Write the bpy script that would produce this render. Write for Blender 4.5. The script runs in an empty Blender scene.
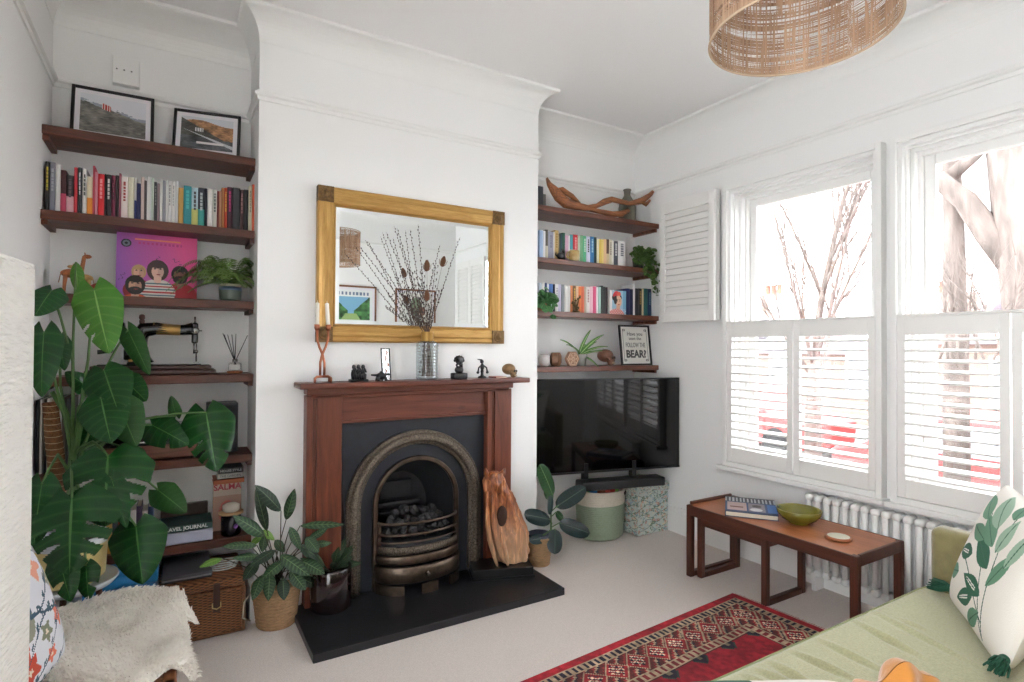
import bpy, math, random
import numpy as np
from math import sin, cos, pi, radians, sqrt, atan2
from mathutils import Vector, Matrix, Euler, geometry
random.seed(7); rng = np.random.default_rng(7)
S = bpy.context.scene
COL = S.collection
# ---------------------------------------------------------------- camera, sky, light, exposure
YAW, PITCH, ROLL, FPX, CAMH = radians(31.086), radians(.66), radians(.334), 562.0, 1.35
_f = Vector((sin(YAW)*cos(PITCH), cos(YAW)*cos(PITCH), sin(PITCH)))
_r = Vector((cos(YAW), -sin(YAW), 0)); _u = _r.cross(_f)
_R = cos(ROLL)*_r + sin(ROLL)*_u; _U = -sin(ROLL)*_r + cos(ROLL)*_u
cam = bpy.data.objects.new('camera', bpy.data.cameras.new('camera')); COL.objects.link(cam)
cam.matrix_world = Matrix(((_R.x, _U.x, -_f.x, 0), (_R.y, _U.y, -_f.y, 0), (_R.z, _U.z, -_f.z, CAMH), (0, 0, 0, 1)))
cam.data.sensor_width = 36; cam.data.sensor_fit = 'HORIZONTAL'; cam.data.lens = 36*FPX/1024
cam.data.clip_start = .02; cam.data.clip_end = 300
S.camera = cam
W = bpy.data.worlds.new('overcast_sky'); S.world = W; W.use_nodes = True
_bg = W.node_tree.nodes['Background']; _bg.inputs[0].default_value = (.94, .953, 1.0, 1); _bg.inputs[1].default_value = 13.0
S.view_settings.view_transform = 'Standard'; S.view_settings.look = 'None'
S.view_settings.gamma = 1; S.view_settings.use_curve_mapping = False
S.view_settings.exposure = -0.05
def area(name, loc, rot, sx, sy, power, col=(1, 1, 1)):
    L = bpy.data.lights.new(name, 'AREA'); L.shape = 'RECTANGLE'; L.size = sx; L.size_y = sy; L.energy = power; L.color = col
    o = bpy.data.objects.new(name, L); COL.objects.link(o); o.location = loc; o.rotation_euler = rot; return o
#LIGHTS#
def at(x, y, ax, v):
    """photo pixel -> point where its line of sight meets the plane x / y / z = v"""
    d = _f + _R*((x-512)/FPX) - _U*((y-341)/FPX); c = Vector((0, 0, CAMH))
    return c + d*((v-c[ax])/d[ax])
# ---------------------------------------------------------------- materials
def lin(c):
    return tuple((v/255/12.92 if v/255 <= .04045 else ((v/255+.055)/1.055)**2.4) for v in c)
_mats = {}
def mat(name, col=(200, 200, 200), rough=.5, metal=0, spec=.5, noise=0, nscale=20, bump=0, bscale=60, stretch=(1, 1, 1), col2=None, wave=0, attr=False, coat=0, sheen=0, trans=0):
    if name in _mats: return _mats[name]
    m = bpy.data.materials.new(name); m.use_nodes = True; nt = m.node_tree; N = nt.nodes; L = nt.links
    p = N['Principled BSDF']; c1 = lin(col)+(1,)
    p.inputs['Base Color'].default_value = c1; p.inputs['Roughness'].default_value = rough; p.inputs['Metallic'].default_value = metal
    p.inputs['Specular IOR Level'].default_value = spec; p.inputs['Coat Weight'].default_value = coat; p.inputs['Sheen Weight'].default_value = sheen
    tc = N.new('ShaderNodeTexCoord'); mp = N.new('ShaderNodeMapping'); L.new(tc.outputs['Object'], mp.inputs[0]); mp.inputs['Scale'].default_value = stretch
    if attr:
        a = N.new('ShaderNodeVertexColor'); a.layer_name = 'Col'; L.new(a.outputs[0], p.inputs['Base Color'])
    if noise or col2:
        n = N.new('ShaderNodeTexNoise'); n.inputs['Scale'].default_value = nscale; n.inputs['Detail'].default_value = 5; n.inputs['Distortion'].default_value = wave
        L.new(mp.outputs[0], n.inputs['Vector'])
        r = N.new('ShaderNodeValToRGB'); r.color_ramp.elements[0].position = .32; r.color_ramp.elements[1].position = .68
        if col2 is None:
            k = 1-noise; c2 = tuple(v*k for v in c1[:3])+(1,)
        else: c2 = lin(col2)+(1,)
        r.color_ramp.elements[0].color = c2; r.color_ramp.elements[1].color = c1
        L.new(n.outputs['Fac'], r.inputs[0]); L.new(r.outputs[0], p.inputs['Base Color'])
    if bump:
        b = N.new('ShaderNodeBump'); b.inputs['Strength'].default_value = bump; b.inputs['Distance'].default_value = .01
        n2 = N.new('ShaderNodeTexNoise'); n2.inputs['Scale'].default_value = bscale; n2.inputs['Detail'].default_value = 4
        L.new(mp.outputs[0], n2.inputs['Vector']); L.new(n2.outputs['Fac'], b.inputs['Height']); L.new(b.outputs[0], p.inputs['Normal'])
    _mats[name] = m; return m
def wood(name, c_light, c_dark, axis=0, scale=9, rough=.42, knots=True):
    if name in _mats: return _mats[name]
    m = mat(name, c_light, rough); nt = m.node_tree; N = nt.nodes; L = nt.links; p = N['Principled BSDF']
    tc = N.new('ShaderNodeTexCoord'); mp = N.new('ShaderNodeMapping'); L.new(tc.outputs['Object'], mp.inputs[0])
    s = [scale]*3; s[axis] = scale*.09; mp.inputs['Scale'].default_value = s
    n = N.new('ShaderNodeTexNoise'); n.inputs['Scale'].default_value = 2.6; n.inputs['Detail'].default_value = 9; n.inputs['Roughness'].default_value = .65; n.inputs['Distortion'].default_value = .7
    L.new(mp.outputs[0], n.inputs['Vector'])
    r = N.new('ShaderNodeValToRGB'); e = r.color_ramp.elements; e[0].position = .3; e[1].position = .7; e[0].color = lin(c_dark)+(1,); e[1].color = lin(c_light)+(1,)
    L.new(n.outputs['Fac'], r.inputs[0]); out = r.outputs[0]
    if knots:
        mk = N.new('ShaderNodeMapping'); L.new(tc.outputs['Object'], mk.inputs[0]); sk = [7.]*3; sk[axis] = 3.5; mk.inputs['Scale'].default_value = sk
        v = N.new('ShaderNodeTexVoronoi'); v.inputs['Scale'].default_value = 1; L.new(mk.outputs[0], v.inputs['Vector'])
        rk = N.new('ShaderNodeValToRGB'); ek = rk.color_ramp.elements; ek[0].position = .03; ek[1].position = .13; ek[0].color = (.35, .3, .3, 1); ek[1].color = (1, 1, 1, 1)
        L.new(v.outputs['Distance'], rk.inputs[0]); mx = N.new('ShaderNodeMix'); mx.data_type = 'RGBA'; mx.blend_type = 'MULTIPLY'; mx.inputs[0].default_value = 1
        L.new(out, mx.inputs[6]); L.new(rk.outputs[0], mx.inputs[7]); out = mx.outputs[2]
    L.new(out, p.inputs['Base Color'])
    b = N.new('ShaderNodeBump'); b.inputs['Strength'].default_value = .12; b.inputs['Distance'].default_value = .004; L.new(n.outputs['Fac'], b.inputs['Height']); L.new(b.outputs[0], p.inputs['Normal'])
    return m
def glassy(name, tint=(1, 1, 1), gloss=.08, rough=0.0):
    if name in _mats: return _mats[name]
    m = bpy.data.materials.new(name); m.use_nodes = True; nt = m.node_tree; N = nt.nodes; L = nt.links; N.remove(N['Principled BSDF'])
    t = N.new('ShaderNodeBsdfTransparent'); t.inputs[0].default_value = tint+(1,); g = N.new('ShaderNodeBsdfGlossy'); g.inputs['Roughness'].default_value = rough
    lw = N.new('ShaderNodeLayerWeight'); lw.inputs['Blend'].default_value = .25; mm = N.new('ShaderNodeMath'); mm.operation = 'MULTIPLY_ADD'; mm.inputs[1].default_value = .5; mm.inputs[2].default_value = gloss
    L.new(lw.outputs['Facing'], mm.inputs[0]); mx = N.new('ShaderNodeMixShader'); L.new(mm.outputs[0], mx.inputs[0]); L.new(t.outputs[0], mx.inputs[1]); L.new(g.outputs[0], mx.inputs[2])
    L.new(mx.outputs[0], N['Material Output'].inputs[0]); _mats[name] = m; return m
def leafmat(name, base, vein, rough=.35, side=9, vw=.05, sidek=.5, trans=.15, patch=None):
    """leaf surface from its UV: u along the leaf, v across (-1..1)"""
    if name in _mats: return _mats[name]
    m = bpy.data.materials.new(name); m.use_nodes = True; nt = m.node_tree; N = nt.nodes; L = nt.links; p = N['Principled BSDF']
    p.inputs['Roughness'].default_value = rough; p.inputs['Specular IOR Level'].default_value = .28
    uv = N.new('ShaderNodeUVMap'); uv.uv_map = 'UVMap'; sx = N.new('ShaderNodeSeparateXYZ'); L.new(uv.outputs[0], sx.inputs[0])
    def M(op, a, b=None, c=None):
        n = N.new('ShaderNodeMath'); n.operation = op
        for i, x in enumerate((a, b, c)):
            if x is None: continue
            if isinstance(x, (int, float)): n.inputs[i].default_value = x
            else: L.new(x, n.inputs[i])
        return n.outputs[0]
    av = M('ABSOLUTE', sx.outputs[1])
    mid = M('LESS_THAN', av, vw)
    ph = M('SUBTRACT', M('MULTIPLY', sx.outputs[0], side*6.283), M('MULTIPLY', av, 5.0))
    sv = M('MULTIPLY', M('POWER', M('MULTIPLY_ADD', M('SINE', ph), .5, .5), 10.0), sidek)
    fac = M('MAXIMUM', mid, sv)
    tc = N.new('ShaderNodeTexCoord'); nz = N.new('ShaderNodeTexNoise'); nz.inputs['Scale'].default_value = 14; L.new(tc.outputs['Object'], nz.inputs['Vector'])
    r0 = N.new('ShaderNodeMix'); r0.data_type = 'RGBA'; b1 = lin(base); r0.inputs[6].default_value = tuple(v*.65 for v in b1)+(1,); r0.inputs[7].default_value = tuple(min(1, v*1.35) for v in b1)+(1,); L.new(nz.outputs['Fac'], r0.inputs[0])
    src = r0.outputs[2]
    if patch:
        pp = M('MULTIPLY', M('GREATER_THAN', M('SINE', ph), -.1), M('LESS_THAN', av, .7))
        r1 = N.new('ShaderNodeMix'); r1.data_type = 'RGBA'; L.new(M('MULTIPLY', pp, .6), r1.inputs[0]); L.new(src, r1.inputs[6]); r1.inputs[7].default_value = lin(patch)+(1,); src = r1.outputs[2]
    mx = N.new('ShaderNodeMix'); mx.data_type = 'RGBA'; L.new(fac, mx.inputs[0]); L.new(src, mx.inputs[6]); mx.inputs[7].default_value = lin(vein)+(1,)
    L.new(mx.outputs[2], p.inputs['Base Color'])
    b = N.new('ShaderNodeBump'); b.inputs['Strength'].default_value = .35; b.inputs['Distance'].default_value = .004; b.invert = True; L.new(fac, b.inputs['Height']); L.new(b.outputs[0], p.inputs['Normal'])
    if trans:
        t = N.new('ShaderNodeBsdfTranslucent'); L.new(mx.outputs[2], t.inputs[0]); ms = N.new('ShaderNodeMixShader'); ms.inputs[0].default_value = trans
        L.new(p.outputs[0], ms.inputs[1]); L.new(t.outputs[0], ms.inputs[2]); L.new(ms.outputs[0], N['Material Output'].inputs[0])
    _mats[name] = m; return m
# ---------------------------------------------------------------- objects
def _set(o, label=None, cat=None, group=None, kind=None):
    if label: o['label'] = label
    if cat: o['category'] = cat
    if group: o['group'] = group
    if kind: o['kind'] = kind
    return o
def thing(name, label, cat, loc=(0, 0, 0), rz=0, group=None, kind=None):
    o = bpy.data.objects.new(name, None); COL.objects.link(o); o.empty_display_size = .05
    o.matrix_world = Matrix.Translation(loc) @ Matrix.Rotation(rz, 4, 'Z')
    o.location = loc; o.rotation_euler = (0, 0, rz)
    return _set(o, label, cat, group, kind)
def wm(o):
    m = o.matrix_basis.copy()
    while o.parent: o = o.parent; m = o.matrix_basis @ m
    return m
class G:
    def __init__(s): s.v = []; s.f = []; s.mi = []; s.sm = []; s.uv = {}; s.vc = None; s.cur = 0
    def add(s, vs, fs, smooth=False, uvs=None):
        n = len(s.v); s.v += [tuple(v) for v in vs]
        for k, f in enumerate(fs):
            if uvs is not None: s.uv[len(s.f)] = [uvs[i] for i in f]
            s.f.append(tuple(i+n for i in f)); s.mi.append(s.cur); s.sm.append(smooth)
        return s
    def slot(s, i): s.cur = i; return s
    def box(s, a, b, M=None):
        x0, y0, z0 = a; x1, y1, z1 = b
        v = [Vector(p) for p in ((x0, y0, z0), (x1, y0, z0), (x1, y1, z0), (x0, y1, z0), (x0, y0, z1), (x1, y0, z1), (x1, y1, z1), (x0, y1, z1))]
        if M: v = [M @ p for p in v]
        return s.add(v, [(0, 3, 2, 1), (4, 5, 6, 7), (0, 1, 5, 4), (1, 2, 6, 5), (2, 3, 7, 6), (3, 0, 4, 7)])
    def obox(s, c, d, rz=0, rx=0, ry=0):
        M = Matrix.Translation(c) @ Euler((rx, ry, rz)).to_matrix().to_4x4()
        return s.box((-d[0]/2, -d[1]/2, -d[2]/2), (d[0]/2, d[1]/2, d[2]/2), M)
    def rbox(s, a, b, r=.01, n=2, M=None):
        """box with rounded edges"""
        bm_v = []; c = [(a[i]+b[i])/2 for i in range(3)]; h = [(b[i]-a[i])/2 for i in range(3)]; r = min(r, min(h)*.999)
        q = 2*n+2; vs = []; idx = {}; fs = []
        def coord(i): # -> (sign, angle)
            return (-1, i/n) if i <= n else (1, (i-n-1)/n)
        def cube(u, v, ax, sg):
            p = [0, 0, 0]; p[ax] = sg
            def k(t):
                i, tt = coord(t); return (i*(1-tt), i) if False else ((-1+tt, -1) if i < 0 else (tt, 1))
            (du, cu), (dv, cv) = k(u), k(v); o = [x for x in range(3) if x != ax]
            d = [0, 0, 0]; d[ax] = sg; d[o[0]] = math.tan(du*pi/4) if n > 0 else du; d[o[1]] = math.tan(dv*pi/4) if n > 0 else dv
            L = sqrt(sum(x*x for x in d)); cc = [0, 0, 0]; cc[ax] = sg*(h[ax]-r); cc[o[0]] = cu*(h[o[0]]-r); cc[o[1]] = cv*(h[o[1]]-r)
            return tuple(round(c[i]+cc[i]+r*d[i]/L, 6) for i in range(3))
        for ax in range(3):
            for sg in (-1, 1):
                for i in range(q-1):
                    for j in range(q-1):
                        f = []
                        for (u, v) in ((i, j), (i+1, j), (i+1, j+1), (i, j+1)):
                            p = cube(u, v, ax, sg)
                            if p not in idx: idx[p] = len(vs); vs.append(p)
                            f.append(idx[p])
                        if (sg > 0) == (ax == 1): f.reverse()
                        if len(set(f)) >= 3: fs.append(tuple(dict.fromkeys(f)))
        if M: vs = [M @ Vector(p) for p in vs]
        return s.add(vs, fs, True)
    def lathe(s, prof, c=(0, 0, 0), seg=32, M=None, a0=0, a1=2*pi, sx=1, sy=1):
        full = abs(a1-a0-2*pi) < 1e-6; n = seg if full else seg+1; vs = []; fs = []; uv = []
        for (r, z) in prof:
            for k in range(n):
                a = a0+(a1-a0)*k/seg; vs.append(Vector((c[0]+r*cos(a)*sx, c[1]+r*sin(a)*sy, c[2]+z))); uv.append((k/seg, z))
        for i in range(len(prof)-1):
            for k in range(seg):
                k2 = (k+1) % n; fs.append((i*n+k, i*n+k2, (i+1)*n+k2, (i+1)*n+k))
        if M: vs = [M @ p for p in vs]
        return s.add(vs, fs, True, uv)
    def tube(s, pts, r, seg=8, closed=False, flat=1.0):
        pts = [Vector(p) for p in pts]; n = len(pts); R = r if hasattr(r, '__len__') else [r]*n; vs = []; fs = []
        up = None
        for i, p in enumerate(pts):
            t = (pts[(i+1) % n]-pts[i-1]) if closed else (pts[min(i+1, n-1)]-pts[max(i-1, 0)])
            if t.length < 1e-9: t = Vector((0, 0, 1))
            t.normalize()
            if up is None: up = t.orthogonal().normalized()
            else:
                up = up-t*up.dot(t)
                up = up.normalized() if up.length > 1e-6 else t.orthogonal().normalized()
            w = t.cross(up)
            for k in range(seg):
                a = 2*pi*k/seg; vs.append(p+(up*cos(a)*flat+w*sin(a))*R[i])
        for i in range(n if closed else n-1):
            j = (i+1) % n
            for k in range(seg): fs.append((i*seg+k, i*seg+(k+1) % seg, j*seg+(k+1) % seg, j*seg+k))
        if not closed: fs.append(tuple(range(seg-1, -1, -1))); fs.append(tuple((n-1)*seg+k for k in range(seg)))
        return s.add(vs, fs, True)
    def ball(s, c, r, seg=14, rings=8, jit=0, M=None):
        r = r if hasattr(r, '__len__') else (r, r, r); vs = []; fs = []; c = Vector(c)
        vs.append(Vector((0, 0, -r[2])))
        for i in range(1, rings):
            a = -pi/2+pi*i/rings
            for k in range(seg):
                b = 2*pi*k/seg; j = 1+jit*(random.random()-.5); vs.append(Vector((r[0]*cos(a)*cos(b)*j, r[1]*cos(a)*sin(b)*j, r[2]*sin(a)*j)))
        vs.append(Vector((0, 0, r[2]))); T = len(vs)-1
        for k in range(seg): fs.append((0, 1+(k+1) % seg, 1+k)); fs.append((T, 1+(rings-2)*seg+k, 1+(rings-2)*seg+(k+1) % seg))
        for i in range(rings-2):
            for k in range(seg): a = 1+i*seg; fs.append((a+k, a+(k+1) % seg, a+seg+(k+1) % seg, a+seg+k))
        if M: vs = [M @ p for p in vs]
        return s.add([p+c for p in vs], fs, jit == 0)
    def prism(s, poly, ax, a, b, M=None):
        """extrude 2D polygon along axis ax from a to b; the 2D coords are the two other axes in order"""
        o = [i for i in range(3) if i != ax]; n = len(poly); vs = []
        for t in (a, b):
            for (u, v) in poly:
                p = [0, 0, 0]; p[ax] = t; p[o[0]] = u; p[o[1]] = v; vs.append(Vector(p))
        if M: vs = [M @ p for p in vs]
        fs = [tuple(range(n)), tuple(range(2*n-1, n-1, -1))]+[(i, (i+1) % n, n+(i+1) % n, n+i) for i in range(n)]
        return s.add(vs, fs)
    def grid(s, fn, nu, nv, smooth=True, mask=None):
        vs = []; uv = []
        for i in range(nu+1):
            for j in range(nv+1): vs.append(fn(i/nu, j/nv)); uv.append((i/nu, j/nv))
        fs = []
        for i in range(nu):
            for j in range(nv):
                if mask and not mask((i+.5)/nu, (j+.5)/nv): continue
                a = i*(nv+1)+j; fs.append((a, a+nv+1, a+nv+2, a+1))
        return s.add(vs, fs, smooth, uv)
    def build(s, name, m, parent=None, label=None, cat=None, group=None, kind=None, bevel=0, fixn=True, thick=0, sub=0, cols=None, origin=None):
        me = bpy.data.meshes.new(name); vs = s.v
        if parent is not None: Mi = wm(parent).inverted()
        else:
            if origin is None:
                A = np.array([tuple(v) for v in vs]); origin = ((A[:, 0].min()+A[:, 0].max())/2, (A[:, 1].min()+A[:, 1].max())/2, A[:, 2].min())
            Mi = Matrix.Translation(-Vector(origin))
        vs = [tuple(Mi @ Vector(v)) for v in vs]
        me.from_pydata(vs, [], s.f)
        for mm in (m if isinstance(m, (list, tuple)) else [m]): me.materials.append(mm)
        me.polygons.foreach_set('material_index', s.mi); me.polygons.foreach_set('use_smooth', s.sm)
        if s.uv:
            ul = me.uv_layers.new(name='UVMap')
            for k, uvl in s.uv.items():
                p = me.polygons[k]
                for q, li in enumerate(p.loop_indices): ul.data[li].uv = uvl[q]
        if cols is not None:
            ca = me.color_attributes.new('Col', 'FLOAT_COLOR', 'CORNER' if len(cols) != len(vs) else 'POINT'); ca.data.foreach_set('color', np.asarray(cols, dtype=np.float32).ravel())
        if fixn:
            import bmesh
            bm = bmesh.new(); bm.from_mesh(me); bmesh.ops.recalc_face_normals(bm, faces=bm.faces); bm.to_mesh(me); bm.free()
        me.update()
        o = bpy.data.objects.new(name, me); COL.objects.link(o)
        if parent is not None: o.parent = parent
        else: o.location = origin
        if bevel:
            b = o.modifiers.new('bevel', 'BEVEL'); b.width = bevel; b.segments = 2; b.limit_method = 'ANGLE'; b.angle_limit = radians(35)
        if thick: t = o.modifiers.new('solid', 'SOLIDIFY'); t.thickness = thick; t.offset = 0
        if sub: t = o.modifiers.new('sub', 'SUBSURF'); t.levels = sub; t.render_levels = sub
        return _set(o, label, cat, group, kind)
def arr(c): return np.array(lin(c))
def paint(name, P0, U, V, nu, nv, fn, m, parent=None, N=None, **k):
    """coloured flat print: P0 corner, U and V edge vectors, fn(u, v arrays) -> rgb array (sRGB 0-255). v goes up."""
    g = G(); P0, U, V = Vector(P0), Vector(U), Vector(V)
    n = N if N is not None else (lambda a, b: Vector((0, 0, 0)))
    u = (np.arange(nu)+.5)/nu; v = (np.arange(nv)+.5)/nv; uu, vv = np.meshgrid(u, v, indexing='ij'); c = np.clip(fn(uu, vv), 0, 255)/255
    c = np.where(c <= .04045, c/12.92, ((c+.055)/1.055)**2.4); c = c.reshape(-1, 3)
    g.grid(lambda a, b: P0+U*a+V*b+n(a, b), nu, nv, smooth=N is not None)
    cols = np.ones((nu*nv*4, 4)); cols[:, :3] = np.repeat(c, 4, axis=0)
    return g.build(name, m, parent, fixn=False, cols=cols, **k)
def img(nu, base): a = None; return a
def base(u, c): return np.ones(u.shape+(3,))*np.array(c, float)
def put(a, mask, c): a[mask] = c; return a
def ell(u, v, cx, cy, rx, ry): return ((u-cx)/rx)**2+((v-cy)/ry)**2 < 1
def vnoise(u, v, s, seed=0):
    """cheap value noise on arrays"""
    r = np.random.default_rng(seed).random((64, 64)); x = u*s; y = v*s; i = np.floor(x).astype(int); j = np.floor(y).astype(int); fx = x-i; fy = y-j
    fx = fx*fx*(3-2*fx); fy = fy*fy*(3-2*fy); g = lambda a, b: r[a % 64, b % 64]
    return (g(i, j)*(1-fx)+g(i+1, j)*fx)*(1-fy)+(g(i, j+1)*(1-fx)+g(i+1, j+1)*fx)*fy
PAINT = mat('printed_surface', (255, 255, 255), .5, attr=True)
CLOTHP = mat('printed_cloth', (255, 255, 255), .9, attr=True, bump=.15, bscale=300)
def text(body, name, size, P, U, V, m, parent, extrude=.0006, align='CENTER', sx=1, bold=0):
    cu = bpy.data.curves.new(name, 'FONT'); cu.body = body; cu.size = size; cu.extrude = extrude; cu.align_x = align; cu.align_y = 'CENTER'; cu.offset = bold; cu.resolution_u = 3
    o = bpy.data.objects.new(name, cu); COL.objects.link(o); dg = bpy.context.evaluated_depsgraph_get(); dg.update()
    me = bpy.data.meshes.new_from_object(o.evaluated_get(dg)); bpy.data.objects.remove(o); me.name = name
    U = Vector(U).normalized(); V = Vector(V).normalized(); Nn = U.cross(V); P = Vector(P)
    M = Matrix(((U.x*sx, V.x, Nn.x, P.x), (U.y*sx, V.y, Nn.y, P.y), (U.z*sx, V.z, Nn.z, P.z), (0, 0, 0, 1)))
    me.transform(wm(parent).inverted() @ M); me.materials.clear(); me.materials.append(m)
    o = bpy.data.objects.new(name, me); COL.objects.link(o); o.parent = parent; return o
# ---------------------------------------------------------------- shared materials
WALL = mat('white_wall_paint', (241, 240, 238), .75, bump=.03, bscale=90)
CEIL = mat('ceiling_paint', (242, 241, 240), .8)
TRIM = mat('white_gloss_trim', (240, 239, 236), .35)
SHUT = mat('white_shutter_paint', (238, 236, 232), .4)
CARPET = mat('beige_loop_carpet', (233, 221, 212), .95, noise=.2, nscale=260, bump=.6, bscale=320, sheen=.2)
DARKW = wood('dark_stained_board', (112, 56, 33), (46, 20, 12), 0, 9, .45)
RWOOD = wood('red_brown_board', (134, 82, 62), (58, 32, 25), 0, 9, .38)
PINE_V = wood('stained_pine_upright', (126, 68, 46), (74, 34, 24), 2, 9, .38)
PINE_H = wood('stained_pine_across', (124, 68, 50), (72, 34, 26), 0, 9, .38)
BLACK = mat('black_satin', (18, 18, 20), .4)
CHAR = mat('charcoal_iron_paint', (34, 38, 46), .42, noise=.25, nscale=30, bump=.1, bscale=200)
X0, X1, YF, YC, YB, ZC = -.5, 3.187, -.75, 3.02, 3.375, 3.0
CX0, CX1 = .352, 2.01
def struct(name, g, m, parent=None, **k): return g.build(name, m, parent, kind=(None if parent else 'structure'), **k)
struct('floor', G().box((X0-.1, YF-.1, -.06), (X1+.15, YB+.3, 0)), CARPET)
struct('ceiling', G().box((X0-.1, YF-.1, ZC), (X1+.2, YB+.3, ZC+.1)), CEIL)
LY0, LY1, LZ1 = -.62, .95, 2.3  # opening cut for the added doors that brighten the room
struct('wall_left', G().box((X0-.12, YF-.1, 0), (X0, LY0, ZC)).box((X0-.12, LY1, 0), (X0, YB, ZC)).box((X0-.12, LY0, LZ1), (X0, LY1, ZC)), WALL)
struct('wall_back', G().box((X0-.12, YB, 0), (X1, YB+.2, ZC)), WALL)
# wall behind the camera , and unseen glazed doors added in the left wall for fill daylight
struct('wall_front', G().box((X0-.12, YF-.12, 0), (X1, YF, ZC)), WALL)
g = G().box((CX0, YC, 0), (.86, YB, ZC)).box((1.50, YC, 0), (CX1, YB, ZC)).box((.86, YC, .86), (1.50, YB, ZC)); struct('wall_chimney', g, WALL)
WY = [(1.53, 2.45), (.25, 1.43)]; WZ0, WZ1 = .62, 2.40
g = G().box((X1, WY[0][1], 0), (X1+.17, YB+.2, ZC)).box((X1, WY[1][1], 0), (X1+.17, WY[0][0], ZC)).box((X1, YF-.12, 0), (X1+.17, WY[1][0], ZC))
for a, b in WY: g.box((X1, a, 0), (X1+.17, b, WZ0)).box((X1, a, WZ1), (X1+.17, b, ZC))
struct('wall_right', g, WALL)
PATH = [(X0, YF), (X1, YF), (X1, YB), (CX1, YB), (CX1, YC), (CX0, YC), (CX0, YB), (X0, YB)]
def ring(path, offs):
    n = len(path); out = []
    for i in range(n):
        p = Vector(path[i]); a = (p-Vector(path[i-1])).normalized(); b = (Vector(path[(i+1) % n])-p).normalized()
        na = Vector((-a.y, a.x)); nb = Vector((-b.y, b.x)); A = p+na*offs[i-1]; B = p+nb*offs[i]
        d = a.x*b.y-a.y*b.x; t = ((B-A).x*b.y-(B-A).y*b.x)/d; out.append(A+a*t)
    return out
def sweep(name, prof, scale=None, segs=None, m=TRIM):
    """prof: (offset from wall, z) list; scale: per wall factor"""
    n = len(PATH); sc = scale or [1]*n; R = [ring(PATH, [o*k for k in sc]) for o, z in prof]; g = G(); vs = []; fs = []; q = len(prof)
    for i in range(n):
        for j in range(q): vs.append((R[j][i].x, R[j][i].y, prof[j][1]))
    for i in (segs if segs is not None else range(n)):
        k = (i+1) % n
        for j in range(q): fs.append((i*q+j, k*q+j, k*q+(j+1) % q, i*q+(j+1) % q))
        if segs is not None: fs.append(tuple(i*q+j for j in range(q))); fs.append(tuple(k*q+j for j in range(q)))
    g.add(vs, fs); return struct(name, g, m, origin=(1, 1, prof[0][1]))
cove = [(-.005, 2.87), (.14, 2.87), (.14, 2.88)]
cp = [(-.01, 2.86), (.0, 2.86)]+[(.02+.96*(1-cos(a)), 2.86+.12*sin(a)) for a in [pi/2*k/10 for k in range(11)]]+[(1.06, 2.985), (1.06, 3.01), (-.01, 3.01)]
sweep('trim_1', cp, [.12, .085, .19, .085, .11, .085, .19, .12])
rl = [(-.005, 2.568), (.008, 2.568), (.01, 2.585), (.022, 2.592), (.024, 2.602), (.012, 2.608), (.008, 2.618), (-.005, 2.618)]
sweep('trim_2', rl)
bb = [(-.005, 0), (.02, 0), (.02, .15), (.014, .165), (.012, .185), (-.005, .185)]
for nm, sg in (('baseboard_front', [0]), ('baseboard_right', [1]), ('baseboard_back', [2]), ('baseboard_left', [7])): sweep(nm, bb, None, sg) if sg != [7] else struct(nm, G().box((X0, LY1, 0), (X0+.02, YB, .18)), TRIM)
g = G().box((CX0-.02, YC, 0), (CX0, YB, .18)).box((CX1, YC, 0), (CX1+.02, YB, .18)).box((CX0-.02, YC-.02, 0), (.57, YC, .18)).box((1.85, YC-.02, 0), (CX1+.02, YC, .18)); struct('baseboard_chimney', g, TRIM)
struct('baseboard_alcove', G().box((X0, YB-.02, 0), (CX0, YB, .18)), TRIM)
GLASS = glassy('window_glass', (.97, .98, .98), .03)
def rframe(g, x0, x1, y0, y1, z0, z1, w):
    g.box((x0, y0, z0), (x1, y0+w, z1)).box((x0, y1-w, z0), (x1, y1, z1)).box((x0, y0+w, z1-w), (x1, y1-w, z1)).box((x0, y0+w, z0), (x1, y1-w, z0+w)); return g
for n, (a, b) in enumerate(WY):
    y0, y1, z0, z1 = a-.03, b+.03, .58, 2.43
    t = thing('window_%d' % (n+1), None, None, (X1, (a+b)/2, z0), kind='structure')
    g = G(); rframe(g, 3.13, 3.187, y0, y1, z0, z1, .03); rframe(g, 3.15, 3.30, y0+.03, y1-.03, z0+.03, z1-.03, .02); rframe(g, 3.18, 3.20, y0+.05, y1-.05, z0+.05, z1-.05, .012); g.build('casing', TRIM, t, bevel=.003)
    g = G(); rframe(g, 3.27, 3.33, y0+.05, y1-.05, z0+.04, z1-.05, .035); rframe(g, 3.235, 3.27, y0+.05, y1-.05, z0+.04, z1-.05, .02); g.build('sash_box', TRIM, t, bevel=.003)
    for nm, za, zb, xo in (('upper_sash', 1.47, z1-.085, 3.30), ('lower_sash', z0+.075, 1.50, 3.285)):
        g = G(); rframe(g, xo, xo+.035, y0+.085, y1-.085, za, zb, .05); s_ = g.build(nm, TRIM, t, bevel=.004)
        G().box((xo+.015, y0+.13, za+.045), (xo+.019, y1-.13, zb-.045)).build('pane', GLASS, s_)
    G().box((3.10, y0-.03, .553), (3.187, y1+.03, .58)).build('sill', TRIM, t, bevel=.005)
t = thing('window_3', None, None, (X0, (LY0+LY1)/2, 0), kind='structure')  # glazed doors added out of view to let in extra daylight
for k in range(2):
    a = LY0+(LY1-LY0)/2*k; b = a+(LY1-LY0)/2; g = G(); rframe(g, X0-.08, X0-.03, a, b, 0, LZ1, .07)
    q = g.build('added_door_leaf', TRIM, t); G().box((X0-.058, a+.06, .06), (X0-.054, b-.06, LZ1-.06)).build('pane', GLASS, q)
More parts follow.
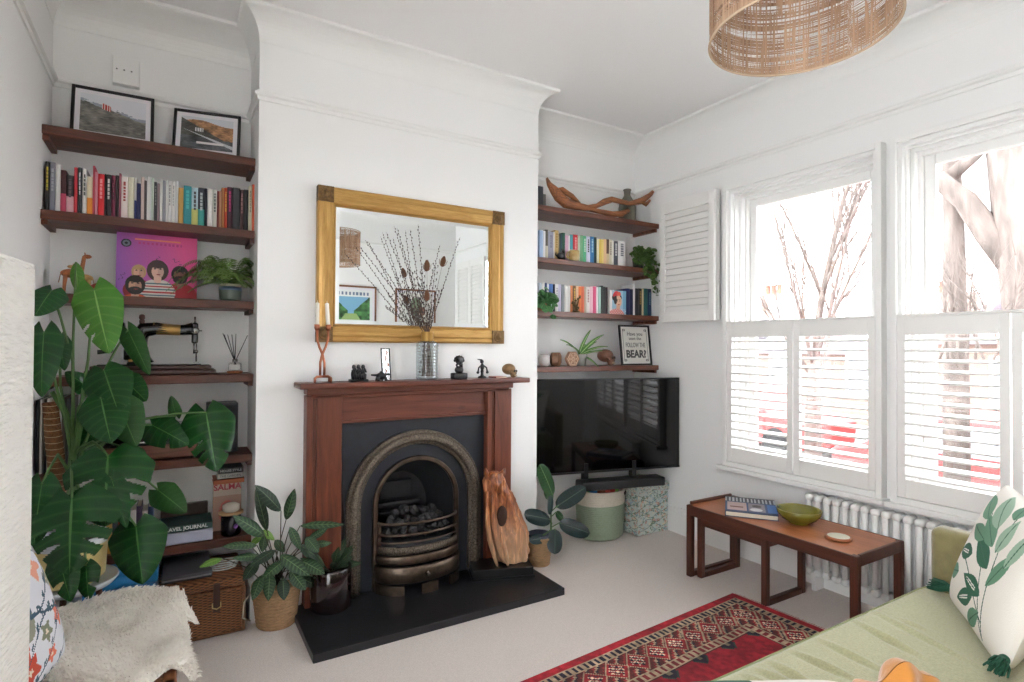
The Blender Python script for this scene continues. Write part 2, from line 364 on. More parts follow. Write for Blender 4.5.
# ---------------------------------------------------------------- louvred shutters
def panel(parent, y0, y1, z0, z1, xc, tilt, n, tr=.09, br=.09, st=.036, dep=.06):
    g = G(); g.box((xc-.014, y0, z0), (xc+.014, y0+st, z1)).box((xc-.014, y1-st, z0), (xc+.014, y1, z1)).box((xc-.014, y0+st, z1-tr), (xc+.014, y1-st, z1)).box((xc-.014, y0+st, z0), (xc+.014, y1-st, z0+br))
    p = g.build('shutter_panel', SHUT, parent, bevel=.002); s = G(); h = (z1-tr-z0-br)
    for k in range(n):
        z = z0+br+h*(k+.5)/n; s.obox((xc, (y0+y1)/2, z), (dep, y1-y0-2*st-.004, .008), ry=tilt)
    s.build('louvres', SHUT, p)
for n, (a, b) in enumerate(WY):
    t = thing('window_shutter', ['white louvred shutter with two panels closed over lower half of window nearest the television', 'white louvred shutter closed over lower half of window behind the sofa arm'][n], 'window shutter', (3.15, (a+b)/2, .61), group=None)
    edges = [(1.53, 1.985), (1.988, 2.45)] if n == 0 else [(.98, 1.43), (.615, .975), (.25, .61)]
    for (p, q) in edges: panel(t, p+.003, q-.001, .612, 1.515, 3.15, radians(-8), 14)
    G().box((3.132, a+.002, 1.5155), (3.17, b-.002, 1.528)).build('top_strip', SHUT, t)
t = thing('window_shutter', 'white louvred upper shutter folded back flat against wall beside right alcove shelves', 'window shutter', (3.13, 2.75, 1.54))
panel(t, 2.515, 3.0, 1.54, 2.42, 3.10, radians(-68), 16, .085, .07, .045, .055); panel(t, 2.515, 3.0, 1.545, 2.42, 3.135, radians(68), 16, .085, .07, .045, .05)
G().tube([(3.118, 2.507, 1.7), (3.118, 2.507, 1.78)], .005).tube([(3.118, 2.507, 2.2), (3.118, 2.507, 2.28)], .005).build('hinge', TRIM, t)
t = thing('window_shutter', 'white louvred upper shutter folded back beyond far window, seen only in the mirror', 'window shutter', (3.13, -.15, 1.54))
for (p, q) in ((-.52, -.16), (-.155, .205)): panel(t, p, q, 1.54, 2.42, 3.11, radians(-68), 16, .085, .07, .045, .055)
G().box((3.125, -.52, 1.60), (3.187, .205, 2.36)).build('backing_panel', SHUT, t)
# ---------------------------------------------------------------- outside
GZ = -.9
struct('ground', G().box((3.5, -30, GZ-.1), (60, 60, GZ)), mat('street_asphalt', (120, 118, 116), .9, noise=.2, nscale=3))
BARK = mat('pale_grey_bark', (122, 110, 103), .9, noise=.5, nscale=14, stretch=(1, 1, .25), bump=.5, bscale=30)
def branchy(g, p, d, L, r, depth, spread=.5):
    pts = [p]; rr = [r]; n = 6; cur = Vector(p); dd = Vector(d).normalized()
    for i in range(n):
        dd = (dd+Vector((random.uniform(-.1, .1), random.uniform(-.1, .1), random.uniform(-.02, .08)))).normalized(); cur = cur+dd*L/n; pts.append(cur.copy()); rr.append(r*(1-.62*(i+1)/n))
        if depth > 0 and i >= 1:
            for _ in range(2 if depth > 1 else 2):
                az = random.uniform(0, 2*pi); o = Vector((cos(az), sin(az), .25)); nd = (dd+o*spread*random.uniform(.7, 1.3)).normalized()
                branchy(g, cur.copy(), nd, L*random.uniform(.42, .62), rr[-1]*.55, depth-1, spread)
    g.tube(pts, rr, 6 if depth else 4)
random.seed(3)
t = thing('bare_tree', 'slender bare tree with upswept branches outside the window nearest the television', 'tree', (9.5, 5.65, GZ))
g = G(); g.tube([(9.5, 5.65, GZ), (9.5, 5.65, .3), (9.5, 5.6, 1.2)], [.16, .13, .11], 8)
for k in range(6):
    a = k*2*pi/6; branchy(g, Vector((9.5, 5.62, .5+.15*k)), (cos(a)*.5, sin(a)*.5, 1), 2.8, .036, 2, .45)
branchy(g, Vector((9.5, 5.6, 1.1)), (0, 0, 1), 3.4, .07, 2, .5)
g.build('trunk_and_branches', BARK, t, fixn=False)
t = thing('bare_tree', 'large pale bare tree with thick forked trunk close outside the right-hand window', 'tree', (6.9, 1.85, GZ))
g = G(); P = lambda x, y, X: at(x, y, 0, X)
g.tube([(6.9, 1.62, GZ), P(1040, 330, 6.9), P(1026, 230, 6.9), P(1014, 130, 6.8), P(1006, 20, 6.8)], [.28, .25, .24, .22, .2], 12)
g.tube([P(957, 420, 6.9)-Vector((0, 0, .9)), P(955, 330, 6.9), P(954, 230, 6.9), P(950, 130, 6.9), P(944, 60, 6.9)], [.12, .11, .09, .08, .06], 10)
g.tube([P(1012, 262, 6.85), P(990, 235, 6.8), P(965, 200, 6.7), P(945, 185, 6.6), P(925, 165, 6.6)], [.13, .12, .1, .085, .05], 8)
g.tube([P(952, 175, 6.7), P(975, 155, 6.7), P(990, 140, 6.7)], [.07, .06, .05], 8)
for k in range(12): branchy(g, P(930+k*9, 360, 6.2), (0, random.uniform(-.5, .5), 1), .9, .012, 1, .7)
g.build('trunk_and_branches', BARK, t, fixn=False)
BRICK = mat('pale_brick', (160, 136, 124), .9, noise=.25, nscale=6)
TILE = mat('roof_tile', (112, 106, 112), .8, noise=.5, nscale=5, stretch=(1, 1, 6))
GL2 = mat('house_window', (150, 158, 165), .5)
def house(y0, y1, x, label, h=3.2, rh=1.9):
    t = thing('terraced_house', label, 'house', (x, (y0+y1)/2, GZ), group='houses across the street')
    G().box((x, y0, GZ), (x+6, y1, h)).build('brick_wall', BRICK, t)
    G().prism([(x-.3, h), (x+3, h+rh), (x+6.3, h)], 1, y0, y1).build('roof', TILE, t)
    c = G().box((x+2.6, y0+.1, h+rh-.9), (x+3.4, y0+1.1, h+rh+.8)).build('chimney', BRICK, t)
    for k in range(3): G().lathe([(.1, 0), (.09, .35), (.12, .36), (.12, .4)], (x+3, y0+.35+.25*k, h+rh+.8), 10).build('chimney_pot', mat('terracotta', (170, 110, 90), .8), c)
    for zz in (-.1, 1.7):
        for k in range(2):
            yy = y0+(y1-y0)*(.28+.44*k); w = G(); rframe(w, x-.05, x+.02, yy-.55, yy+.55, zz, zz+1.3, .09).box((x-.04, yy-.55, zz+.62), (x+.01, yy+.55, zz+.7)); w.build('window', TRIM, t)
            G().box((x-.02, yy-.5, zz+.05), (x-.005, yy+.5, zz+1.25)).build('pane', GL2, t)
house(1.0, 7.0, 17.5, 'brick terraced house across the street, right of the others', 1.5, 1.2); house(7.2, 13, 17.5, 'brick terraced house across the street behind the slender tree', 1.2, 1.1); house(13.2, 19, 17.5, 'brick terraced house across the street, left of the slender tree', 1.5, 1.2)
t = thing('terraced_house', 'near dark gabled house wall behind the large forked tree', 'house', (10.5, 2.6, GZ))
G().box((10.5, 1.2, GZ), (15, 3.35, 1.9)).build('wall', BRICK, t); G().prism([(1.0, 1.9), (2.3, 3.5), (3.5, 1.9)], 0, 10.4, 15).build('roof', TILE, t)
RED = mat('red_car_paint', (214, 62, 60), .5); WHT = mat('white_car_paint', (225, 225, 228), .3, coat=.5); TYRE = mat('tyre', (30, 30, 30), .8)
def car(y, x, m, label):
    t = thing('car', label, 'car', (x, y, GZ), group='cars parked in the street')
    g = G().prism([(y-2, GZ+.25), (y-2.05, GZ+.75), (y-1.1, GZ+.92), (y-.5, GZ+1.38), (y+.9, GZ+1.4), (y+1.6, GZ+.95), (y+2.0, GZ+.85), (y+2.05, GZ+.3)], 0, x, x+1.7); g.build('body', m, t, bevel=.05)
    G().prism([(y-.95, GZ+.95), (y-.45, GZ+1.32), (y+.85, GZ+1.33), (y+1.35, GZ+.97)], 0, x-.01, x+1.71).build('windows', GL2, t)
    for dy in (-1.3, 1.3):
        for dx in (.08, 1.62): G().lathe([(0, -.1), (.3, -.1), (.33, 0), (.3, .1), (0, .1)], (0, 0, 0), 20, Matrix.Translation((x+dx, y+dy, GZ+.33)) @ Matrix.Rotation(pi/2, 4, 'Y')).build('wheel', TYRE, t)
car(2.6, 8.2, RED, 'red car parked behind the large forked tree'); car(8.4, 10.6, RED, 'red car parked behind the slender bare tree'); car(12.9, 10.6, WHT, 'white car parked further along the street')
# hedge under the windows: uncountable foliage
g = G(); random.seed(5)
for k in range(2600):
    c = Vector((random.uniform(5.0, 5.6), random.uniform(.3, 6), GZ+random.uniform(.1, 1.15))); n = Vector((random.uniform(-1, 1), random.uniform(-1, 1), random.uniform(-1, 1))).normalized(); a = n.orthogonal().normalized()*.045; b = n.cross(a)
    g.add([c-a, c-b*.6, c+a, c+b*.6], [(0, 1, 2, 3)])
g.build('hedge', mat('hedge_leaf', (128, 122, 84), .8, noise=.5, nscale=3), label='scrubby winter hedge under the windows outside', cat='hedge', kind='stuff', fixn=False)
# ---------------------------------------------------------------- fireplace
CXF = 1.178
t = thing('fire_surround', 'reddish stained pine fireplace surround with wide mantel shelf on chimney wall', 'fireplace surround', (CXF, 3.0, .04))
G().rbox((CXF-.652, 2.845, 1.14), (CXF+.668, 3.02, 1.168), .006).build('mantel_shelf', PINE_H, t)
g = G().box((.575, 2.925, 1.105), (1.775, 3.02, 1.14)); g.box((.6, 2.94, 1.085), (1.755, 3.02, 1.105)); g.build('cornice_moulding', PINE_H, t, bevel=.004)
for a, b in ((.576, .752), (1.606, 1.772)):
    g = G().box((a, 2.955, .04), (b, 3.02, 1.10))
    g.box((a+.0, 2.94, .04), (a+.03, 2.955, 1.10)).box((a+.036, 2.947, .04), (a+.044, 2.956, 1.10)).box((a+.05, 2.94, .04), (b, 2.956, 1.10)); g.build('leg', PINE_V, t, bevel=.003)
G().box((.752, 2.965, .95), (1.606, 3.02, 1.10)).box((.752, 2.955, .95), (1.606, 2.966, .965)).build('frieze', PINE_H, t, bevel=.003)
HEARTH = mat('slate_hearth', (30, 31, 35), .38, noise=.3, nscale=12, bump=.06, bscale=60)
G().prism([(CXF-.655, 2.488), (CXF+.668, 2.488), (CXF+.668, 3.02), (CXF-.655, 3.02)], 2, 0, .04).build('hearth', HEARTH, label='black slate hearth slab in front of the cast iron fireplace', cat='hearth', bevel=.004)
IRON = mat('polished_cast_iron', (138, 126, 112), .34, metal=.9, noise=.8, nscale=130, bump=.8, bscale=180)
IRON2 = mat('bronzed_iron', (104, 90, 78), .38, metal=.85, noise=.5, nscale=25)
SOOT = mat('sooty_iron', (40, 41, 45), .6, noise=.4, nscale=15)
t = thing('cast_iron_fireplace', 'arched black cast iron fireplace insert with burnished moulding', 'fireplace', (CXF, 2.97, .04))
def arch(r, zc=.49, zb=.04, n=72, nb=10):
    p = [(CXF-r, zb+(zc-zb)*i/nb) for i in range(nb)]+[(CXF-r*cos(pi*k/n), zc+r*sin(pi*k/n)) for k in range(n+1)]+[(CXF+r, zc-(zc-zb)*(i+1)/nb) for i in range(nb)]
    return p
A = arch(.232); n = len(A)
Bq = []
for (x, z) in A:
    if z <= .49: Bq.append((.752 if x < CXF else 1.606, z))
    else:
        dx, dz = x-CXF, z-.49; k = min(.427/abs(dx) if abs(dx) > 1e-6 else 9e9, .46/dz if dz > 1e-6 else 9e9); Bq.append((CXF+dx*k, .49+dz*k))
g = G(); g.add([(x, 2.985, z) for x, z in A]+[(x, 2.985, z) for x, z in Bq], [(i, i+1, n+i+1, n+i) for i in range(n-1)])
for sx in (-1, 1): g.add([(CXF+sx*.427, 2.9851, .90), (CXF+sx*.427, 2.9851, .95), (CXF+sx*.38, 2.9851, .95)], [(0, 1, 2)])
g.build('back_plate', CHAR, t)
def archsweep(prof, rr, nm, m, zb=.04):
    """prof: (radial offset, y) closed"""
    g = G(); L = [arch(rr+o, zb=zb) for o, y in prof]; n = len(L[0]); q = len(prof); vs = []; fs = []
    for i in range(n):
        for j in range(q): vs.append((L[j][i][0], prof[j][1], L[j][i][1]))
    for i in range(n-1):
        for j in range(q): fs.append((i*q+j, (i+1)*q+j, (i+1)*q+(j+1) % q, i*q+(j+1) % q))
    fs.append(tuple(range(q))); fs.append(tuple((n-1)*q+j for j in range(q)))
    g.add(vs, fs, True); return g.build(nm, m, t)
pr = [(.04, 2.985), (.04, 2.965), (.036, 2.955), (.03, 2.96), (.026, 2.952)]+[(.024*cos(a), 2.955-.022*sin(a)) for a in [pi*k/8 for k in range(9)]]+[(-.026, 2.955), (-.032, 2.96), (-.038, 2.96), (-.04, 2.985)]
archsweep(pr, .357, 'outer_arch_moulding', IRON)
archsweep([(.012, 2.985), (.012, 2.962), (.004, 2.955), (-.004, 2.962), (-.008, 2.956), (-.014, 2.965), (-.014, 2.985)], .24, 'inner_arch_ring', IRON2)
g = G(); Ab = [(CXF+(x-CXF)*.72, .04+(z-.04)*.82) for x, z in A]
g.add([(x, 2.985, z) for x, z in A]+[(x, 3.25, z) for x, z in Ab], [(i, i+1, n+i+1, n+i) for i in range(n-1)], True); g.add([(x, 3.25, z) for x, z in Ab], [tuple(range(n))]); g.box((CXF-.23, 2.95, .04), (CXF+.23, 3.25, .05)); g.build('firebox', SOOT, t)
g = G().box((CXF-.14, 3.2, .46), (CXF+.06, 3.24, .56)).box((CXF-.16, 3.17, .42), (CXF+.10, 3.22, .445)).box((CXF-.16, 3.14, .38), (CXF+.12, 3.2, .40)); g.build('fireback_ledges', SOOT, t, bevel=.006)
def bow(z, r, nm=None, d=.10, flat=1, hw=.225, y0=2.955, m=IRON2, par=None):
    pts = [(CXF+hw*cos(pi*(1-k/20)), y0-d*sin(pi*k/20), z) for k in range(21)]
    g = G().tube(pts, r, 8, flat=flat); return g.build(nm, m, par or t)
def bowband(z0, z1, d, hw, y0, nm, m, lip=0):
    g = G(); vs = []; fs = []; K = 24; P = [(d, z0), (d+lip, z0+.004), (d+lip, (z0+z1)/2), (d+lip, z1-.004), (d, z1), (d-.012, z1), (d-.012, z0)]; q = len(P)
    for k in range(K+1):
        a = pi*k/K
        for (dd, z) in P: vs.append((CXF-(hw+(dd-d))*cos(a), y0-dd*sin(a), z))
    for k in range(K):
        for j in range(q): fs.append((k*q+j, (k+1)*q+j, (k+1)*q+(j+1) % q, k*q+(j+1) % q))
    g.add(vs, fs, True); return g.build(nm, m, t)
bow(.405, .008, 'top_rail'); bow(.345, .007, 'middle_rail'); bow(.305, .005, 'lower_rail')
for sx in (-1, 1): G().box((CXF+sx*.222-.008, 2.94, .25), (CXF+sx*.222+.008, 2.956, .41)).build('side_post', IRON2, t)
bowband(.245, .285, .115, .23, 2.955, 'embossed_band', IRON, .004)
bowband(.195, .24, .125, .236, 2.955, 'ash_cover_upper', IRON2, .004); bowband(.10, .185, .135, .24, 2.955, 'ash_cover', IRON2, .006)
g = G()
for k in range(24):
    if k in (8, 9, 10, 14, 15, 16): continue
    a0, a1 = pi*k/24, pi*(k+1)/24
    p = [(CXF-.245*cos(a), 2.955-.145*sin(a)) for a in (a0, a1)]; q = [(CXF-.235*cos(a), 2.955-.13*sin(a)) for a in (a1, a0)]; g.prism(p+q, 2, .04, .09)
    if k in (7, 13, 23): g.build('vent_foot', IRON2, t); g = G()
G().ball((CXF, 2.955-.145, .14), (.012, .012, .012)).build('knob', IRON, t)
g = G(); g.prism([(CXF-.21, 2.95), (CXF-.15, 2.87), (CXF, 2.85), (CXF+.15, 2.87), (CXF+.21, 2.95), (CXF+.2, 3.2), (CXF-.2, 3.2)], 2, .28, .30); g.build('grate_floor', SOOT, t)
COAL = mat('grey_black_coal', (46, 44, 46), .6, noise=.6, nscale=25, bump=.6, bscale=40)
random.seed(11); spots = []
for lay, (zz, cnt) in enumerate(((.335, 9), (.385, 8), (.425, 5))):
    for k in range(cnt): spots.append((CXF+(k/(cnt-1)-.5)*(.34-.06*lay), 3.0-.06*cos((k/(cnt-1)-.5)*2)+.035*lay+random.uniform(-.02, .02), zz+random.uniform(-.006, .006)))
proto = None
for p in spots:
    if proto is None or len(spots) and spots.index(p) % 5 == 0:
        proto = G().ball((0, 0, 0), (.032, .028, .026), 7, 5, .55).build('coal', COAL, label='lump of grey black coal piled in the fireplace grate', cat='coal', group='coals piled in the fireplace grate', origin=(0, 0, 0)); o = proto
    else: o = proto.copy(); COL.objects.link(o)
    o.location = p; o.rotation_euler = (random.random()*6, random.random()*6, random.random()*6)
# ---------------------------------------------------------------- mirror
GOLD = wood('gilded_frame_across', (206, 166, 100), (168, 124, 62), 0, 30, .38, False); GOLDV = wood('gilded_frame_upright', (206, 166, 100), (168, 124, 62), 2, 30, .38, False)
for gm in (GOLD, GOLDV): gm.node_tree.nodes['Principled BSDF'].inputs['Metallic'].default_value = .45
MIR = mat('silvered_mirror', (242, 246, 246), .0, metal=1)
mx0, mx1, mz0, mz1, w = .628, 1.735, 1.372, 2.18, .098
t = thing('wall_mirror', 'large gilt framed mirror hanging above the mantelpiece', 'mirror', (CXF, 3.0, mz0))
def bar(horizontal, c, a, b, nm):
    prof = [(-.049, 3.015), (-.049, 2.982), (-.040, 2.976), (-.022, 2.982), (-.012, 2.978), (.03, 2.984), (.036, 2.99), (.042, 2.986), (.049, 3.0), (.049, 3.015)]
    g = G(); vs = []
    for s_ in (a, b):
        for (o, y) in prof: vs.append((s_, y, c[1]+o*c[2]) if horizontal else (c[0]+o*c[2], y, s_))
    q = len(prof); g.add(vs, [(j, (j+1) % q, q+(j+1) % q, q+j) for j in range(q)]+[tuple(range(q)), tuple(range(q, 2*q))]); g.build(nm, GOLD if horizontal else GOLDV, t)
bar(True, (0, mz1-w/2, -1), mx0+w*.5, mx1-w*.5, 'frame_top'); bar(True, (0, mz0+w/2, 1), mx0+w*.5, mx1-w*.5, 'frame_bottom'); bar(False, (mx0+w/2, 0, 1), mz0+w*.5, mz1-w*.5, 'frame_side'); bar(False, (mx1-w/2, 0, -1), mz0+w*.5, mz1-w*.5, 'frame_side')
for cx in (mx0+.04, mx1-.04):
    for cz in (mz0+.04, mz1-.04):
        g = G().box((cx-.04, 2.972, cz-.04), (cx+.04, 3.015, cz+.04)); M = Matrix.Translation((cx, 2.972, cz)) @ Matrix.Rotation(pi/2, 4, 'X')
        g.lathe([(.03, 0), (.028, .006), (.022, .002), (.016, .004), (.012, .009), (0, .011)], (0, 0, 0), 20, M); g.build('corner_rosette', mat('dark_gilt', (132, 100, 58), .45, metal=.4, noise=.5, nscale=80), t, label='darker gilt carved corner rosette')
G().box((mx0+.08, 3.0, mz0+.08), (mx1-.08, 3.012, mz1-.08)).build('mirror_glass', MIR, t)
gx0, gx1, gz0, gz1 = mx0+w, mx1-w, mz0+w, mz1-w; b = .018; g = G()
g.add([(gx0, 2.9935, gz0), (gx1, 2.9935, gz0), (gx1, 2.9935, gz1), (gx0, 2.9935, gz1), (gx0+b, 2.9985, gz0+b), (gx1-b, 2.9985, gz0+b), (gx1-b, 2.9985, gz1-b), (gx0+b, 2.9985, gz1-b)][:0]+[(gx0-.005, 2.9995, gz0-.005), (gx1+.005, 2.9995, gz0-.005), (gx1+.005, 2.9995, gz1+.005), (gx0-.005, 2.9995, gz1+.005), (gx0+b, 2.9975, gz0+b), (gx1-b, 2.9975, gz0+b), (gx1-b, 2.9975, gz1-b), (gx0+b, 2.9975, gz1-b)], [(0, 1, 5, 4), (1, 2, 6, 5), (2, 3, 7, 6), (3, 0, 4, 7), (4, 5, 6, 7)]); g.build('bevelled_edge', MIR, t)
# ---------------------------------------------------------------- shelves
LZ = [2.312, 1.94, 1.578, 1.208, .803, .392]; LN = ['top', 'second', 'third', 'fourth', 'fifth', 'lowest']
for i, z in enumerate(LZ):
    t = thing('wall_shelf', 'dark stained plank shelf across left alcove, %s from the top' % LN[i] if 0 < i < 5 else 'dark stained plank shelf across left alcove, %s of the six' % LN[i], 'shelf', (-.074, 3.14, z-.045))
    G().box((X0, 3.14, z-.042), (CX0, YB, z)).build('plank', DARKW, t, bevel=.004)
    for s_ in (X0, CX0-.022): G().box((s_, 3.16, z-.062), (s_+.022, YB, z-.042)).build('batten', DARKW, t)
RZ = [2.305, 1.955, 1.597, 1.221]
for i, z in enumerate(RZ):
    t = thing('wall_shelf', ['red brown plank shelf in right alcove, holding driftwood, uppermost of the four', 'red brown plank shelf in right alcove under the books and trailing plant', 'red brown plank shelf in right alcove under the books and portrait book', 'red brown plank shelf in right alcove just above the television'][i], 'shelf', (2.6, 3.106, z-.036))
    G().box((CX1, 3.106, z-.036), (X1, YB, z)).build('plank', RWOOD, t, bevel=.004)
    G().box((X1-.02, 3.13, z-.06), (X1, YB, z-.036)).build('batten', RWOOD, t)
# ---------------------------------------------------------------- television, soundbar
TV0 = Vector((3.15, 2.868, 0)); TA = radians(180-13.5); TD = Vector((cos(TA), sin(TA), 0)); Nn = Vector((-TD.y, TD.x, 0)) # towards room
if Nn.y > 0: Nn = -Nn
tvc = TV0+TD*.556
t = thing('television', 'large black flat television angled in right alcove above the baskets', 'television', (tvc.x, tvc.y, .5), radians(-13.5))
L = Matrix.Translation((tvc.x, tvc.y, 0)) @ Matrix.Rotation(radians(-13.5), 4, 'Z')
SCR = mat('glossy_black_screen', (5, 5, 7), .05, spec=.5)
G().box((-.556, 0, .492), (.556, .035, 1.138), L).build('body', BLACK, t, bevel=.004)
G().box((-.548, -.0035, .508), (.548, -.0005, 1.13), L).build('screen', SCR, t)
G().box((-.556, -.004, .492), (.556, 0, .506), L).build('lower_bezel', mat('dark_grey_metal', (70, 70, 74), .3, metal=.8), t)
g = G().box((-.12, .035, .7), (.12, .06, .95), L).box((-.03, .06, .8), (.03, .2, .86), L); g.build('wall_bracket', BLACK, t)
t = thing('soundbar', 'long black soundbar hanging just under the television', 'soundbar', (tvc.x, tvc.y, .4), radians(-13.5))
G().rbox((-.27, -.13, .40), (.36, -.01, .46), .012, 2, L).build('body', BLACK, t); G().box((-.26, -.1315, .408), (.35, -.129, .452), L).build('fabric_grille', mat('speaker_mesh', (34, 34, 36), .8), t)
for x_ in (-.2, .17): G().box((x_, -.01, .43), (x_+.03, .045, .56), L).build('bracket', BLACK, t)
# ---------------------------------------------------------------- rug
RW, RL = 1.25, 2.3
def rugc(u, v):
    X, Y = u*RL, v*RW; d = np.minimum(np.minimum(X, RL-X), np.minimum(Y, RW-Y)); c = base(u, (150, 30, 40)); nn = vnoise(u*RL, v*RW, 60, 1); n2 = vnoise(u*RL, v*RW, 9, 2)
    red = np.array([158, 34, 46.]); navy = (38, 36, 52); cream = (178, 156, 130); brown = (96, 40, 38)
    c[:] = red
    c[d < .30] = brown
    hor = (np.minimum(Y, RW-Y) < np.minimum(X, RL-X)); s = np.where(hor, X, Y)
    m = (d > .05) & (d < .085); c[m & (np.floor(s/.016) % 2 == 0)] = cream; c[m & (np.floor(s/.016) % 2 == 1)] = navy
    m = (d > .25) & (d < .285); c[m & (np.floor(s/.018) % 2 == 0)] = cream; c[m & (np.floor(s/.018) % 2 == 1)] = (120, 40, 44)
    for e in (.048, .088, .245, .29): c[np.abs(d-e) < .004] = cream
    ph = (s % .125)/.125-.5; r = np.abs(ph)*.125+np.abs(d-.166)
    c[(d > .09) & (d < .24) & (r < .066)] = (150, 36, 44); c[(d > .09) & (d < .24) & (np.abs(r-.066) < .005)] = cream
    m = (d > .09) & (d < .24) & (r < .045); k = (np.floor(X/.010)+np.floor(Y/.010)) % 3; c[m & (k == 0)] = (226, 205, 180); c[m & (k == 1)] = navy
    m = (d > .09) & (d < .24) & (r > .075); k = (np.floor(X/.012)*3+np.floor(Y/.012)*2) % 5; c[m & (k == 0)] = cream; c[m & (k == 2)] = navy; c[m & (k == 3)] = (150, 50, 52)
    c[d < .045] = (172, 36, 48)
    m = d > .295; gx = ((X-.4) % .2)-.1; gy = ((Y-.4) % .2)-.1; q = np.abs(gx)+np.abs(gy); a = np.abs(np.maximum(np.abs(gx), np.abs(gy)))
    c[m & (q < .045)] = navy; c[m & (a < .012)] = (120, 110, 90); c[m & (np.abs(q-.05) < .007) & (np.abs(gx*gy) > .0003)] = (54, 66, 62)
    cx, cy = X-RL/2, Y-RW/2; 
    c = c*(.80+.35*nn[..., None])*(.88+.24*n2[..., None]); return c
t = thing('rug', 'red patterned oriental rug with cream and navy border on the carpet', 'rug', (2.64, 2.02, 0), radians(180+4.1))
ML = t.matrix_basis.copy(); Ux = ML.to_3x3() @ Vector((1, 0, 0)); Vx = ML.to_3x3() @ Vector((0, 1, 0)); P0 = Vector((2.64, 2.022, .012))
paint('woven_pile', P0, Ux*RL, Vx*RW, 330, 180, rugc, mat('rug_pile', (255, 255, 255), .95, attr=True, bump=.5, bscale=240), t, N=lambda a, b: Vector((0, 0, .0015*sin(a*37)*sin(b*23))))
G().box((0, 0, .001), (RL, RW, .010), ML).build('backing', mat('rug_edge', (120, 40, 44), .95), t)
g = G()
for k in range(110):
    y = RW*(k+.5)/110; g.box((-.022-random.random()*.01, y-.003, .003), (0, y+.002, .007), ML)
g.build('fringe', mat('pink_fringe', (206, 160, 150), .95), t, kind='stuff', label='pale pink fringe along the short edge')
# ---------------------------------------------------------------- nest of tables
TEAKX = wood('teak_top', (190, 122, 80), (154, 88, 52), 1, 7, .35, False); TEAKD = wood('dark_teak_frame', (92, 48, 32), (56, 26, 18), 1, 9, .4, False); TEAKV = wood('dark_teak_leg', (92, 48, 32), (56, 26, 18), 2, 9, .4, False)
TX0, TX1, TY0, TY1, TZ = 2.627, 3.055, 1.360, 2.338, .422
t = thing('coffee_table', 'long low teak table in front of the radiator, taller of the nested pair', 'table', ((TX0+TX1)/2, (TY0+TY1)/2, 0))
G().box((TX0+.012, TY0+.012, TZ-.016), (TX1-.012, TY1-.012, TZ-.001)).build('tabletop', TEAKX, t)
g = G(); 
for (a, b) in (((TX0, TY0+.03), (TX0+.014, TY1-.03)), ((TX1-.014, TY0+.03), (TX1, TY1-.03))): g.box((a[0], a[1], TZ-.06), (b[0], b[1], TZ))
for (y0_, y1_, f) in ((TY0, TY0+.016, 0), (TY1-.016, TY1, 1)): g.box((TX0+.03, y0_, TZ-.05), (TX1-.03, y1_, TZ+.004+.012*f))
g.build('apron', TEAKD, t, bevel=.004)
for x in (TX0, TX1-.036):
    for y in (TY0, TY1-.036): G().box((x, y, 0), (x+.036, y+.036, TZ)).build('leg', TEAKV, t, bevel=.006)
for y in (TY0, TY1-.034): G().box((TX0+.036, y+.002, 0.0), (TX1-.036, y+.032, .03)).build('foot_rail', TEAKD, t, bevel=.004)
a0, a1, b0, b1, z = 2.665, 3.02, 1.835, 2.29, .355
t = thing('coffee_table', 'small square teak table tucked underneath the long low teak table', 'table', ((a0+a1)/2, (b0+b1)/2, 0))
G().box((a0+.012, b0+.012, z-.016), (a1-.012, b1-.012, z-.001)).build('tabletop', TEAKX, t)
g = G().box((a0, b0+.03, z-.045), (a0+.014, b1-.03, z)).box((a1-.014, b0+.03, z-.045), (a1, b1-.03, z)).box((a0+.03, b0, z-.045), (a1-.03, b0+.014, z)).box((a0+.03, b1-.014, z-.045), (a1-.03, b1, z)); g.build('apron', TEAKD, t, bevel=.003)
for x in (a0, a1-.034):
    for y in (b0, b1-.034): G().box((x, y, 0), (x+.034, y+.034, z)).build('leg', TEAKV, t, bevel=.006)
for y in (b0, b1-.034): G().box((a0+.034, y+.002, 0), (a1-.034, y+.032, .032)).build('foot_rail', TEAKD, t, bevel=.004)
# ---------------------------------------------------------------- radiator
t = thing('radiator', 'white cast iron column radiator under the windows', 'radiator', (3.12, 1.2, .05))
for k in range(26):
    y = 1.865-k*.05; g = G()
    for xx in (3.095, 3.15): g.tube([(xx, y, .12), (xx, y, .50)], .0155, 8)
    for zz in (.10, .512): g.rbox((3.078, y-.021, zz-.02), (3.167, y+.021, zz+.02), .018, 2)
    g.build('radiator_column', TRIM, t)
for y in (1.83, .68): G().box((3.08, y-.012, 0), (3.165, y+.012, .1)).build('foot', TRIM, t, bevel=.004)
# ---------------------------------------------------------------- pendant lamp
LC = Vector((1.271, .787, 2.10)); LR = .2045; LH = .30
t = thing('pendant_lamp', 'woven raffia drum lampshade hanging from the ceiling', 'lamp', (LC.x, LC.y, LC.z))
m = bpy.data.materials.new('woven_raffia'); m.use_nodes = True; nt = m.node_tree; N = nt.nodes; K = nt.links; p = N['Principled BSDF']; p.inputs['Roughness'].default_value = .8
uv = N.new('ShaderNodeUVMap'); uv.uv_map = 'UVMap'
def nz(sc, det, s3):
    mp = N.new('ShaderNodeMapping'); K.new(uv.outputs[0], mp.inputs[0]); mp.inputs['Scale'].default_value = s3; n = N.new('ShaderNodeTexNoise'); n.inputs['Scale'].default_value = sc; n.inputs['Detail'].default_value = det; K.new(mp.outputs[0], n.inputs['Vector']); return n.outputs['Fac']
def M2(op, a, b=None, c=None):
    n = N.new('ShaderNodeMath'); n.operation = op
    for i, x in enumerate((a, b, c)):
        if x is None: continue
        if isinstance(x, (int, float)): n.inputs[i].default_value = x
        else: K.new(x, n.inputs[i])
    return n.outputs[0]
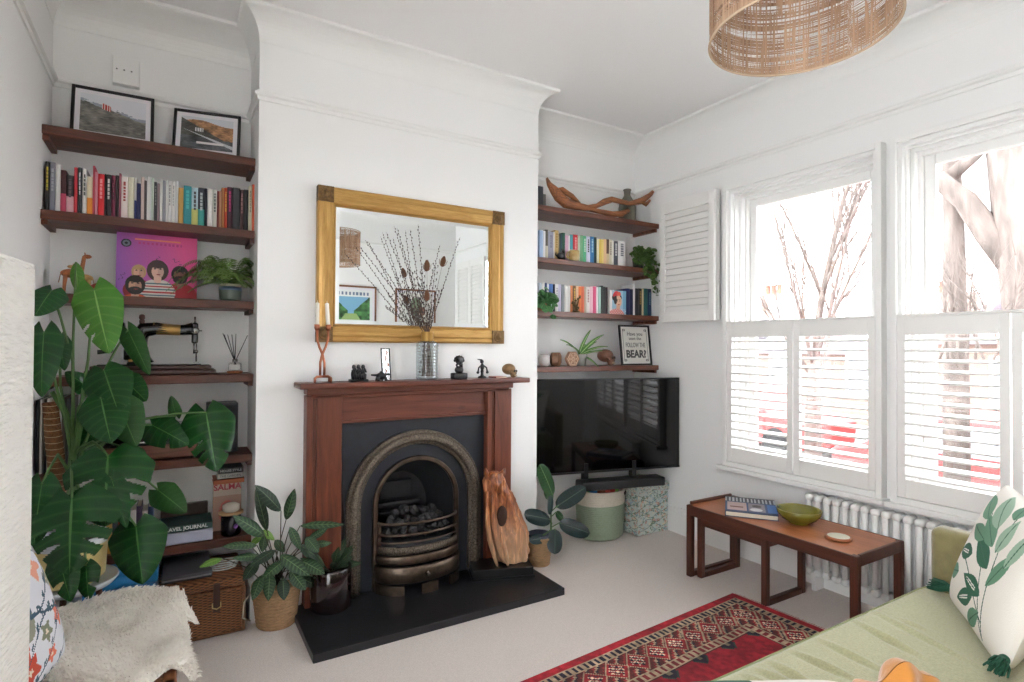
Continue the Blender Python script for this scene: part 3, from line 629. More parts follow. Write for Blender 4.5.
h = nz(1, 3, (4, 340, 1)); v = nz(1, 3, (230, 6, 1)); broad = nz(1, 2, (1.5, 26, 1)); bv = nz(1, 2, (16, .6, 1))
thr = M2('MULTIPLY_ADD', broad, .9, -.02)
den = M2('MAXIMUM', M2('GREATER_THAN', h, M2('MULTIPLY_ADD', broad, .57, .18)), M2('GREATER_THAN', v, M2('MULTIPLY_ADD', broad, .34, .335)))
rp = N.new('ShaderNodeValToRGB'); rp.color_ramp.elements[0].position = .33; rp.color_ramp.elements[1].position = .6; rp.color_ramp.elements[0].color = lin((112, 80, 58))+(1,); rp.color_ramp.elements[1].color = lin((190, 158, 130))+(1,)
K.new(M2('MULTIPLY_ADD', v, .5, M2('MULTIPLY', bv, .5)), rp.inputs[0]); K.new(rp.outputs[0], p.inputs['Base Color'])
tl = N.new('ShaderNodeBsdfTranslucent'); K.new(rp.outputs[0], tl.inputs[0]); ms = N.new('ShaderNodeMixShader'); ms.inputs[0].default_value = .4; K.new(p.outputs[0], ms.inputs[1]); K.new(tl.outputs[0], ms.inputs[2])
tr = N.new('ShaderNodeBsdfTransparent'); m2 = N.new('ShaderNodeMixShader'); K.new(den, m2.inputs[0]); K.new(tr.outputs[0], m2.inputs[1]); K.new(ms.outputs[0], m2.inputs[2]); K.new(m2.outputs[0], N['Material Output'].inputs[0])
G().lathe([(LR, 0), (LR, LH)], LC, 96).build('woven_shade', m, t, fixn=False)
for z in (0, LH): G().tube([(LC.x+LR*cos(a), LC.y+LR*sin(a), LC.z+z) for a in [2*pi*k/72 for k in range(72)]], .0032, 6, closed=True).build('rim', mat('shade_rim', (176, 152, 126), .7), t)
g = G().box((-.006, -.0015, 0), (.006, .0015, LH), Matrix.Translation((LC.x, LC.y, LC.z)) @ Matrix.Rotation(radians(128), 4, 'Z') @ Matrix.Translation((0, LR-.003, 0))); g.build('seam', mat('seam_tape', (150, 96, 62), .8), t)
g = G()
for k in range(3):
    a = 2*pi*k/3; g.tube([(LC.x, LC.y, LC.z+LH-.03), (LC.x+LR*cos(a), LC.y+LR*sin(a), LC.z+LH-.003)], .002, 5)
g.build('spider', BLACK, t); G().lathe([(0, 0), (.02, .0), (.022, .06), (.012, .08), (0, .08)], (LC.x, LC.y, LC.z+LH-.06), 16).build('bulb_holder', TRIM, t)
G().ball((LC.x, LC.y, LC.z+LH-.09), (.028, .028, .035)).build('bulb', mat('frosted_bulb', (245, 245, 240), .3), t)
G().tube([(LC.x, LC.y, LC.z+LH), (LC.x, LC.y, ZC)], .003, 6).build('flex', TRIM, t); G().lathe([(0, 0), (.045, 0), (.04, -.025), (.01, -.04), (0, -.04)], (LC.x, LC.y, ZC), 20).build('ceiling_rose', TRIM, t)
# ---------------------------------------------------------------- paper floor lamp
PAPER = mat('crinkled_rice_paper', (238, 236, 230), .85, noise=.05, nscale=14, stretch=(1, 1, 4), bump=.9, bscale=26)
pc = Vector((-.2735, 1.68, 0)); dr = Vector((-sin(radians(7.6)), -cos(radians(7.6)), 0)); ML = Matrix.Translation(pc) @ Matrix.Rotation(radians(-7.6), 4, 'Z')
t = thing('floor_lamp', 'tall square white crinkled paper floor lamp at left edge', 'lamp', (pc.x-.1, pc.y-.13, 0))
G().rbox((-.205, -.27, .06), (0, 0, 1.535), .006, 2, ML).build('paper_shade', PAPER, t); G().box((-.19, -.25, 0), (-.01, -.01, .06), ML).build('base', BLACK, t)
# ---------------------------------------------------------------- sofa
SOFA = mat('sage_green_weave', (182, 180, 140), .9, noise=.22, nscale=160, bump=.4, bscale=400, sheen=.3); SOFA2 = mat('olive_velvet', (140, 130, 88), .85, noise=.2, nscale=30, sheen=.5, bump=.15, bscale=300)
t = thing('sofa', 'pale sage green sofa with thin olive green arm in the near right corner', 'sofa', (1.6, .55, 0))
G().rbox((.24, .02, .1), (2.50, 1.03, .33), .03, 3).build('base_frame', SOFA2, t)
RIDGE = []
for (x1_, y1_, x2_, y2_, am_) in ((862, 622, 916, 652, .012), (826, 640, 880, 668, .010), (800, 652, 850, 676, .011), (776, 662, 812, 684, .012), (748, 674, 775, 690, .010), (880, 612, 960, 655, .008), (905, 618, 925, 628, .006), (760, 668, 790, 682, .009)):
    a_ = at(x1_, y1_, 2, .46); b_ = at(x2_, y2_, 2, .46); RIDGE.append((a_.x, a_.y, b_.x, b_.y, am_))
def seat(u, v):
    x = .24+2.265*u; y = .1+.965*v; r = .05; e = min((u)*2.265, (1-u)*2.265, (1-v)*.965); k = max(0, 1-e/.06); z = .452-.05*k*k
    ridge = .0
    for (ax_, ay_, bx_, by_, am) in RIDGE:
        ex_, ey_ = bx_-ax_, by_-ay_; LL = ex_*ex_+ey_*ey_; tt = ((x-ax_)*ex_+(y-ay_)*ey_)/LL; dd = ((x-ax_)*ey_-(y-ay_)*ex_)/sqrt(LL)
        if -.3 < tt < 1.3 and abs(dd) < .08: env = sin(pi*min(1, max(0, (tt+.3)/1.6)))**1.5; ridge += am*env*(math.exp(-(dd/.011)**2)-.7*math.exp(-((dd-.018)/.010)**2))
    return Vector((x, y, z+ridge+.008*sin(x*2.1)*sin(y*3)+.012*(1-(2*v-1)**2)))
g = G().grid(seat, 330, 150); g.rbox((.245, .1, .30), (2.50, 1.06, .425), .03, 3); g.build('seat_cushion', SOFA, t, fixn=False)
pts = [seat(k/60, .972)+Vector((0, 0, .003)) for k in range(1, 59)]+[seat(.975, .97-.02*k)+Vector((0, 0, .003)) for k in range(1, 40)]; G().tube(pts, .0028, 5).build('piping', mat('piping', (146, 150, 108), .9), t)
def armf(y0, y1, x0, x1, z1): return G().rbox((x0, y0, .1), (x1, y1, z1), .03, 4)
armf(.06, 1.035, 2.51, 2.60, .668).build('arm', SOFA2, t); armf(.06, 1.035, .14, .23, .668).build('arm', SOFA2, t); armf(-.12, .08, .14, 2.6, .80).build('backrest', SOFA, t)
for x in (.22, 2.5):
    for y in (.05, .95): G().lathe([(.018, 0), (.028, .1)], (x, y, 0), 14).build('foot', TEAKV, t)
# ---------------------------------------------------------------- books
PAGES = mat('book_pages', (222, 212, 194), .9)
def cmat(c, r=.5): return mat('cover_%d_%d_%d' % tuple(c), c, r)
def book(x0, x1, y, z, h, c, label, group, dep=.14, c2=None, band=None, name='book', lean=0):
    """upright book, spine towards -Y; c2 = colour of its lower half; band = title patch colour"""
    w = x1-x0; g = G(); t = min(.0025, w*.2)
    a = w*.5; sp = [(x0, y+.004), (x0+w*.15, y+.001), (x0+w*.5, y), (x1-w*.15, y+.001), (x1, y+.004), (x1, y+dep), (x1-t, y+dep), (x1-t, y+.006), (x0+t, y+.006), (x0+t, y+dep), (x0, y+dep)]
    g.prism(sp, 2, z+.0005, z+h)
    g.slot(1).box((x0+t, y+.007, z+.004), (x1-t, y+dep-.004, z+h-.004))
    ms = [cmat(c), PAGES]
    if c2: g.slot(2).prism([(x0-.0004, y+.0038), (x0+w*.15, y+.0004), (x0+w*.5, y-.0006), (x1-w*.15, y+.0004), (x1+.0004, y+.0038), (x1+.0004, y+.03), (x0-.0004, y+.03)], 2, z+.0006, z+h*.45); ms.append(cmat(c2))
    if band:
        g.slot(len(ms)); ms.append(cmat(band)); n = max(2, int(h*26)); zz = z+h*.42
        while zz < z+h*.88:
            l = random.uniform(.008, .02); g.box((x0+w*.32, y-.0012, zz), (x1-w*.32, y+.002, min(zz+l, z+h*.9))); zz += l+.004
    o = g.build(name, ms, None, label=label, cat='book', group=group)
    if lean: o.rotation_euler.y = lean
    return o
ORD = ['first', 'second', 'third', 'fourth', 'fifth', 'sixth', 'seventh', 'eighth', 'ninth', 'tenth', 'eleventh', 'twelfth', 'thirteenth', 'fourteenth', 'fifteenth', 'sixteenth', 'seventeenth', 'eighteenth', 'nineteenth', 'twentieth', 'twenty-first', 'twenty-second', 'twenty-third', 'twenty-fourth', 'twenty-fifth', 'twenty-sixth', 'twenty-seventh', 'twenty-eighth', 'twenty-ninth', 'thirtieth', 'thirty-first', 'thirty-second', 'thirty-third', 'thirty-fourth', 'thirty-fifth', 'thirty-sixth', 'thirty-seventh', 'thirty-eighth', 'thirty-ninth', 'fortieth', 'forty-first', 'forty-second', 'forty-third', 'forty-fourth', 'forty-fifth', 'forty-sixth', 'forty-seventh', 'forty-eighth']
def row(data, ox, oy, sc, yp, z, where, group, dep=.14, start=0, total=0):
    """data: spine edges and top as read from the photo; each is turned into its place on the shelf"""
    for i, d in enumerate(data):
        a, b, top, c, nm = d[:5]; x0 = at(ox+a/sc, 200, 1, yp).x; x1 = at(ox+b/sc, 200, 1, yp).x
        px_ = ox+(a+b)/2/sc; h = at(px_, oy+top/sc, 1, yp).z-z; h = max(.1, h)
        c2 = d[5] if len(d) > 5 else None; band = d[6] if len(d) > 6 else None
        k = start+i; pos = '%s from the left' % ORD[k] if k <= 24 or not total else ('%s from the right' % ORD[total-1-k])
        book(x0+.0004, x1-.0004, yp+random.uniform(0, .004), z, h, c, '%s book, %s on %s' % (nm, pos, where), group, dep, c2, band)
DK = (34, 32, 36); WH = (222, 220, 216); 
LB = [(110, 145, 85, DK, 'black yellow-topped', None, (200, 190, 60)), (145, 190, 90, (122, 124, 134), 'tall grey', None, (170, 172, 178)), (190, 228, 105, WH, 'white'), (228, 272, 150, (70, 30, 34), 'black and pink checked', (200, 70, 100)), (272, 330, 190, DK, 'black-topped pale pink', (222, 170, 178), (90, 80, 84)),
      (330, 357, 130, (196, 52, 62), 'red'), (357, 392, 130, (48, 52, 56), 'dark grey', None, (190, 190, 190)), (392, 430, 140, WH, 'white black-marked', None, (70, 70, 70)), (430, 472, 200, (216, 204, 176), 'cream and orange', (222, 136, 44)), (472, 490, 118, (190, 70, 88), 'tall thin rose red'), (490, 512, 165, (218, 150, 164), 'pink'),
      (512, 562, 180, (206, 28, 40), 'thick bright red', None, (230, 150, 150)), (562, 574, 180, DK, 'thin black'), (574, 615, 185, DK, 'black white-lettered', None, WH), (615, 645, 190, (116, 38, 66), 'dark magenta', None, (60, 20, 30)), (645, 672, 190, (52, 44, 44), 'dark brown'), (672, 690, 175, (150, 84, 100), 'dusky pink'),
      (690, 740, 200, (224, 212, 208), 'white red-blotched', None, (150, 50, 50)), (740, 790, 205, (206, 200, 178), 'cream'), (790, 806, 200, WH, 'thin white blue-footed', (60, 70, 130)), (806, 838, 250, (44, 46, 92), 'navy'), (838, 868, 205, (206, 186, 178), 'pinkish tan'), (868, 890, 230, (92, 92, 96), 'grey'), (890, 912, 200, WH, 'white')]
LB2 = [(8, 30, 205, (214, 190, 186), 'pinkish white'), (30, 50, 230, (74, 62, 62), 'dark brown'), (50, 68, 200, (226, 224, 222), 'tall thin white'), (68, 85, 205, (210, 212, 214), 'pale grey'), (85, 105, 210, (196, 210, 196), 'pale green'), (105, 130, 240, (56, 56, 60), 'charcoal', None, (130, 130, 130)), (130, 150, 250, (150, 128, 134), 'mauve'), (150, 170, 220, WH, 'thin white'), (170, 195, 230, (148, 150, 158), 'mid grey'), (195, 210, 225, (226, 226, 224), 'slim white'), (210, 240, 232, (214, 212, 212), 'off-white', None, (150, 150, 150)), (240, 266, 238, WH, 'white', None, (170, 170, 170)), (266, 290, 235, (206, 206, 208), 'whitish dark-tipped'),
       (290, 330, 285, (190, 148, 78), 'mustard'), (330, 392, 270, (36, 130, 138), 'thick turquoise', None, (70, 170, 170)), (392, 440, 285, (170, 196, 204), 'pale blue and yellow', (190, 190, 110), (70, 70, 70)), (440, 490, 285, (34, 40, 50), 'black and teal', (60, 150, 140), (170, 180, 180)), (490, 512, 290, (36, 36, 52), 'dark navy'), (512, 550, 290, (226, 222, 218), 'wide white'), (550, 585, 300, (200, 200, 192), 'ivory dark-striped', None, (90, 100, 100)), (585, 600, 310, (120, 40, 36), 'thin dark red'), (600, 617, 310, (198, 150, 120), 'thin tan'), (617, 640, 285, (168, 112, 66), 'brown'), (640, 662, 285, (196, 70, 44), 'red and yellow', None, (220, 180, 70)), (662, 700, 280, (60, 22, 42), 'black and magenta', None, (180, 40, 110)), (700, 760, 285, (50, 50, 54), 'thick charcoal'), (760, 785, 300, (74, 44, 44), 'dark maroon', None, (180, 130, 130)), (785, 822, 300, (26, 24, 26), 'black'), (822, 850, 270, (210, 202, 176), 'cream', None, (150, 140, 120)), (850, 876, 260, (206, 92, 56), 'orange red')]
tot = len(LB)+len(LB2)
row(LB, 30, 150, 7.575, 3.175, LZ[1], 'left alcove book shelf', 'books on the second shelf of the left alcove', start=0, total=tot)
row(LB2, 140, 150, 7.574, 3.175, LZ[1], 'left alcove book shelf', 'books on the second shelf of the left alcove', start=len(LB), total=tot)
RB = [(38, 68, 120, (160, 184, 216), 'pale blue'), (68, 88, 125, (224, 224, 226), 'white'), (88, 108, 115, (96, 90, 78), 'tall dark-edged cream', (196, 190, 170)), (108, 150, 130, (150, 150, 166), 'thick grey lilac', None, (120, 120, 136)), (150, 160, 130, WH, 'thin white'), (160, 192, 120, (196, 166, 110), 'tan gold', None, (150, 120, 60)), (192, 205, 150, (90, 84, 70), 'thin khaki'), (205, 220, 150, (40, 76, 84), 'dark teal'), (220, 243, 140, (42, 92, 74), 'dark green'), (243, 270, 160, (214, 176, 200), 'lilac pink'), (270, 281, 160, (230, 228, 226), 'slim white'), (281, 305, 155, (70, 150, 160), 'teal and pink', (210, 170, 170)),
      (305, 342, 155, (206, 34, 44), 'bright red', (218, 200, 180), (230, 150, 150)), (342, 362, 160, (196, 210, 188), 'pale sage'), (362, 384, 160, (120, 176, 130), 'mid green'), (384, 410, 165, (88, 176, 130), 'emerald green', None, (200, 220, 200)), (410, 440, 170, (206, 206, 226), 'pale lilac', None, (60, 60, 70)), (440, 472, 170, (44, 116, 168), 'bright blue', None, (150, 190, 210)), (472, 492, 175, (30, 58, 52), 'blackish green'), (492, 510, 190, (222, 220, 190), 'whitish yellow'), (510, 528, 190, (228, 196, 90), 'yellow'), (528, 546, 195, (232, 208, 120), 'pale yellow'), (546, 570, 190, (230, 190, 146), 'peach'), (570, 590, 190, (92, 66, 52), 'dark brown', (214, 190, 150)), (590, 610, 195, (214, 204, 182), 'cream', None, (120, 110, 100)), (610, 626, 200, (226, 222, 214), 'off-white'), (626, 660, 205, (74, 78, 86), 'slate grey', None, (200, 200, 200)), (660, 720, 205, (228, 226, 226), 'wide white', None, (110, 110, 120))]
row(RB, 535, 215, 7.877, 3.16, RZ[1], 'shelf behind the mug, right alcove', 'books on the upper book shelf of the right alcove', start=0, total=len(RB))
RC = [(40, 62, 60, (200, 210, 220), 'pale'), (62, 84, 60, WH, 'white'), (84, 100, 62, (44, 66, 110), 'dark blue'), (100, 118, 66, (220, 222, 226), 'thin white'), (118, 150, 70, (50, 96, 160), 'mid blue', (200, 210, 222)), (150, 165, 72, (34, 40, 66), 'navy'), (165, 190, 74, (226, 224, 224), 'white', None, (160, 160, 170)), (190, 214, 74, (190, 182, 206), 'lilac'), (214, 240, 75, (120, 124, 128), 'grey'), (240, 264, 84, WH, 'clean white'), (264, 285, 86, (216, 214, 212), 'dull white'), (285, 305, 84, (222, 136, 84), 'orange'), (305, 330, 84, (120, 84, 52), 'brown', None, (210, 170, 70)), (330, 350, 88, (232, 190, 150), 'peach'), (350, 374, 90, (226, 122, 62), 'bright orange'), (374, 396, 90, (214, 104, 70), 'burnt orange'), (396, 412, 94, (190, 170, 150), 'tan'), (412, 440, 94, (226, 218, 214), 'white speckled', None, (180, 140, 140)), (440, 465, 90, (236, 190, 204), 'pale pink'), (465, 490, 90, (226, 88, 134), 'hot pink'), (490, 506, 94, (230, 226, 226), 'white'), (506, 526, 94, (170, 204, 196), 'mint'), (526, 546, 85, (34, 46, 40), 'black green'), (546, 562, 92, DK, 'thin black'), (562, 580, 95, (50, 28, 34), 'black maroon')]
row(RC, 535, 275, 7.877, 3.16, RZ[2], 'shelf of the portrait book, right alcove', 'books on the lower book shelf of the right alcove', start=0, total=0)
RC2 = [(722, 750, 105, (34, 38, 84), 'navy'), (750, 775, 110, (26, 30, 60), 'midnight blue'), (775, 790, 72, (230, 226, 224), 'tall slim white'), (790, 818, 105, DK, 'black'), (818, 844, 105, (46, 44, 40), 'black gold-lettered', None, (150, 120, 60)), (844, 858, 108, (200, 180, 140), 'cream'), (858, 890, 105, (50, 100, 96), 'teal'), (890, 920, 108, (34, 52, 84), 'dark blue', None, (90, 120, 140))]
for i, d in enumerate(RC2):
    x0 = at(535+d[0]/7.877, 300, 1, 3.16).x; x1 = at(535+d[1]/7.877, 300, 1, 3.16).x; h = at(535+d[0]/7.877, 275+d[2]/7.877, 1, 3.16).z-RZ[2]
    book(x0+.0005, x1-.0005, 3.16, RZ[2], h, d[3], '%s book, %s to the right of the portrait book' % (d[4], ORD[i]), 'books right of the portrait book', c2=None, band=d[6] if len(d) > 6 else None)
# portrait book facing out
def portrait(u, v):
    c = base(u, (150, 186, 206)); c[u < .12] = (232, 226, 224); c[u > .8] = (110, 160, 190)
    put(c, ell(u, v, .42, .70, .30, .18), (36, 26, 30)); put(c, ell(u, v, .40, .88, .16, .10), (214, 62, 62)); put(c, ell(u, v, .55, .86, .12, .09), (226, 92, 74)); put(c, ell(u, v, .27, .80, .10, .08), (196, 50, 60))
    put(c, ell(u, v, .52, .55, .20, .24), (222, 178, 150)); put(c, ell(u, v, .33, .60, .10, .18), (36, 26, 30)); put(c, ell(u, v, .5, .28, .12, .16), (214, 166, 140))
    put(c, ell(u, v, .42, .04, .45, .2), (208, 120, 112)); k = (np.sin(u*60)*np.sin(v*50) > .4) & (v < .22); c[k] = (236, 214, 210)
    put(c, ell(u, v, .46, .62, .05, .012), (40, 26, 26)); put(c, ell(u, v, .60, .62, .05, .012), (40, 26, 26)); put(c, ell(u, v, .46, .57, .03, .016), (50, 36, 34)); put(c, ell(u, v, .60, .57, .03, .016), (50, 36, 34)); put(c, ell(u, v, .545, .42, .05, .018), (178, 52, 56))
    return c
a = at(610, 313, 1, 3.15); b_ = at(626, 313, 1, 3.15); t = thing('book', 'book facing out with a portrait of a woman wearing red flowers', 'book', ((a.x+b_.x)/2, 3.15, RZ[2]))
G().box((a.x, 3.15, RZ[2]), (b_.x, 3.175, RZ[2]+.178)).build('block', cmat(WH), t); paint('cover', (a.x, 3.1492, RZ[2]), (b_.x-a.x, 0, 0), (0, 0, .178), 60, 80, portrait, PAINT, t)
# ---------------------------------------------------------------- framed landscape prints on the top left shelf
FRB = mat('black_frame', (26, 24, 26), .35); MOUNT = mat('white_mount', (226, 222, 226), .8)
def land1(u, v):
    c = base(u, (216, 216, 222)); n = vnoise(u, v, 9, 4)*.5+vnoise(u, v*3, 22, 5)*.5; hz = .80-.36*u+.04*vnoise(u, v*0, 12, 6)
    m = v < hz; g_ = (70+90*n)[..., None]*np.array([1.0, .98, .92]); c[m] = g_[m]; m = (v > hz-.03) & (v < hz+.05) & (n > .42); c[m] = (150, 156, 168)
    m = (u > .32) & (u < .46) & (v > hz-.06) & (v < hz+.09); c[m] = (176, 60, 54); m &= (np.sin(u*160) > .4); c[m] = (226, 216, 210); return c
def land2(u, v):
    c = base(u, (206, 208, 214)); n = vnoise(u, v, 8, 14)*.5+vnoise(u, v*2, 24, 15)*.5; hz = .84+.08*np.sin(u*5)
    m = v < hz; c[m] = ((np.array([172, 128, 92.]))*(.5+.8*n[..., None]))[m]; m = (v < .95-.75*u); c[m] = ((np.array([84, 82, 76.]))*(.5+.9*n[..., None]))[m]
    m = v < .42-.1*u; c[m] = ((np.array([92, 94, 98.]))*(.6+.7*n[..., None]))[m]; m = np.abs(v-(.62-.5*u)) < .05*u; c[m] = (196, 198, 202); m = (np.abs(v-.20) < .035) & (u > .3) & (u < .82); c[m] = (226, 222, 220)
    m = (u > .26) & (u < .42) & (v > .55) & (v < .66); c[m] = (228, 228, 228); m &= np.sin(u*220) > .3; c[m] = (70, 70, 74); return c
def frame(name, label, cat, P, Ux, Uz, w, h, fw, fn, matf=FRB, mount=.02, dep=.018, nu=90, nv=60, group=None, glass=False):
    """P bottom-left corner of the front face; Ux, Uz unit vectors"""
    Ux, Uz = Vector(Ux).normalized(), Vector(Uz).normalized(); Nb = Uz.cross(Ux); Nb = Nb if Nb.y*1 > 0 or abs(Nb.x) > .5 else Nb; P = Vector(P)
    M = Matrix(((Ux.x, Nb.x, Uz.x, P.x), (Ux.y, Nb.y, Uz.y, P.y), (Ux.z, Nb.z, Uz.z, P.z), (0, 0, 0, 1)))
    t = thing(name, label, cat, P+Ux*w/2, group=group)
    g = G(); g.box((0, 0, 0), (fw, dep, h), M).box((w-fw, 0, 0), (w, dep, h), M).box((fw, 0, 0), (w-fw, dep, fw), M).box((fw, 0, h-fw), (w-fw, dep, h), M); g.build('frame', matf, t, bevel=.0015)
    G().box((fw, .006, fw), (w-fw, dep-.001, h-fw), M).build('mount', MOUNT, t); q = fw+mount
    paint('print', M @ Vector((q, .0055, q)), Ux*(w-2*q), Uz*(h-2*q), nu, nv, fn, PAINT, t); return t, M
U2 = Vector((cos(radians(-6)), sin(radians(-6)), 0)); tl_ = radians(12); 
frame('picture_frame', 'black framed photograph of a red house on a moor, on top left shelf', 'picture', (-.417, 3.235, LZ[0]+.001), (cos(radians(-2)), sin(radians(-2)), 0), (0, sin(tl_), cos(tl_)), .325, .26, .014, land1)
frame('picture_frame', 'black framed photograph of a valley road with white houses, on top left shelf', 'picture', (-.018, 3.255, LZ[0]+.001), (cos(radians(-11)), sin(radians(-11)), 0), (sin(tl_)*sin(radians(11)), sin(tl_)*cos(radians(11)), cos(tl_)), .305, .245, .014, land2)
t = thing('wall_socket', 'white junction box on the wall above the left framed photograph', 'electrical box', (-.213, YB, 2.63)); G().rbox((-.268, 3.335, 2.63), (-.158, 3.375, 2.765), .004, 2).build('cover', TRIM, t)
g = G()
for k in range(3): g.ball((-.25+.03*k, 3.335, 2.70), (.004, .003, .004), 8, 6)
g.build('screws', mat('grey_screw', (120, 120, 120), .4, metal=.7), t)
# ---------------------------------------------------------------- pink record sleeve (plain invented portrait group)
def album(u, v):
    c = base(u, (0, 0, 0)); a, b = np.array([156, 96, 184.]), np.array([244, 96, 160.]); k = np.clip(u*1.1+v*.25-.1, 0, 1)[..., None]; c[:] = a*(1-k)+b*k
    r = np.hypot((u-.115)*1, (v-.84)); c[r < .062] = (30, 34, 44); c[r < .045] = (120, 130, 140); c[r < .02] = (40, 44, 50)
    m = (np.abs(v-(.915)) < .012) & (u > .22) & (u < .78); c[m] = (250, 150, 120); m = (np.abs(v-.855) < .018) & (u > .24) & (u < .8) & (np.sin(u*120) > -.2); c[m] = (206, 70, 140)
    def head(x, y, s, hair, skin, shirt, beard=False, bigh=1.0):
        put(c, ell(u, v, x, y-.42*s, .26*s, .24*s), shirt); put(c, ell(u, v, x, y-.02*s, .125*s*bigh, .155*s*bigh), hair); put(c, ell(u, v, x, y-.18*s, .055*s, .1*s), skin); put(c, ell(u, v, x, y-.04*s, .088*s, .125*s), skin); put(c, ell(u, v, x, y+.065*s, .095*s, .045*s), hair)
        if beard: put(c, ell(u, v, x, y-.12*s, .10*s, .07*s), hair)
        for e in (-1, 1): put(c, ell(u, v, x+e*.04*s, y+.01*s, .018*s, .012*s), (40, 28, 28))
        put(c, ell(u, v, x+.01*s, y-.095*s, .03*s, .01*s), (150, 56, 60)); m = ell(u, v, x+.05*s, y-.03*s, .05*s, .11*s) & ell(u, v, x, y-.02*s, .10*s, .145*s); c[m] *= .9
    head(.27, .42, .72, (196, 160, 110), (226, 176, 150), (150, 40, 50)); head(.78, .42, .88, (34, 26, 26), (150, 104, 84), (176, 30, 44), True)
    head(.50, .46, .86, (60, 40, 34), (230, 190, 172), (222, 214, 206), False, 1.25); m = ell(u, v, .50, .46-.42*.86, .26*.86, .24*.86) & (v < .27); s = (v*100 % 9); c[m & (s < 2)] = (190, 50, 56); c[m & (s > 4.5) & (s < 6.5)] = (60, 110, 120)
    head(.23, .22, .88, (34, 26, 26), (206, 160, 136), (214, 84, 40), True, 1.1)
    for (x, y, a_) in ((.07, .32, 1.2), (.5, .6, 1.5), (.74, .60, -.5)): 
        d = (u-x)*np.cos(a_)+(v-y)*np.sin(a_); e = -(u-x)*np.sin(a_)+(v-y)*np.cos(a_); c[(np.abs(d) < .07) & (np.abs(e-.02*np.sin(d*90)) < .004)] = (50, 30, 70)
    return c
t = thing('record_sleeve', 'pink and purple record sleeve with four people, propped under the upper book shelf', 'record', (-.07, 3.29, LZ[2])); a = Vector((-.238, 3.262, LZ[2]+.001)); tz = Vector((0, sin(radians(5)), cos(radians(5))))
M = Matrix.Translation(a) @ Matrix.Rotation(radians(-5), 4, 'X'); G().box((0, .0008, 0), (.338, .006, .318), M).build('sleeve', cmat((150, 80, 170)), t); paint('cover', a, (.338, 0, 0), tz*.318, 170, 160, album, PAINT, t)
# ---------------------------------------------------------------- carved animals
GIR = mat('carved_painted_wood', (176, 104, 58), .55, noise=.5, nscale=60)
def quad(g, c, s, dirx, neck, legs=.09, body=(.045, .018, .022), head=(.018, .008, .01)):
    x, y, z = c
    for dx in (-1, 1):
        for dy in (-1, 1): g.tube([(x+dx*.03*s, y+dy*.009*s, z), (x+dx*.028*s, y+dy*.009*s, z+legs*s*.5), (x+dx*.024*s, y+dy*.008*s, z+legs*s)], [.005*s, .006*s, .009*s], 7)
    g.ball((x, y, z+legs*s+.01*s), tuple(b*s for b in body), 12, 8)
    g.tube([(x+dirx*.03*s, y, z+legs*s+.012*s), (x+dirx*(.04)*s, y, z+legs*s+neck*s*.55), (x+dirx*.046*s, y, z+legs*s+neck*s)], [.014*s, .009*s, .008*s], 8)
    g.ball((x+dirx*.058*s, y, z+legs*s+neck*s), tuple(b*s for b in head), 10, 6); 
    for e in (-1, 1): g.tube([(x+dirx*.05*s, y+e*.005*s, z+legs*s+neck*s), (x+dirx*.048*s, y+e*.008*s, z+legs*s+neck*s+.018*s)], .002*s, 5)
    g.tube([(x-dirx*.042*s, y, z+legs*s+.012*s), (x-dirx*.05*s, y, z+legs*s*.6)], .002*s, 5)
g = G(); quad(g, (-.395, 3.2, LZ[2]), .95, 1, .095); g.build('carved_giraffe', GIR, label='tall brown carved giraffe figure on third shelf of left alcove', cat='figurine')
g = G(); quad(g, (-.355, 3.225, LZ[2]), .8, -1, .07); g.build('carved_giraffe', mat('pale_carved_wood', (200, 160, 100), .5, noise=.4, nscale=70), label='paler small carved giraffe figure behind the tall one', cat='figurine')
g = G(); c = Vector((-.305, 3.19, LZ[2])); g.ball(c+Vector((0, 0, .035)), (.034, .016, .02), 12, 8, M=Matrix.Rotation(radians(-28), 4, 'Y')).ball(c+Vector((.028, 0, .062)), (.014, .012, .013)).tube([c+Vector((.038, 0, .062)), c+Vector((.052, 0, .059))], [.005, .001], 6).tube([c+Vector((-.02, 0, .025)), c+Vector((-.058, 0, .006))], [.012, .003], 6)
for e in (-1, 1): g.tube([c+Vector((0, e*.008, .02)), c+Vector((.004, e*.008, 0))], .003, 5)
g.build('bird_ornament', mat('red_glaze', (186, 52, 40), .4, noise=.4, nscale=50), label='small red bird ornament beside the pink record sleeve', cat='ornament')
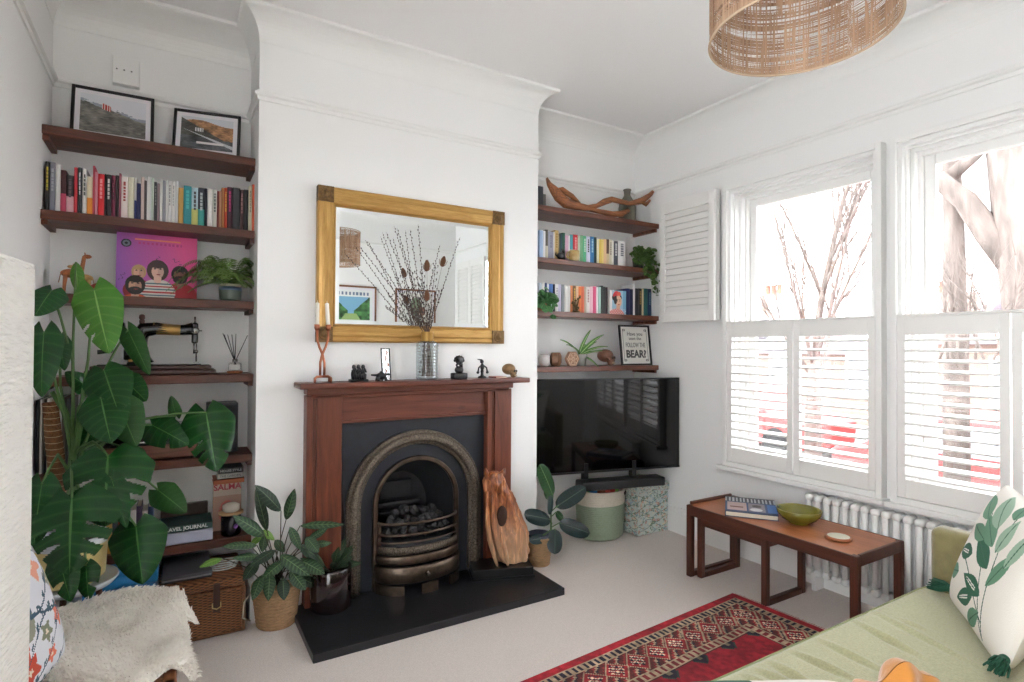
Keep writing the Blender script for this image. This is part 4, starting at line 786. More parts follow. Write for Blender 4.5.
# ---------------------------------------------------------------- plants: leaf shapes
def leaf(g, base_, tip, width, kind='lance', droop=.12, face=None, curl=.25, cuts=None, nu=16, nv=6, wav=0):
    b, t = Vector(base_), Vector(tip); ax = t-b; L = ax.length; ax.normalize(); f = Vector(face) if face is not None else Vector((-.3, -.8, .5)); nrm = (f-ax*f.dot(ax)); nrm = nrm.normalized() if nrm.length > 1e-3 else ax.orthogonal(); sd = ax.cross(nrm)
    def W(u):
        if kind == 'lance': return max(0.0, sin(pi*min(1, u**.85)))**.8
        if kind == 'round': return max(0.0, 1-abs(2*u-1)**2.4)**.55
        if kind == 'strap': return (min(1, u*6)**.5)*(1-u**3)**.8
        if kind == 'heart': return (min(1, (u+.02)*4.2)**.5)*max(0, 1-u**1.9)**.78
    cl = cuts or []
    def P(u, v):
        s_ = 2*v-1; w = W(u)*width/2; sk = 0
        if kind == 'heart': sk = (-.20*(1-u)**3+.10*u*(1-u))*L*abs(s_)
        z = -droop*L*(u*u-.0)*.9+droop*L*.45*u
        return b+ax*(u*L+sk)+sd*(s_*w)+nrm*(z-curl*w*s_*s_+(wav*sin(u*22)*abs(s_)*width if wav else 0))
    def mask(u, v):
        s_ = 2*v-1
        for (uc, dw, v0, side) in cl:
            if s_*side > v0 and abs(u-uc-.13*abs(s_)) < dw*(1.05*min(1, .35+(abs(s_)-v0)/(1-v0)*1.1)): return False
        return True
    n0 = len(g.v); g.grid(P, nu, nv, True, mask if cl else None)
    for k in list(g.uv.keys())[-nu*nv:]: g.uv[k] = [(a_, 2*b2-1) if True else 0 for (a_, b2) in g.uv[k]]
    return g
def fixuv(g): return g
LF_M = leafmat('monstera_leaf', (20, 66, 26), (84, 130, 72), .2, 7, .03, .22, .1); LF_ML = leafmat('young_monstera_leaf', (78, 132, 52), (150, 190, 110), .3, 8, .035, .18, .25)
STEM = mat('green_stem', (78, 112, 56), .5); STEMD = mat('dark_stem', (60, 56, 40), .7)
# monstera : base px, tip px, width px, depth at base, depth at tip, face, young, cuts
t = thing('monstera_plant', 'large swiss cheese plant with big split leaves in front of left alcove shelves', 'potted plant', (-.335, 2.80, .42))
YELL = mat('yellow_glazed_pot', (226, 206, 140), .35); WENA = mat('white_enamel', (222, 224, 228), .3)
G().lathe([(0, 0), (.095, 0), (.112, .02), (.118, .15), (.12, .165), (.112, .165), (.108, .14), (0, .14)], (-.335, 2.80, .42), 40).build('pot', YELL, t)
G().lathe([(.1185, .148), (.124, .178), (.110, .178), (.110, .148)], (-.335, 2.80, .42), 40).build('pot_rim', WENA, t, label='white pot rim')
G().lathe([(0, .145), (.108, .15)], (-.335, 2.8, .42), 24).build('soil', mat('soil', (50, 38, 30), .95, bump=.8, bscale=80), t)
pts = [at(78, 540, 1, 2.82), at(72, 470, 1, 2.85), at(74, 440, 1, 2.86), at(64, 410, 1, 2.88), at(52, 392, 1, 2.9)]
G().tube(pts, [.016, .015, .014, .012, .008], 10).build('main_stem', STEM, t)
hub = at(73, 455, 1, 2.86)
ML_ = [ # bx,by,tx,ty,w,yb,yt,young,cuts,kind
 (94, 289, 108, 352, 46, 2.80, 2.70, 1, [(.45, .02, .45, 1), (.6, .02, .5, 1)]), (52, 290, 34, 315, 34, 2.8, 2.75, 0, None), (44, 332, 40, 396, 34, 2.7, 2.6, 0, None), (60, 338, 64, 370, 18, 2.85, 2.8, 0, None),
 (128, 330, 149, 374, 22, 2.95, 2.85, 2, None), (104, 370, 118, 412, 46, 2.75, 2.62, 0, [(.5, .03, .5, 1)]), (122, 378, 146, 400, 30, 2.9, 2.82, 0, None), (101, 398, 110, 441, 48, 2.68, 2.55, 0, None), (118, 402, 136, 446, 40, 2.76, 2.7, 2, None),
 (152, 425, 188, 444, 36, 2.9, 2.82, 0, [(.5, .04, .3, 1)]), (206, 412, 216, 471, 52, 2.86, 2.76, 0, [(.42, .022, .35, 1), (.57, .022, .35, 1), (.71, .018, .4, 1), (.6, .02, .55, -1)]), (176, 416, 171, 396, 13, 2.92, 2.9, 2, None),
 (108, 456, 104, 525, 82, 2.66, 2.52, 0, [(.30, .028, .3, 1), (.46, .03, .3, 1), (.62, .028, .3, 1), (.34, .028, .35, -1), (.52, .03, .3, -1), (.68, .026, .35, -1)]), (158, 490, 186, 512, 30, 2.85, 2.78, 2, None), (136, 526, 142, 584, 54, 2.72, 2.62, 0, None),
 (72, 498, 68, 574, 84, 2.56, 2.44, 0, [(.36, .03, .35, 1), (.55, .034, .3, 1), (.33, .03, .35, -1), (.52, .03, .35, -1), (.7, .028, .4, -1)]), (42, 484, 32, 548, 36, 2.6, 2.55, 0, None), (60, 560, 70, 602, 30, 2.6, 2.55, 0, [(.5, .06, .1, 1)]), (86, 566, 88, 600, 24, 2.62, 2.58, 0, [(.5, .06, .1, -1)]),
 (90, 388, 66, 372, 22, 2.9, 2.85, 0, None), (76, 262, 78, 294, 12, 3.0, 2.98, 3, None), (112, 480, 126, 528, 24, 2.6, 2.55, 0, None), (92, 430, 70, 462, 26, 2.88, 2.84, 0, None), (128, 452, 150, 482, 26, 2.8, 2.76, 0, None)]
for i, (bx, by, tx, ty, w, yb, yt, yg, cu) in enumerate(ML_):
    b = at(bx, by, 1, yb); tp = at(tx, ty, 1, yt); dpt = b.x*_f.x+b.y*_f.y; g = G()
    leaf(g, b, tp, w/FPX*dpt, 'lance' if yg == 3 else 'heart', .16, (-.15, -.9, .45), .30, cu, 64 if cu else 24, 36 if cu else 10)
    lf = g.build('leaf', LF_ML if yg in (1, 3) else (leafmat('mid_monstera_leaf', (40, 80, 36), (84, 124, 70), .3, 8, .035, .14, .15) if yg == 2 else LF_M), t, fixn=False, label='pale young leaf' if yg in (1, 3) else None)
    mid = (hub+b)/2+Vector((random.uniform(-.03, .03), .03, .05)); q = [hub+Vector((0, 0, random.uniform(-.12, .05))), mid, b, b+(tp-b)*.25]
    G().tube([q[0].lerp(q[1], .0), q[0].lerp(q[1], .5)+Vector((0, 0, .01)), q[1], q[1].lerp(q[2], .6)+Vector((0, 0, .008)), q[2]], [.007, .006, .005, .0045, .004], 7).build('petiole', STEM, lf)
g = G(); a, b = at(60, 500, 1, 2.9), at(50, 402, 1, 2.93); ax = b-a
g.tube([a, a+ax*.3, a+ax*.7, b], [.03, .03, .028, .026], 16); g.build('moss_pole', mat('coir', (142, 96, 62), .95, noise=.4, nscale=60, bump=.8, bscale=90), t)
g = G()
for k in range(16): p = a+ax*((k+.5)/16); rr_ = .0305-.004*(k/16); g.tube([p+Vector((rr_*cos(h_), rr_*sin(h_), .004*sin(h_))) for h_ in [2*pi*j/16 for j in range(16)]], .0016, 4, closed=True)
g.build('twine_wrap', mat('twine', (206, 184, 150), .9), t)
t = thing('plant_stand', 'round white plant stand with a rimmed tray under the yellow pot', 'stand', (-.335, 2.80, 0))
G().lathe([(0, .40), (.14, .40), (.157, .42), (.154, .428), (.14, .412), (0, .412)], (-.335, 2.80, 0), 48).build('tray', WENA, t)
for k in range(3): a_ = 2*pi*k/3+.4; G().tube([(-.335+.09*cos(a_), 2.80+.09*sin(a_), .40), (-.335+.13*cos(a_), 2.80+.13*sin(a_), 0)], .011, 10).build('leg', TEAKV, t)
# ---------------------------------------------------------------- ferns, spider plant, trailing plants
def frond(g, p, az, L, rise, seg=16, w=.035):
    d = Vector((cos(az), sin(az), 0)); pts = []
    for k in range(seg+1):
        s_ = k/seg; pts.append(Vector(p)+d*(L*s_)+Vector((0, 0, rise*sin(pi*s_*.8)*1.0-L*.35*s_*s_)))
    g.tube(pts, .0012, 4)
    for k in range(1, seg):
        s_ = k/seg; ax = (pts[k+1]-pts[k-1]).normalized(); sd = ax.cross(Vector((0, 0, 1))).normalized(); ww = w*(sin(pi*min(1, s_*.8+.15))); 
        for e in (-1, 1):
            a = pts[k]; tip = a+sd*e*ww+ax*ww*.35-Vector((0, 0, ww*.3)); m1 = a.lerp(tip, .5)+ax*.004; m2 = a.lerp(tip, .5)-ax*.005; g.add([a, m1, tip, m2], [(0, 1, 2, 3)], True)
FERN = mat('fern_green', (108, 140, 66), .6, noise=.4, nscale=30)
t = thing('potted_fern', 'arching green fern in banded ceramic pot on third shelf of left alcove', 'potted plant', (.25, 3.225, LZ[2]))
G().lathe([(0, 0), (.044, 0), (.05, .01), (.054, .06), (.05, .075)], (.25, 3.225, LZ[2]), 32).build('pot', mat('grey_green_glaze', (98, 108, 98), .3), t); G().lathe([(.0545, .056), (.052, .074), (.0515, .056)], (.25, 3.225, LZ[2]), 32).build('blue_band', mat('blue_glaze', (104, 126, 160), .3), t, label='pale blue glazed band'); G().lathe([(.05, .074), (.05, .088), (.044, .088), (.04, .078), (0, .078)], (.25, 3.225, LZ[2]), 32).build('rim', mat('stone_rim', (176, 172, 160), .5), t, label='pale stone coloured rim')
random.seed(21)
for k in range(34):
    az = pi+random.uniform(-.5, 1.4) if k < 22 else random.uniform(-1.6, .4); L = random.uniform(.15, .27) if k < 22 else random.uniform(.10, .14)
    g = G(); frond(g, (.25, 3.205, LZ[2]+.08), az, L*1.08, random.uniform(.03, .17), 24, .044); g.build('frond', FERN, t, fixn=False)
STRAP = leafmat('spider_leaf', (74, 120, 52), (186, 206, 150), .4, 1, .22, 0, .2)
t = thing('spider_plant', 'spider plant with arching striped leaves in grey pot on shelf above television', 'potted plant', (2.50, 3.2, RZ[3]))
G().lathe([(0, 0), (.038, 0), (.05, .075), (.053, .085), (.045, .085), (.042, .07), (0, .07)], (2.50, 3.2, RZ[3]), 28).build('pot', mat('grey_stone_pot', (150, 150, 144), .7), t)
for (tx, ty, yy, w) in ((560, 340, 3.15, 9), (591, 330, 3.22, 8), (604, 335, 3.15, 9), (571, 347, 3.12, 7), (608, 347, 3.1, 8), (599, 368, 3.07, 9), (578, 352, 3.1, 7), (586, 345, 3.3, 8), (612, 352, 3.2, 6), (566, 345, 3.25, 7), (597, 342, 3.28, 7)):
    b = Vector((2.50+random.uniform(-.015, .015), 3.2, RZ[3]+.075)); tp = at(tx, ty, 1, yy); m_ = (b+tp)/2+Vector((0, 0, .035)); g = G(); Lw = w/150*.42
    def Ps(u, v, b=b, m_=m_, tp=tp, Lw=Lw):
        p = b*(1-u)**2+m_*2*u*(1-u)+tp*u*u; tt = (tp-b).normalized(); sd = tt.cross(Vector((0, -.7, .7))).normalized(); s_ = 2*v-1; return p+sd*s_*Lw*.55*(min(1, u*5)**.5)*(1-u**3)**.7+Vector((0, 0, .15*Lw*s_*s_))
    g.grid(Ps, 16, 4); 
    for k in g.uv: g.uv[k] = [(a_, 2*b2-1) for a_, b2 in g.uv[k]]
    g.build('leaf', STRAP, t, fixn=False)
def trail(name, label, pot, potg, potm, cx, strands, lsize, m, n, kind='round', seed=1):
    t = thing(name, label, 'potted plant', cx); potg.build('pot', potm, t); random.seed(seed); c0 = Vector(cx)+Vector((0, 0, pot)); g2 = G()
    for (dx, dy, dz, up) in strands:
        p1 = c0+Vector((dx*.5, dy*.5, up)); p2 = c0+Vector((dx, dy, dz)); pts = [c0*(1-s_)**2+p1*2*s_*(1-s_)+p2*s_*s_ for s_ in [k/8 for k in range(9)]]; g2.tube(pts, .0015, 4)
        g = G()
        for k in range(n):
            s_ = (k+.6)/n; p = c0*(1-s_)**2+p1*2*s_*(1-s_)+p2*s_*s_+Vector((random.uniform(-1, 1), random.uniform(-1, .5), random.uniform(-.6, .6)))*lsize*.5
            d = Vector((random.uniform(-1, 1), random.uniform(-1, .2), random.uniform(-.9, .3))).normalized(); leaf(g, p, p+d*lsize, lsize*.8, kind, .1, (random.uniform(-.5, .3), -.8, .5), .2, None, 5, 4)
        g.build('leafy_strand', m, t, fixn=False)
    g2.build('stems', STEM, t, fixn=False)
IVY = leafmat('ivy_leaf', (68, 96, 44), (120, 140, 80), .4, 4, .06, .2, .2)
x = 3.03; trail('trailing_ivy', 'bushy trailing plant spilling over right end of the book shelf in the right alcove', .07, G().lathe([(0, 0), (.035, 0), (.045, .07), (.04, .07), (.038, .06), (0, .06)], (x, 3.17, RZ[1]), 20), mat('dark_pot', (70, 66, 60), .6), (x, 3.17, RZ[1]),
      [(-.09, -.02, .02, .10), (-.07, -.03, -.05, .11), (-.02, -.02, .08, .10), (.03, 0, .07, .12), (.07, -.02, .04, .14), (.10, -.05, -.02, .12), (.12, -.08, -.06, .10), (.10, -.10, -.16, .09), (.07, -.12, -.22, .09), (.04, -.12, -.26, .08), (.0, -.10, -.12, .08), (.12, -.03, .09, .10), (-.05, -.08, -.08, .08), (.1, -.1, -.28, .06), (.02, -.07, .0, .1), (.06, -.09, -.08, .12)], .036, IVY, 24, 'round', 4)
POTH = leafmat('pothos_leaf', (70, 118, 70), (130, 176, 120), .35, 4, .05, .2, .2)
trail('trailing_plant', 'round-leaved trailing plant at left end of the lower book shelf in the right alcove', .05, G().lathe([(0, 0), (.04, 0), (.045, .05), (.04, .05), (.0, .045)], (2.13, 3.14, RZ[2]), 20), mat('terracotta_pot', (170, 110, 84), .8), (2.13, 3.14, RZ[2]),
      [(-.04, -.04, .06, .08), (.03, -.04, .03, .10), (.07, -.06, -.02, .10), (.03, -.09, -.10, .06), (-.02, -.09, -.06, .07), (0, -.05, .10, .08), (-.05, -.06, .0, .08), (.06, -.05, .05, .09)], .052, POTH, 8, 'round', 9)
# ---------------------------------------------------------------- calathea in jute basket
JUTE = mat('woven_jute', (190, 152, 112), .9, noise=.35, nscale=40, stretch=(1, 1, 5), bump=1.0, bscale=60)
def ribbed(r0, r1, h, n, c, lip=.004):
    pr = [(0, 0)]; 
    for k in range(n): 
        for q in range(4): s_ = (k+q/4)/n; pr.append((r0+(r1-r0)*s_+lip*sin(pi*q/4)*1.0, h*s_))
    pr += [(r1, h), (r1-.008, h), (r1-.01, h-.02), (0, h-.025)]; return G().lathe(pr, c, 40)
pc = (.447, 2.955, 0); t = thing('calathea_plant', 'tall patterned-leaf plant in woven jute basket left of the hearth', 'potted plant', pc)
ribbed(.088, .112, .20, 12, pc).build('basket', JUTE, t); G().lathe([(0, .17), (.1, .172)], pc, 24).build('soil', _mats['soil'], t)
G().tube([(pc[0]-.11, pc[1]-.02, .19), (pc[0]-.15, pc[1]-.05, .15), (pc[0]-.155, pc[1]-.05, .08), (pc[0]-.12, pc[1]-.03, .05)], .0035, 6).build('handle', mat('pale_rope', (190, 180, 160), .8), t)
CAL = leafmat('calathea_leaf', (44, 66, 46), (110, 136, 92), .4, 9, .04, .2, .12, patch=(66, 94, 60)); CALD = leafmat('calathea_leaf_dark', (38, 54, 42), (90, 112, 80), .4, 9, .05, .3, .1)
CL = [(281, 511, 257, 485, 14, 2.86, 2.80, 1), (267, 531, 256, 489, 10, 2.88, 2.84, 1), (286, 520, 294, 489, 11, 2.92, 2.9, 0), (265, 536, 235, 515, 14, 2.85, 2.78, 0), (257, 545, 224, 545, 10, 2.82, 2.74, 0), (261, 556, 234, 557, 10, 2.8, 2.72, 0), (300, 526, 345, 523, 9, 2.86, 2.8, 0), (306, 537, 319, 552, 12, 2.84, 2.78, 0), (290, 527, 301, 550, 9, 2.84, 2.8, 0),
      (310, 545, 332, 542, 8, 2.88, 2.86, 0), (308, 540, 328, 527, 8, 2.9, 2.9, 0), (300, 560, 325, 573, 14, 2.84, 2.76, 0), (290, 570, 306, 590, 13, 2.84, 2.78, 0), (270, 572, 268, 601, 12, 2.82, 2.76, 0), (262, 575, 252, 600, 11, 2.82, 2.76, 0), (258, 560, 243, 580, 12, 2.82, 2.76, 1), (285, 560, 262, 578, 12, 2.8, 2.72, 0), (280, 555, 310, 575, 14, 2.8, 2.72, 0), (275, 550, 250, 565, 11, 2.78, 2.7, 1), (265, 535, 262, 552, 9, 2.9, 2.86, 0), (275, 540, 285, 552, 9, 2.92, 2.9, 0), (262, 530, 275, 540, 7, 2.9, 2.88, 3), (250, 545, 262, 535, 7, 2.9, 2.88, 3), (295, 575, 318, 586, 12, 2.9, 2.86, 1), (283, 578, 284, 600, 12, 2.8, 2.74, 1), (300, 545, 322, 560, 12, 2.9, 2.88, 1), (222, 558, 200, 566, 8, 2.86, 2.8, 3)]
c0 = Vector((pc[0], pc[1], .175))
for (bx, by, tx, ty, w, yb, yt, dk) in CL:
    b, tp = at(bx, by, 1, yb), at(tx, ty, 1, yt); dpt = b.x*_f.x+b.y*_f.y; g = G(); leaf(g, b, tp, w/FPX*dpt, 'lance', .18, (-.2, -.7, .7), .2, None, 18, 6, wav=.02)
    lf = g.build('leaf', [CAL, CALD, CALD, leafmat('fresh_leaf', (110, 150, 72), (160, 190, 110), .4, 9, .05, .3, .2)][dk], t, fixn=False)
    s0 = c0+Vector((random.uniform(-.03, .03), random.uniform(-.03, .03), 0)); G().tube([s0, s0.lerp(b, .5)+Vector((0, 0, .03)), b, b.lerp(tp, .15)], [.003, .0025, .002, .0015], 5).build('stalk', STEMD, lf, fixn=False)
# ---------------------------------------------------------------- dark pot with small plant
pc = (.692, 2.9, .04); t = thing('glazed_pot_plant', 'small dark-leaved plant in glossy dark brown cylindrical pot on the hearth', 'potted plant', pc)
G().lathe([(0, 0), (.09, 0), (.1, .01), (.102, .10), (.1, .20), (.092, .212), (.086, .205), (.085, .18), (0, .18)], pc, 40).build('pot', mat('oxblood_glaze', (26, 14, 16), .12, coat=.5), t)
DLF = leafmat('dark_small_leaf', (46, 62, 44), (90, 112, 74), .45, 6, .05, .2, .1); random.seed(31)
for k in range(34):
    az = random.uniform(0, 2*pi); g = G(); b = Vector((pc[0], pc[1], .225))+Vector((cos(az), sin(az), 0))*.02; tp = b+Vector((cos(az)*random.uniform(.07, .15), sin(az)*random.uniform(.03, .085), random.uniform(-.01, .14))); leaf(g, b.lerp(tp, .3), tp, .035, 'lance', .2, (0, -.5, .8), .2, None, 8, 4); g.tube([b, b.lerp(tp, .35)], .0015, 4); g.build('leaf', DLF, t, fixn=False)
# ---------------------------------------------------------------- rubber plant
pc = (1.985, 2.975, 0)
pc = (1.975, 2.93, 0); t = thing('rubber_plant', 'rubber plant with large glossy leaves in jute pot right of the fireplace', 'potted plant', pc)
ribbed(.062, .080, .175, 11, pc).build('basket', JUTE, t); G().lathe([(.07, .15), (.075, .19), (.068, .19), (.065, .165), (0, .165)], pc, 28).build('inner_pot', mat('slate_blue_pot', (52, 58, 72), .5), t)
RUB = leafmat('rubber_leaf', (46, 78, 48), (120, 150, 104), .22, 12, .04, .12, .05); RUBD = leafmat('rubber_leaf_dark', (34, 48, 48), (84, 104, 90), .2, 12, .04, .1, .03)
G().tube([(pc[0], pc[1], .16), at(551, 530, 1, 2.93), at(551, 512, 1, 2.93), at(553, 495, 1, 2.92)], [.006, .006, .005, .004], 8).build('stem', STEM, t)
for (bx, by, tx, ty, w, yb, yt, k) in ((553, 496, 541, 465, 16, 2.9, 2.86, 0), (556, 507, 586, 487, 17, 2.9, 2.84, 1), (551, 520, 526, 514, 16, 2.88, 2.80, 1), (559, 523, 591, 533, 17, 2.88, 2.82, 1), (555, 529, 555, 554, 16, 2.86, 2.80, 1), (546, 538, 530, 540, 10, 2.88, 2.84, 1), (551, 494, 550, 515, 6, 2.9, 2.88, 1), (548, 500, 546, 480, 7, 2.95, 2.95, 0), (556, 512, 564, 520, 8, 2.95, 2.95, 0)):
    b, tp = at(bx, by, 1, yb), at(tx, ty, 1, yt); dpt = b.x*_f.x+b.y*_f.y; g = G(); leaf(g, b, tp, w/FPX*dpt, 'round', .12, (-.25, -.8, .5), .18, None, 16, 8); lf = g.build('leaf', RUB if k == 0 else RUBD, t, fixn=False)
    st = at(552, min(by+4, 532), 1, 2.93); G().tube([st, b, b.lerp(tp, .1)], .003, 6).build('petiole', STEM, lf)
# ---------------------------------------------------------------- mantelpiece things
MZ = 1.168; COPPER = mat('copper_pipe', (172, 108, 80), .3, metal=.9); WAX = mat('candle_wax', (238, 232, 220), .5); YM = 2.92
c = at(320, 381, 2, MZ); c = Vector((.645, YM, MZ)); t = thing('candlestick', 'twisted copper pipe candlestick for two candles at left end of mantelpiece', 'candlestick', c)
g = G(); g.tube([c+Vector(p) for p in ((-.042, -.03, 0), (-.042, -.03, .022), (-.030, -.02, .03), (.030, .02, .03), (.042, .03, .022), (.042, .03, 0))], .0065, 10)
g.tube([c+Vector(p) for p in ((.036, -.03, 0), (.036, -.03, .022), (.026, -.02, .03), (0, 0, .03))], .0065, 10); g.build('foot_frame', COPPER, t)
for e in (-1, 1):
    pts = [c+Vector(p) for p in ((e*.010, 0, .03), (e*.010, 0, .10), (e*.003, e*.008, .14), (-e*.014, e*.008, .18), (-e*.026, 0, .215), (-e*.027, 0, .27))]
    G().tube(pts, .0062, 10).build('pipe', COPPER, t); q = c+Vector((-e*.027, 0, .262)); G().lathe([(0, 0), (.009, 0), (.012, .008), (.0135, .01), (.0135, .03), (.011, .03), (.011, .018), (0, .018)], q, 20).build('candle_cup', COPPER, t)
    o = G().lathe([(0, 0), (.0105, 0), (.0098, .118), (.004, .122), (0, .122)], (0, 0, 0), 18); o.tube([(0, 0, .12), (.001, 0, .132)], .001, 5); o = o.build('candle', WAX, None, label='white dinner candle in the %s cup of the copper candlestick' % ('right' if e < 0 else 'left'), cat='candle', origin=(0, 0, 0)); o.location = q+Vector((0, 0, .0185)); o.rotation_euler = (0, e*.03-.03, 0)
BRZ = mat('black_bronze', (30, 30, 34), .35, noise=.3, nscale=60)
t = thing('figurine', 'black figurine of three huddled crouching figures on a slab, on mantelpiece', 'figurine', (.828, YM, MZ)); G().rbox((.783, YM-.028, MZ), (.874, YM+.028, MZ+.013), .004).build('slab', BRZ, t)
for k in range(3):
    x = .803+.024*k; g = G(); g.ball((x, YM, MZ+.038), (.014, .017, .028), 12, 8).ball((x, YM-.004, MZ+.076), (.0105, .011, .013), 12, 8)
    for e in (-1, 1): g.tube([(x+e*.009, YM-.004, MZ+.058), (x+e*.012, YM-.02, MZ+.05), (x+e*.004, YM-.014, MZ+.07)], .0045, 7).tube([(x+e*.007, YM, MZ+.018), (x+e*.008, YM-.022, MZ+.036), (x+e*.006, YM-.022, MZ+.013)], .0055, 7)
    g.build('crouching_figure', BRZ, t)
g = G(); c = Vector((.95, YM, MZ)); g.ball(c+Vector((0, 0, .026)), (.028, .024, .02), 14, 8).tube([c+Vector((-.055, 0, .033)), c+Vector((-.02, 0, .03)), c+Vector((.02, 0, .034)), c+Vector((.052, 0, .034))], [.004, .007, .006, .005], 8)
for (a, b) in ((-.018, -.014), (.018, -.014), (-.018, .014), (.018, .014)): g.tube([c+Vector((a, b, .02)), c+Vector((a*1.2, b*1.3, 0))], [.008, .006], 8)
g.ball(c+Vector((.0, 0, .045)), (.01, .01, .008)); g.build('figurine', BRZ, label='low squat black animal figurine left of the small glass frame', cat='figurine')
c = Vector((.985, 2.935, MZ)); t = thing('pressed_flower_frame', 'slim dark metal and glass frame holding dried petals on mantelpiece', 'frame', c); M = Matrix.Translation(c) @ Matrix.Rotation(radians(14), 4, 'Z') @ Matrix.Rotation(radians(-6), 4, 'X')
g = G(); g.box((-.027, -.004, 0), (-.023, .004, .175), M).box((.023, -.004, 0), (.027, .004, .175), M).box((-.023, -.004, 0), (.023, .004, .004), M).box((-.023, -.004, .171), (.023, .004, .175), M); g.build('metal_frame', BLACK, t)
G().box((-.024, -.001, .003), (.024, .001, .172), M).build('glass', GLASS, t)
for k, (x, z) in enumerate(((-.006, .05), (.008, .085), (-.004, .12), (.004, .15))): G().tube([M @ Vector((x, -.002, z-.012)), M @ Vector((x+.006, -.002, z)), M @ Vector((x+.002, -.002, z+.012))], [.002, .006, .002], 6, flat=.3).build('petal', mat('dried_petal', (190, 140, 120), .8), t)
VG = glassy('ribbed_grey_glass', (.74, .79, .80), .14, .05); c = Vector((1.212, 2.925, MZ)); t = thing('glass_vase', 'tall ribbed grey glass vase with gold neck in front of mirror', 'vase', c)
g = G(); vs = []; pr = [(0, .002), (.055, .002), (.060, .008)]+[(.0605+.0022*sin(k*pi/2), .01+.19*k/44) for k in range(45)]+[(.058, .205), (.045, .214), (.032, .218)]; g.lathe(pr, c, 40); g.build('ribbed_body', VG, t)
G().lathe([(.0325, .214), (.034, .218), (.0335, .262), (.036, .266), (.031, .266), (.030, .218)], c, 32).build('gold_neck', mat('brushed_gold', (196, 156, 92), .3, metal=.85), t)
STK = mat('dry_stem', (86, 66, 56), .8); BUD = mat('dry_bud', (72, 62, 60), .8); THI = mat('teasel', (112, 74, 50), .9, bump=1, bscale=200)
SL = ['dried budded twig in the vase, lowest of the two leaning furthest left', 'dried budded twig in the vase, upper of the two leaning furthest left', 'dried budded twig in the vase, shorter one left of centre', 'tallest dried budded twig left of centre in the vase', 'dried budded twig in the vase just right of the tallest left one', 'dried budded twig in the vase, left one of the central pair', 'dried budded twig in the vase, right one of the central pair and tallest', 'dried budded twig in the vase leaning furthest right', 'brown teasel head in the vase, rightmost and highest of three', 'brown teasel head in the vase, middle one below the tall central twigs', 'brown teasel head in the vase, lowest of the three', 'dried seed-pod stem in the vase, tall one left of the teasels', 'dried seed-pod stem in the vase, beside the highest teasel', 'dried seed-pod stem in the vase, between middle and lowest teasel', 'dried seed-pod stem in the vase, below the left twigs', 'dried seed-pod stem in the vase, right of the lowest teasel', 'dried seed-pod stem in the vase, short one left near the neck', 'dried seed-pod stem in the vase, short one right near the neck']
random.seed(41); v0 = c+Vector((0, 0, .26))
SP = [(359, 246, 2.86, 'bud'), (365, 240, 2.90, 'bud'), (386, 232, 2.84, 'bud'), (394, 226, 2.9, 'bud'), (397, 228, 2.86, 'bud'), (410, 229, 2.86, 'bud'), (418, 224, 2.9, 'bud'), (460, 237, 2.86, 'bud'), (443, 262, 2.88, 'tea'), (427, 266, 2.82, 'tea'), (427, 296, 2.84, 'tea'), (411, 270, 2.88, 'loop'), (436, 264, 2.9, 'loop'), (424, 285, 2.88, 'loop'), (400, 292, 2.9, 'loop'), (440, 290, 2.87, 'loop'), (404, 305, 2.85, 'loop'), (432, 308, 2.9, 'loop')]
for i, (x, y, yy, kd) in enumerate(SP):
    tp = at(x, y, 1, yy); b = c+Vector((random.uniform(-.03, .03), random.uniform(-.03, .02), .02)); nk = v0+Vector(((tp.x-v0.x)*.06, random.uniform(-.015, .01), 0)); ctl = nk.lerp(tp, .5)+Vector((0, 0, .02))
    P = [b, b.lerp(nk, .5), nk]+[nk*(1-s_)**2+ctl*2*s_*(1-s_)+tp*s_*s_ for s_ in [k/14 for k in range(1, 15)]]
    o = thing('dried_stem', SL[i], 'dried stem', tuple(b), group='dried stems in the ribbed glass vase')
    G().tube(P, [.0022]*3+[.0018-.0001*k for k in range(14)], 5).build('stalk', STK, o, fixn=False)
    g = G()
    if kd == 'bud':
        for k in range(24):
            s_ = .3+.7*k/24; p = nk*(1-s_)**2+ctl*2*s_*(1-s_)+tp*s_*s_; a = k*2.4; g.ball(p+Vector((cos(a), sin(a)*.6, .2))*.004, (.0028, .0028, .0048), 6, 4)
        for k in range(16): p = b.lerp(nk, random.uniform(.05, .8)); g.ball(p+Vector((random.uniform(-1, 1), random.uniform(-1, 1), 0))*.012, (.005, .005, .006), 6, 4)
        g.build('buds', BUD, o, fixn=False)
    elif kd == 'tea':
        d = (tp-ctl).normalized(); M = Matrix.Translation(tp) @ d.to_track_quat('Z', 'Y').to_matrix().to_4x4(); g.lathe([(0, -.028), (.010, -.024), (.015, -.005), (.0135, .015), (.007, .03), (0, .035)], (0, 0, 0), 14, M)
        for k in range(14): a = k*pi/7; g.tube([M @ Vector((.008*cos(a), .008*sin(a), -.022)), M @ Vector((.02*cos(a), .02*sin(a), -.012)), M @ Vector((.024*cos(a), .024*sin(a), .012))], .0006, 3)
        g.build('teasel_head', THI, o, fixn=False)
    else:
        for k in range(26):
            s_ = .1+.9*k/26; p = nk*(1-s_)**2+ctl*2*s_*(1-s_)+tp*s_*s_; a = k*2.1; q = p+Vector((cos(a), sin(a), .35))*.016; g.tube([p, q, q+Vector((0, 0, .008))], [.0008, .001, .003], 4).ball(q+Vector((0, 0, .010)), (.004, .004, .004), 6, 4)
        g.build('seed_pods', BUD, o, fixn=False)
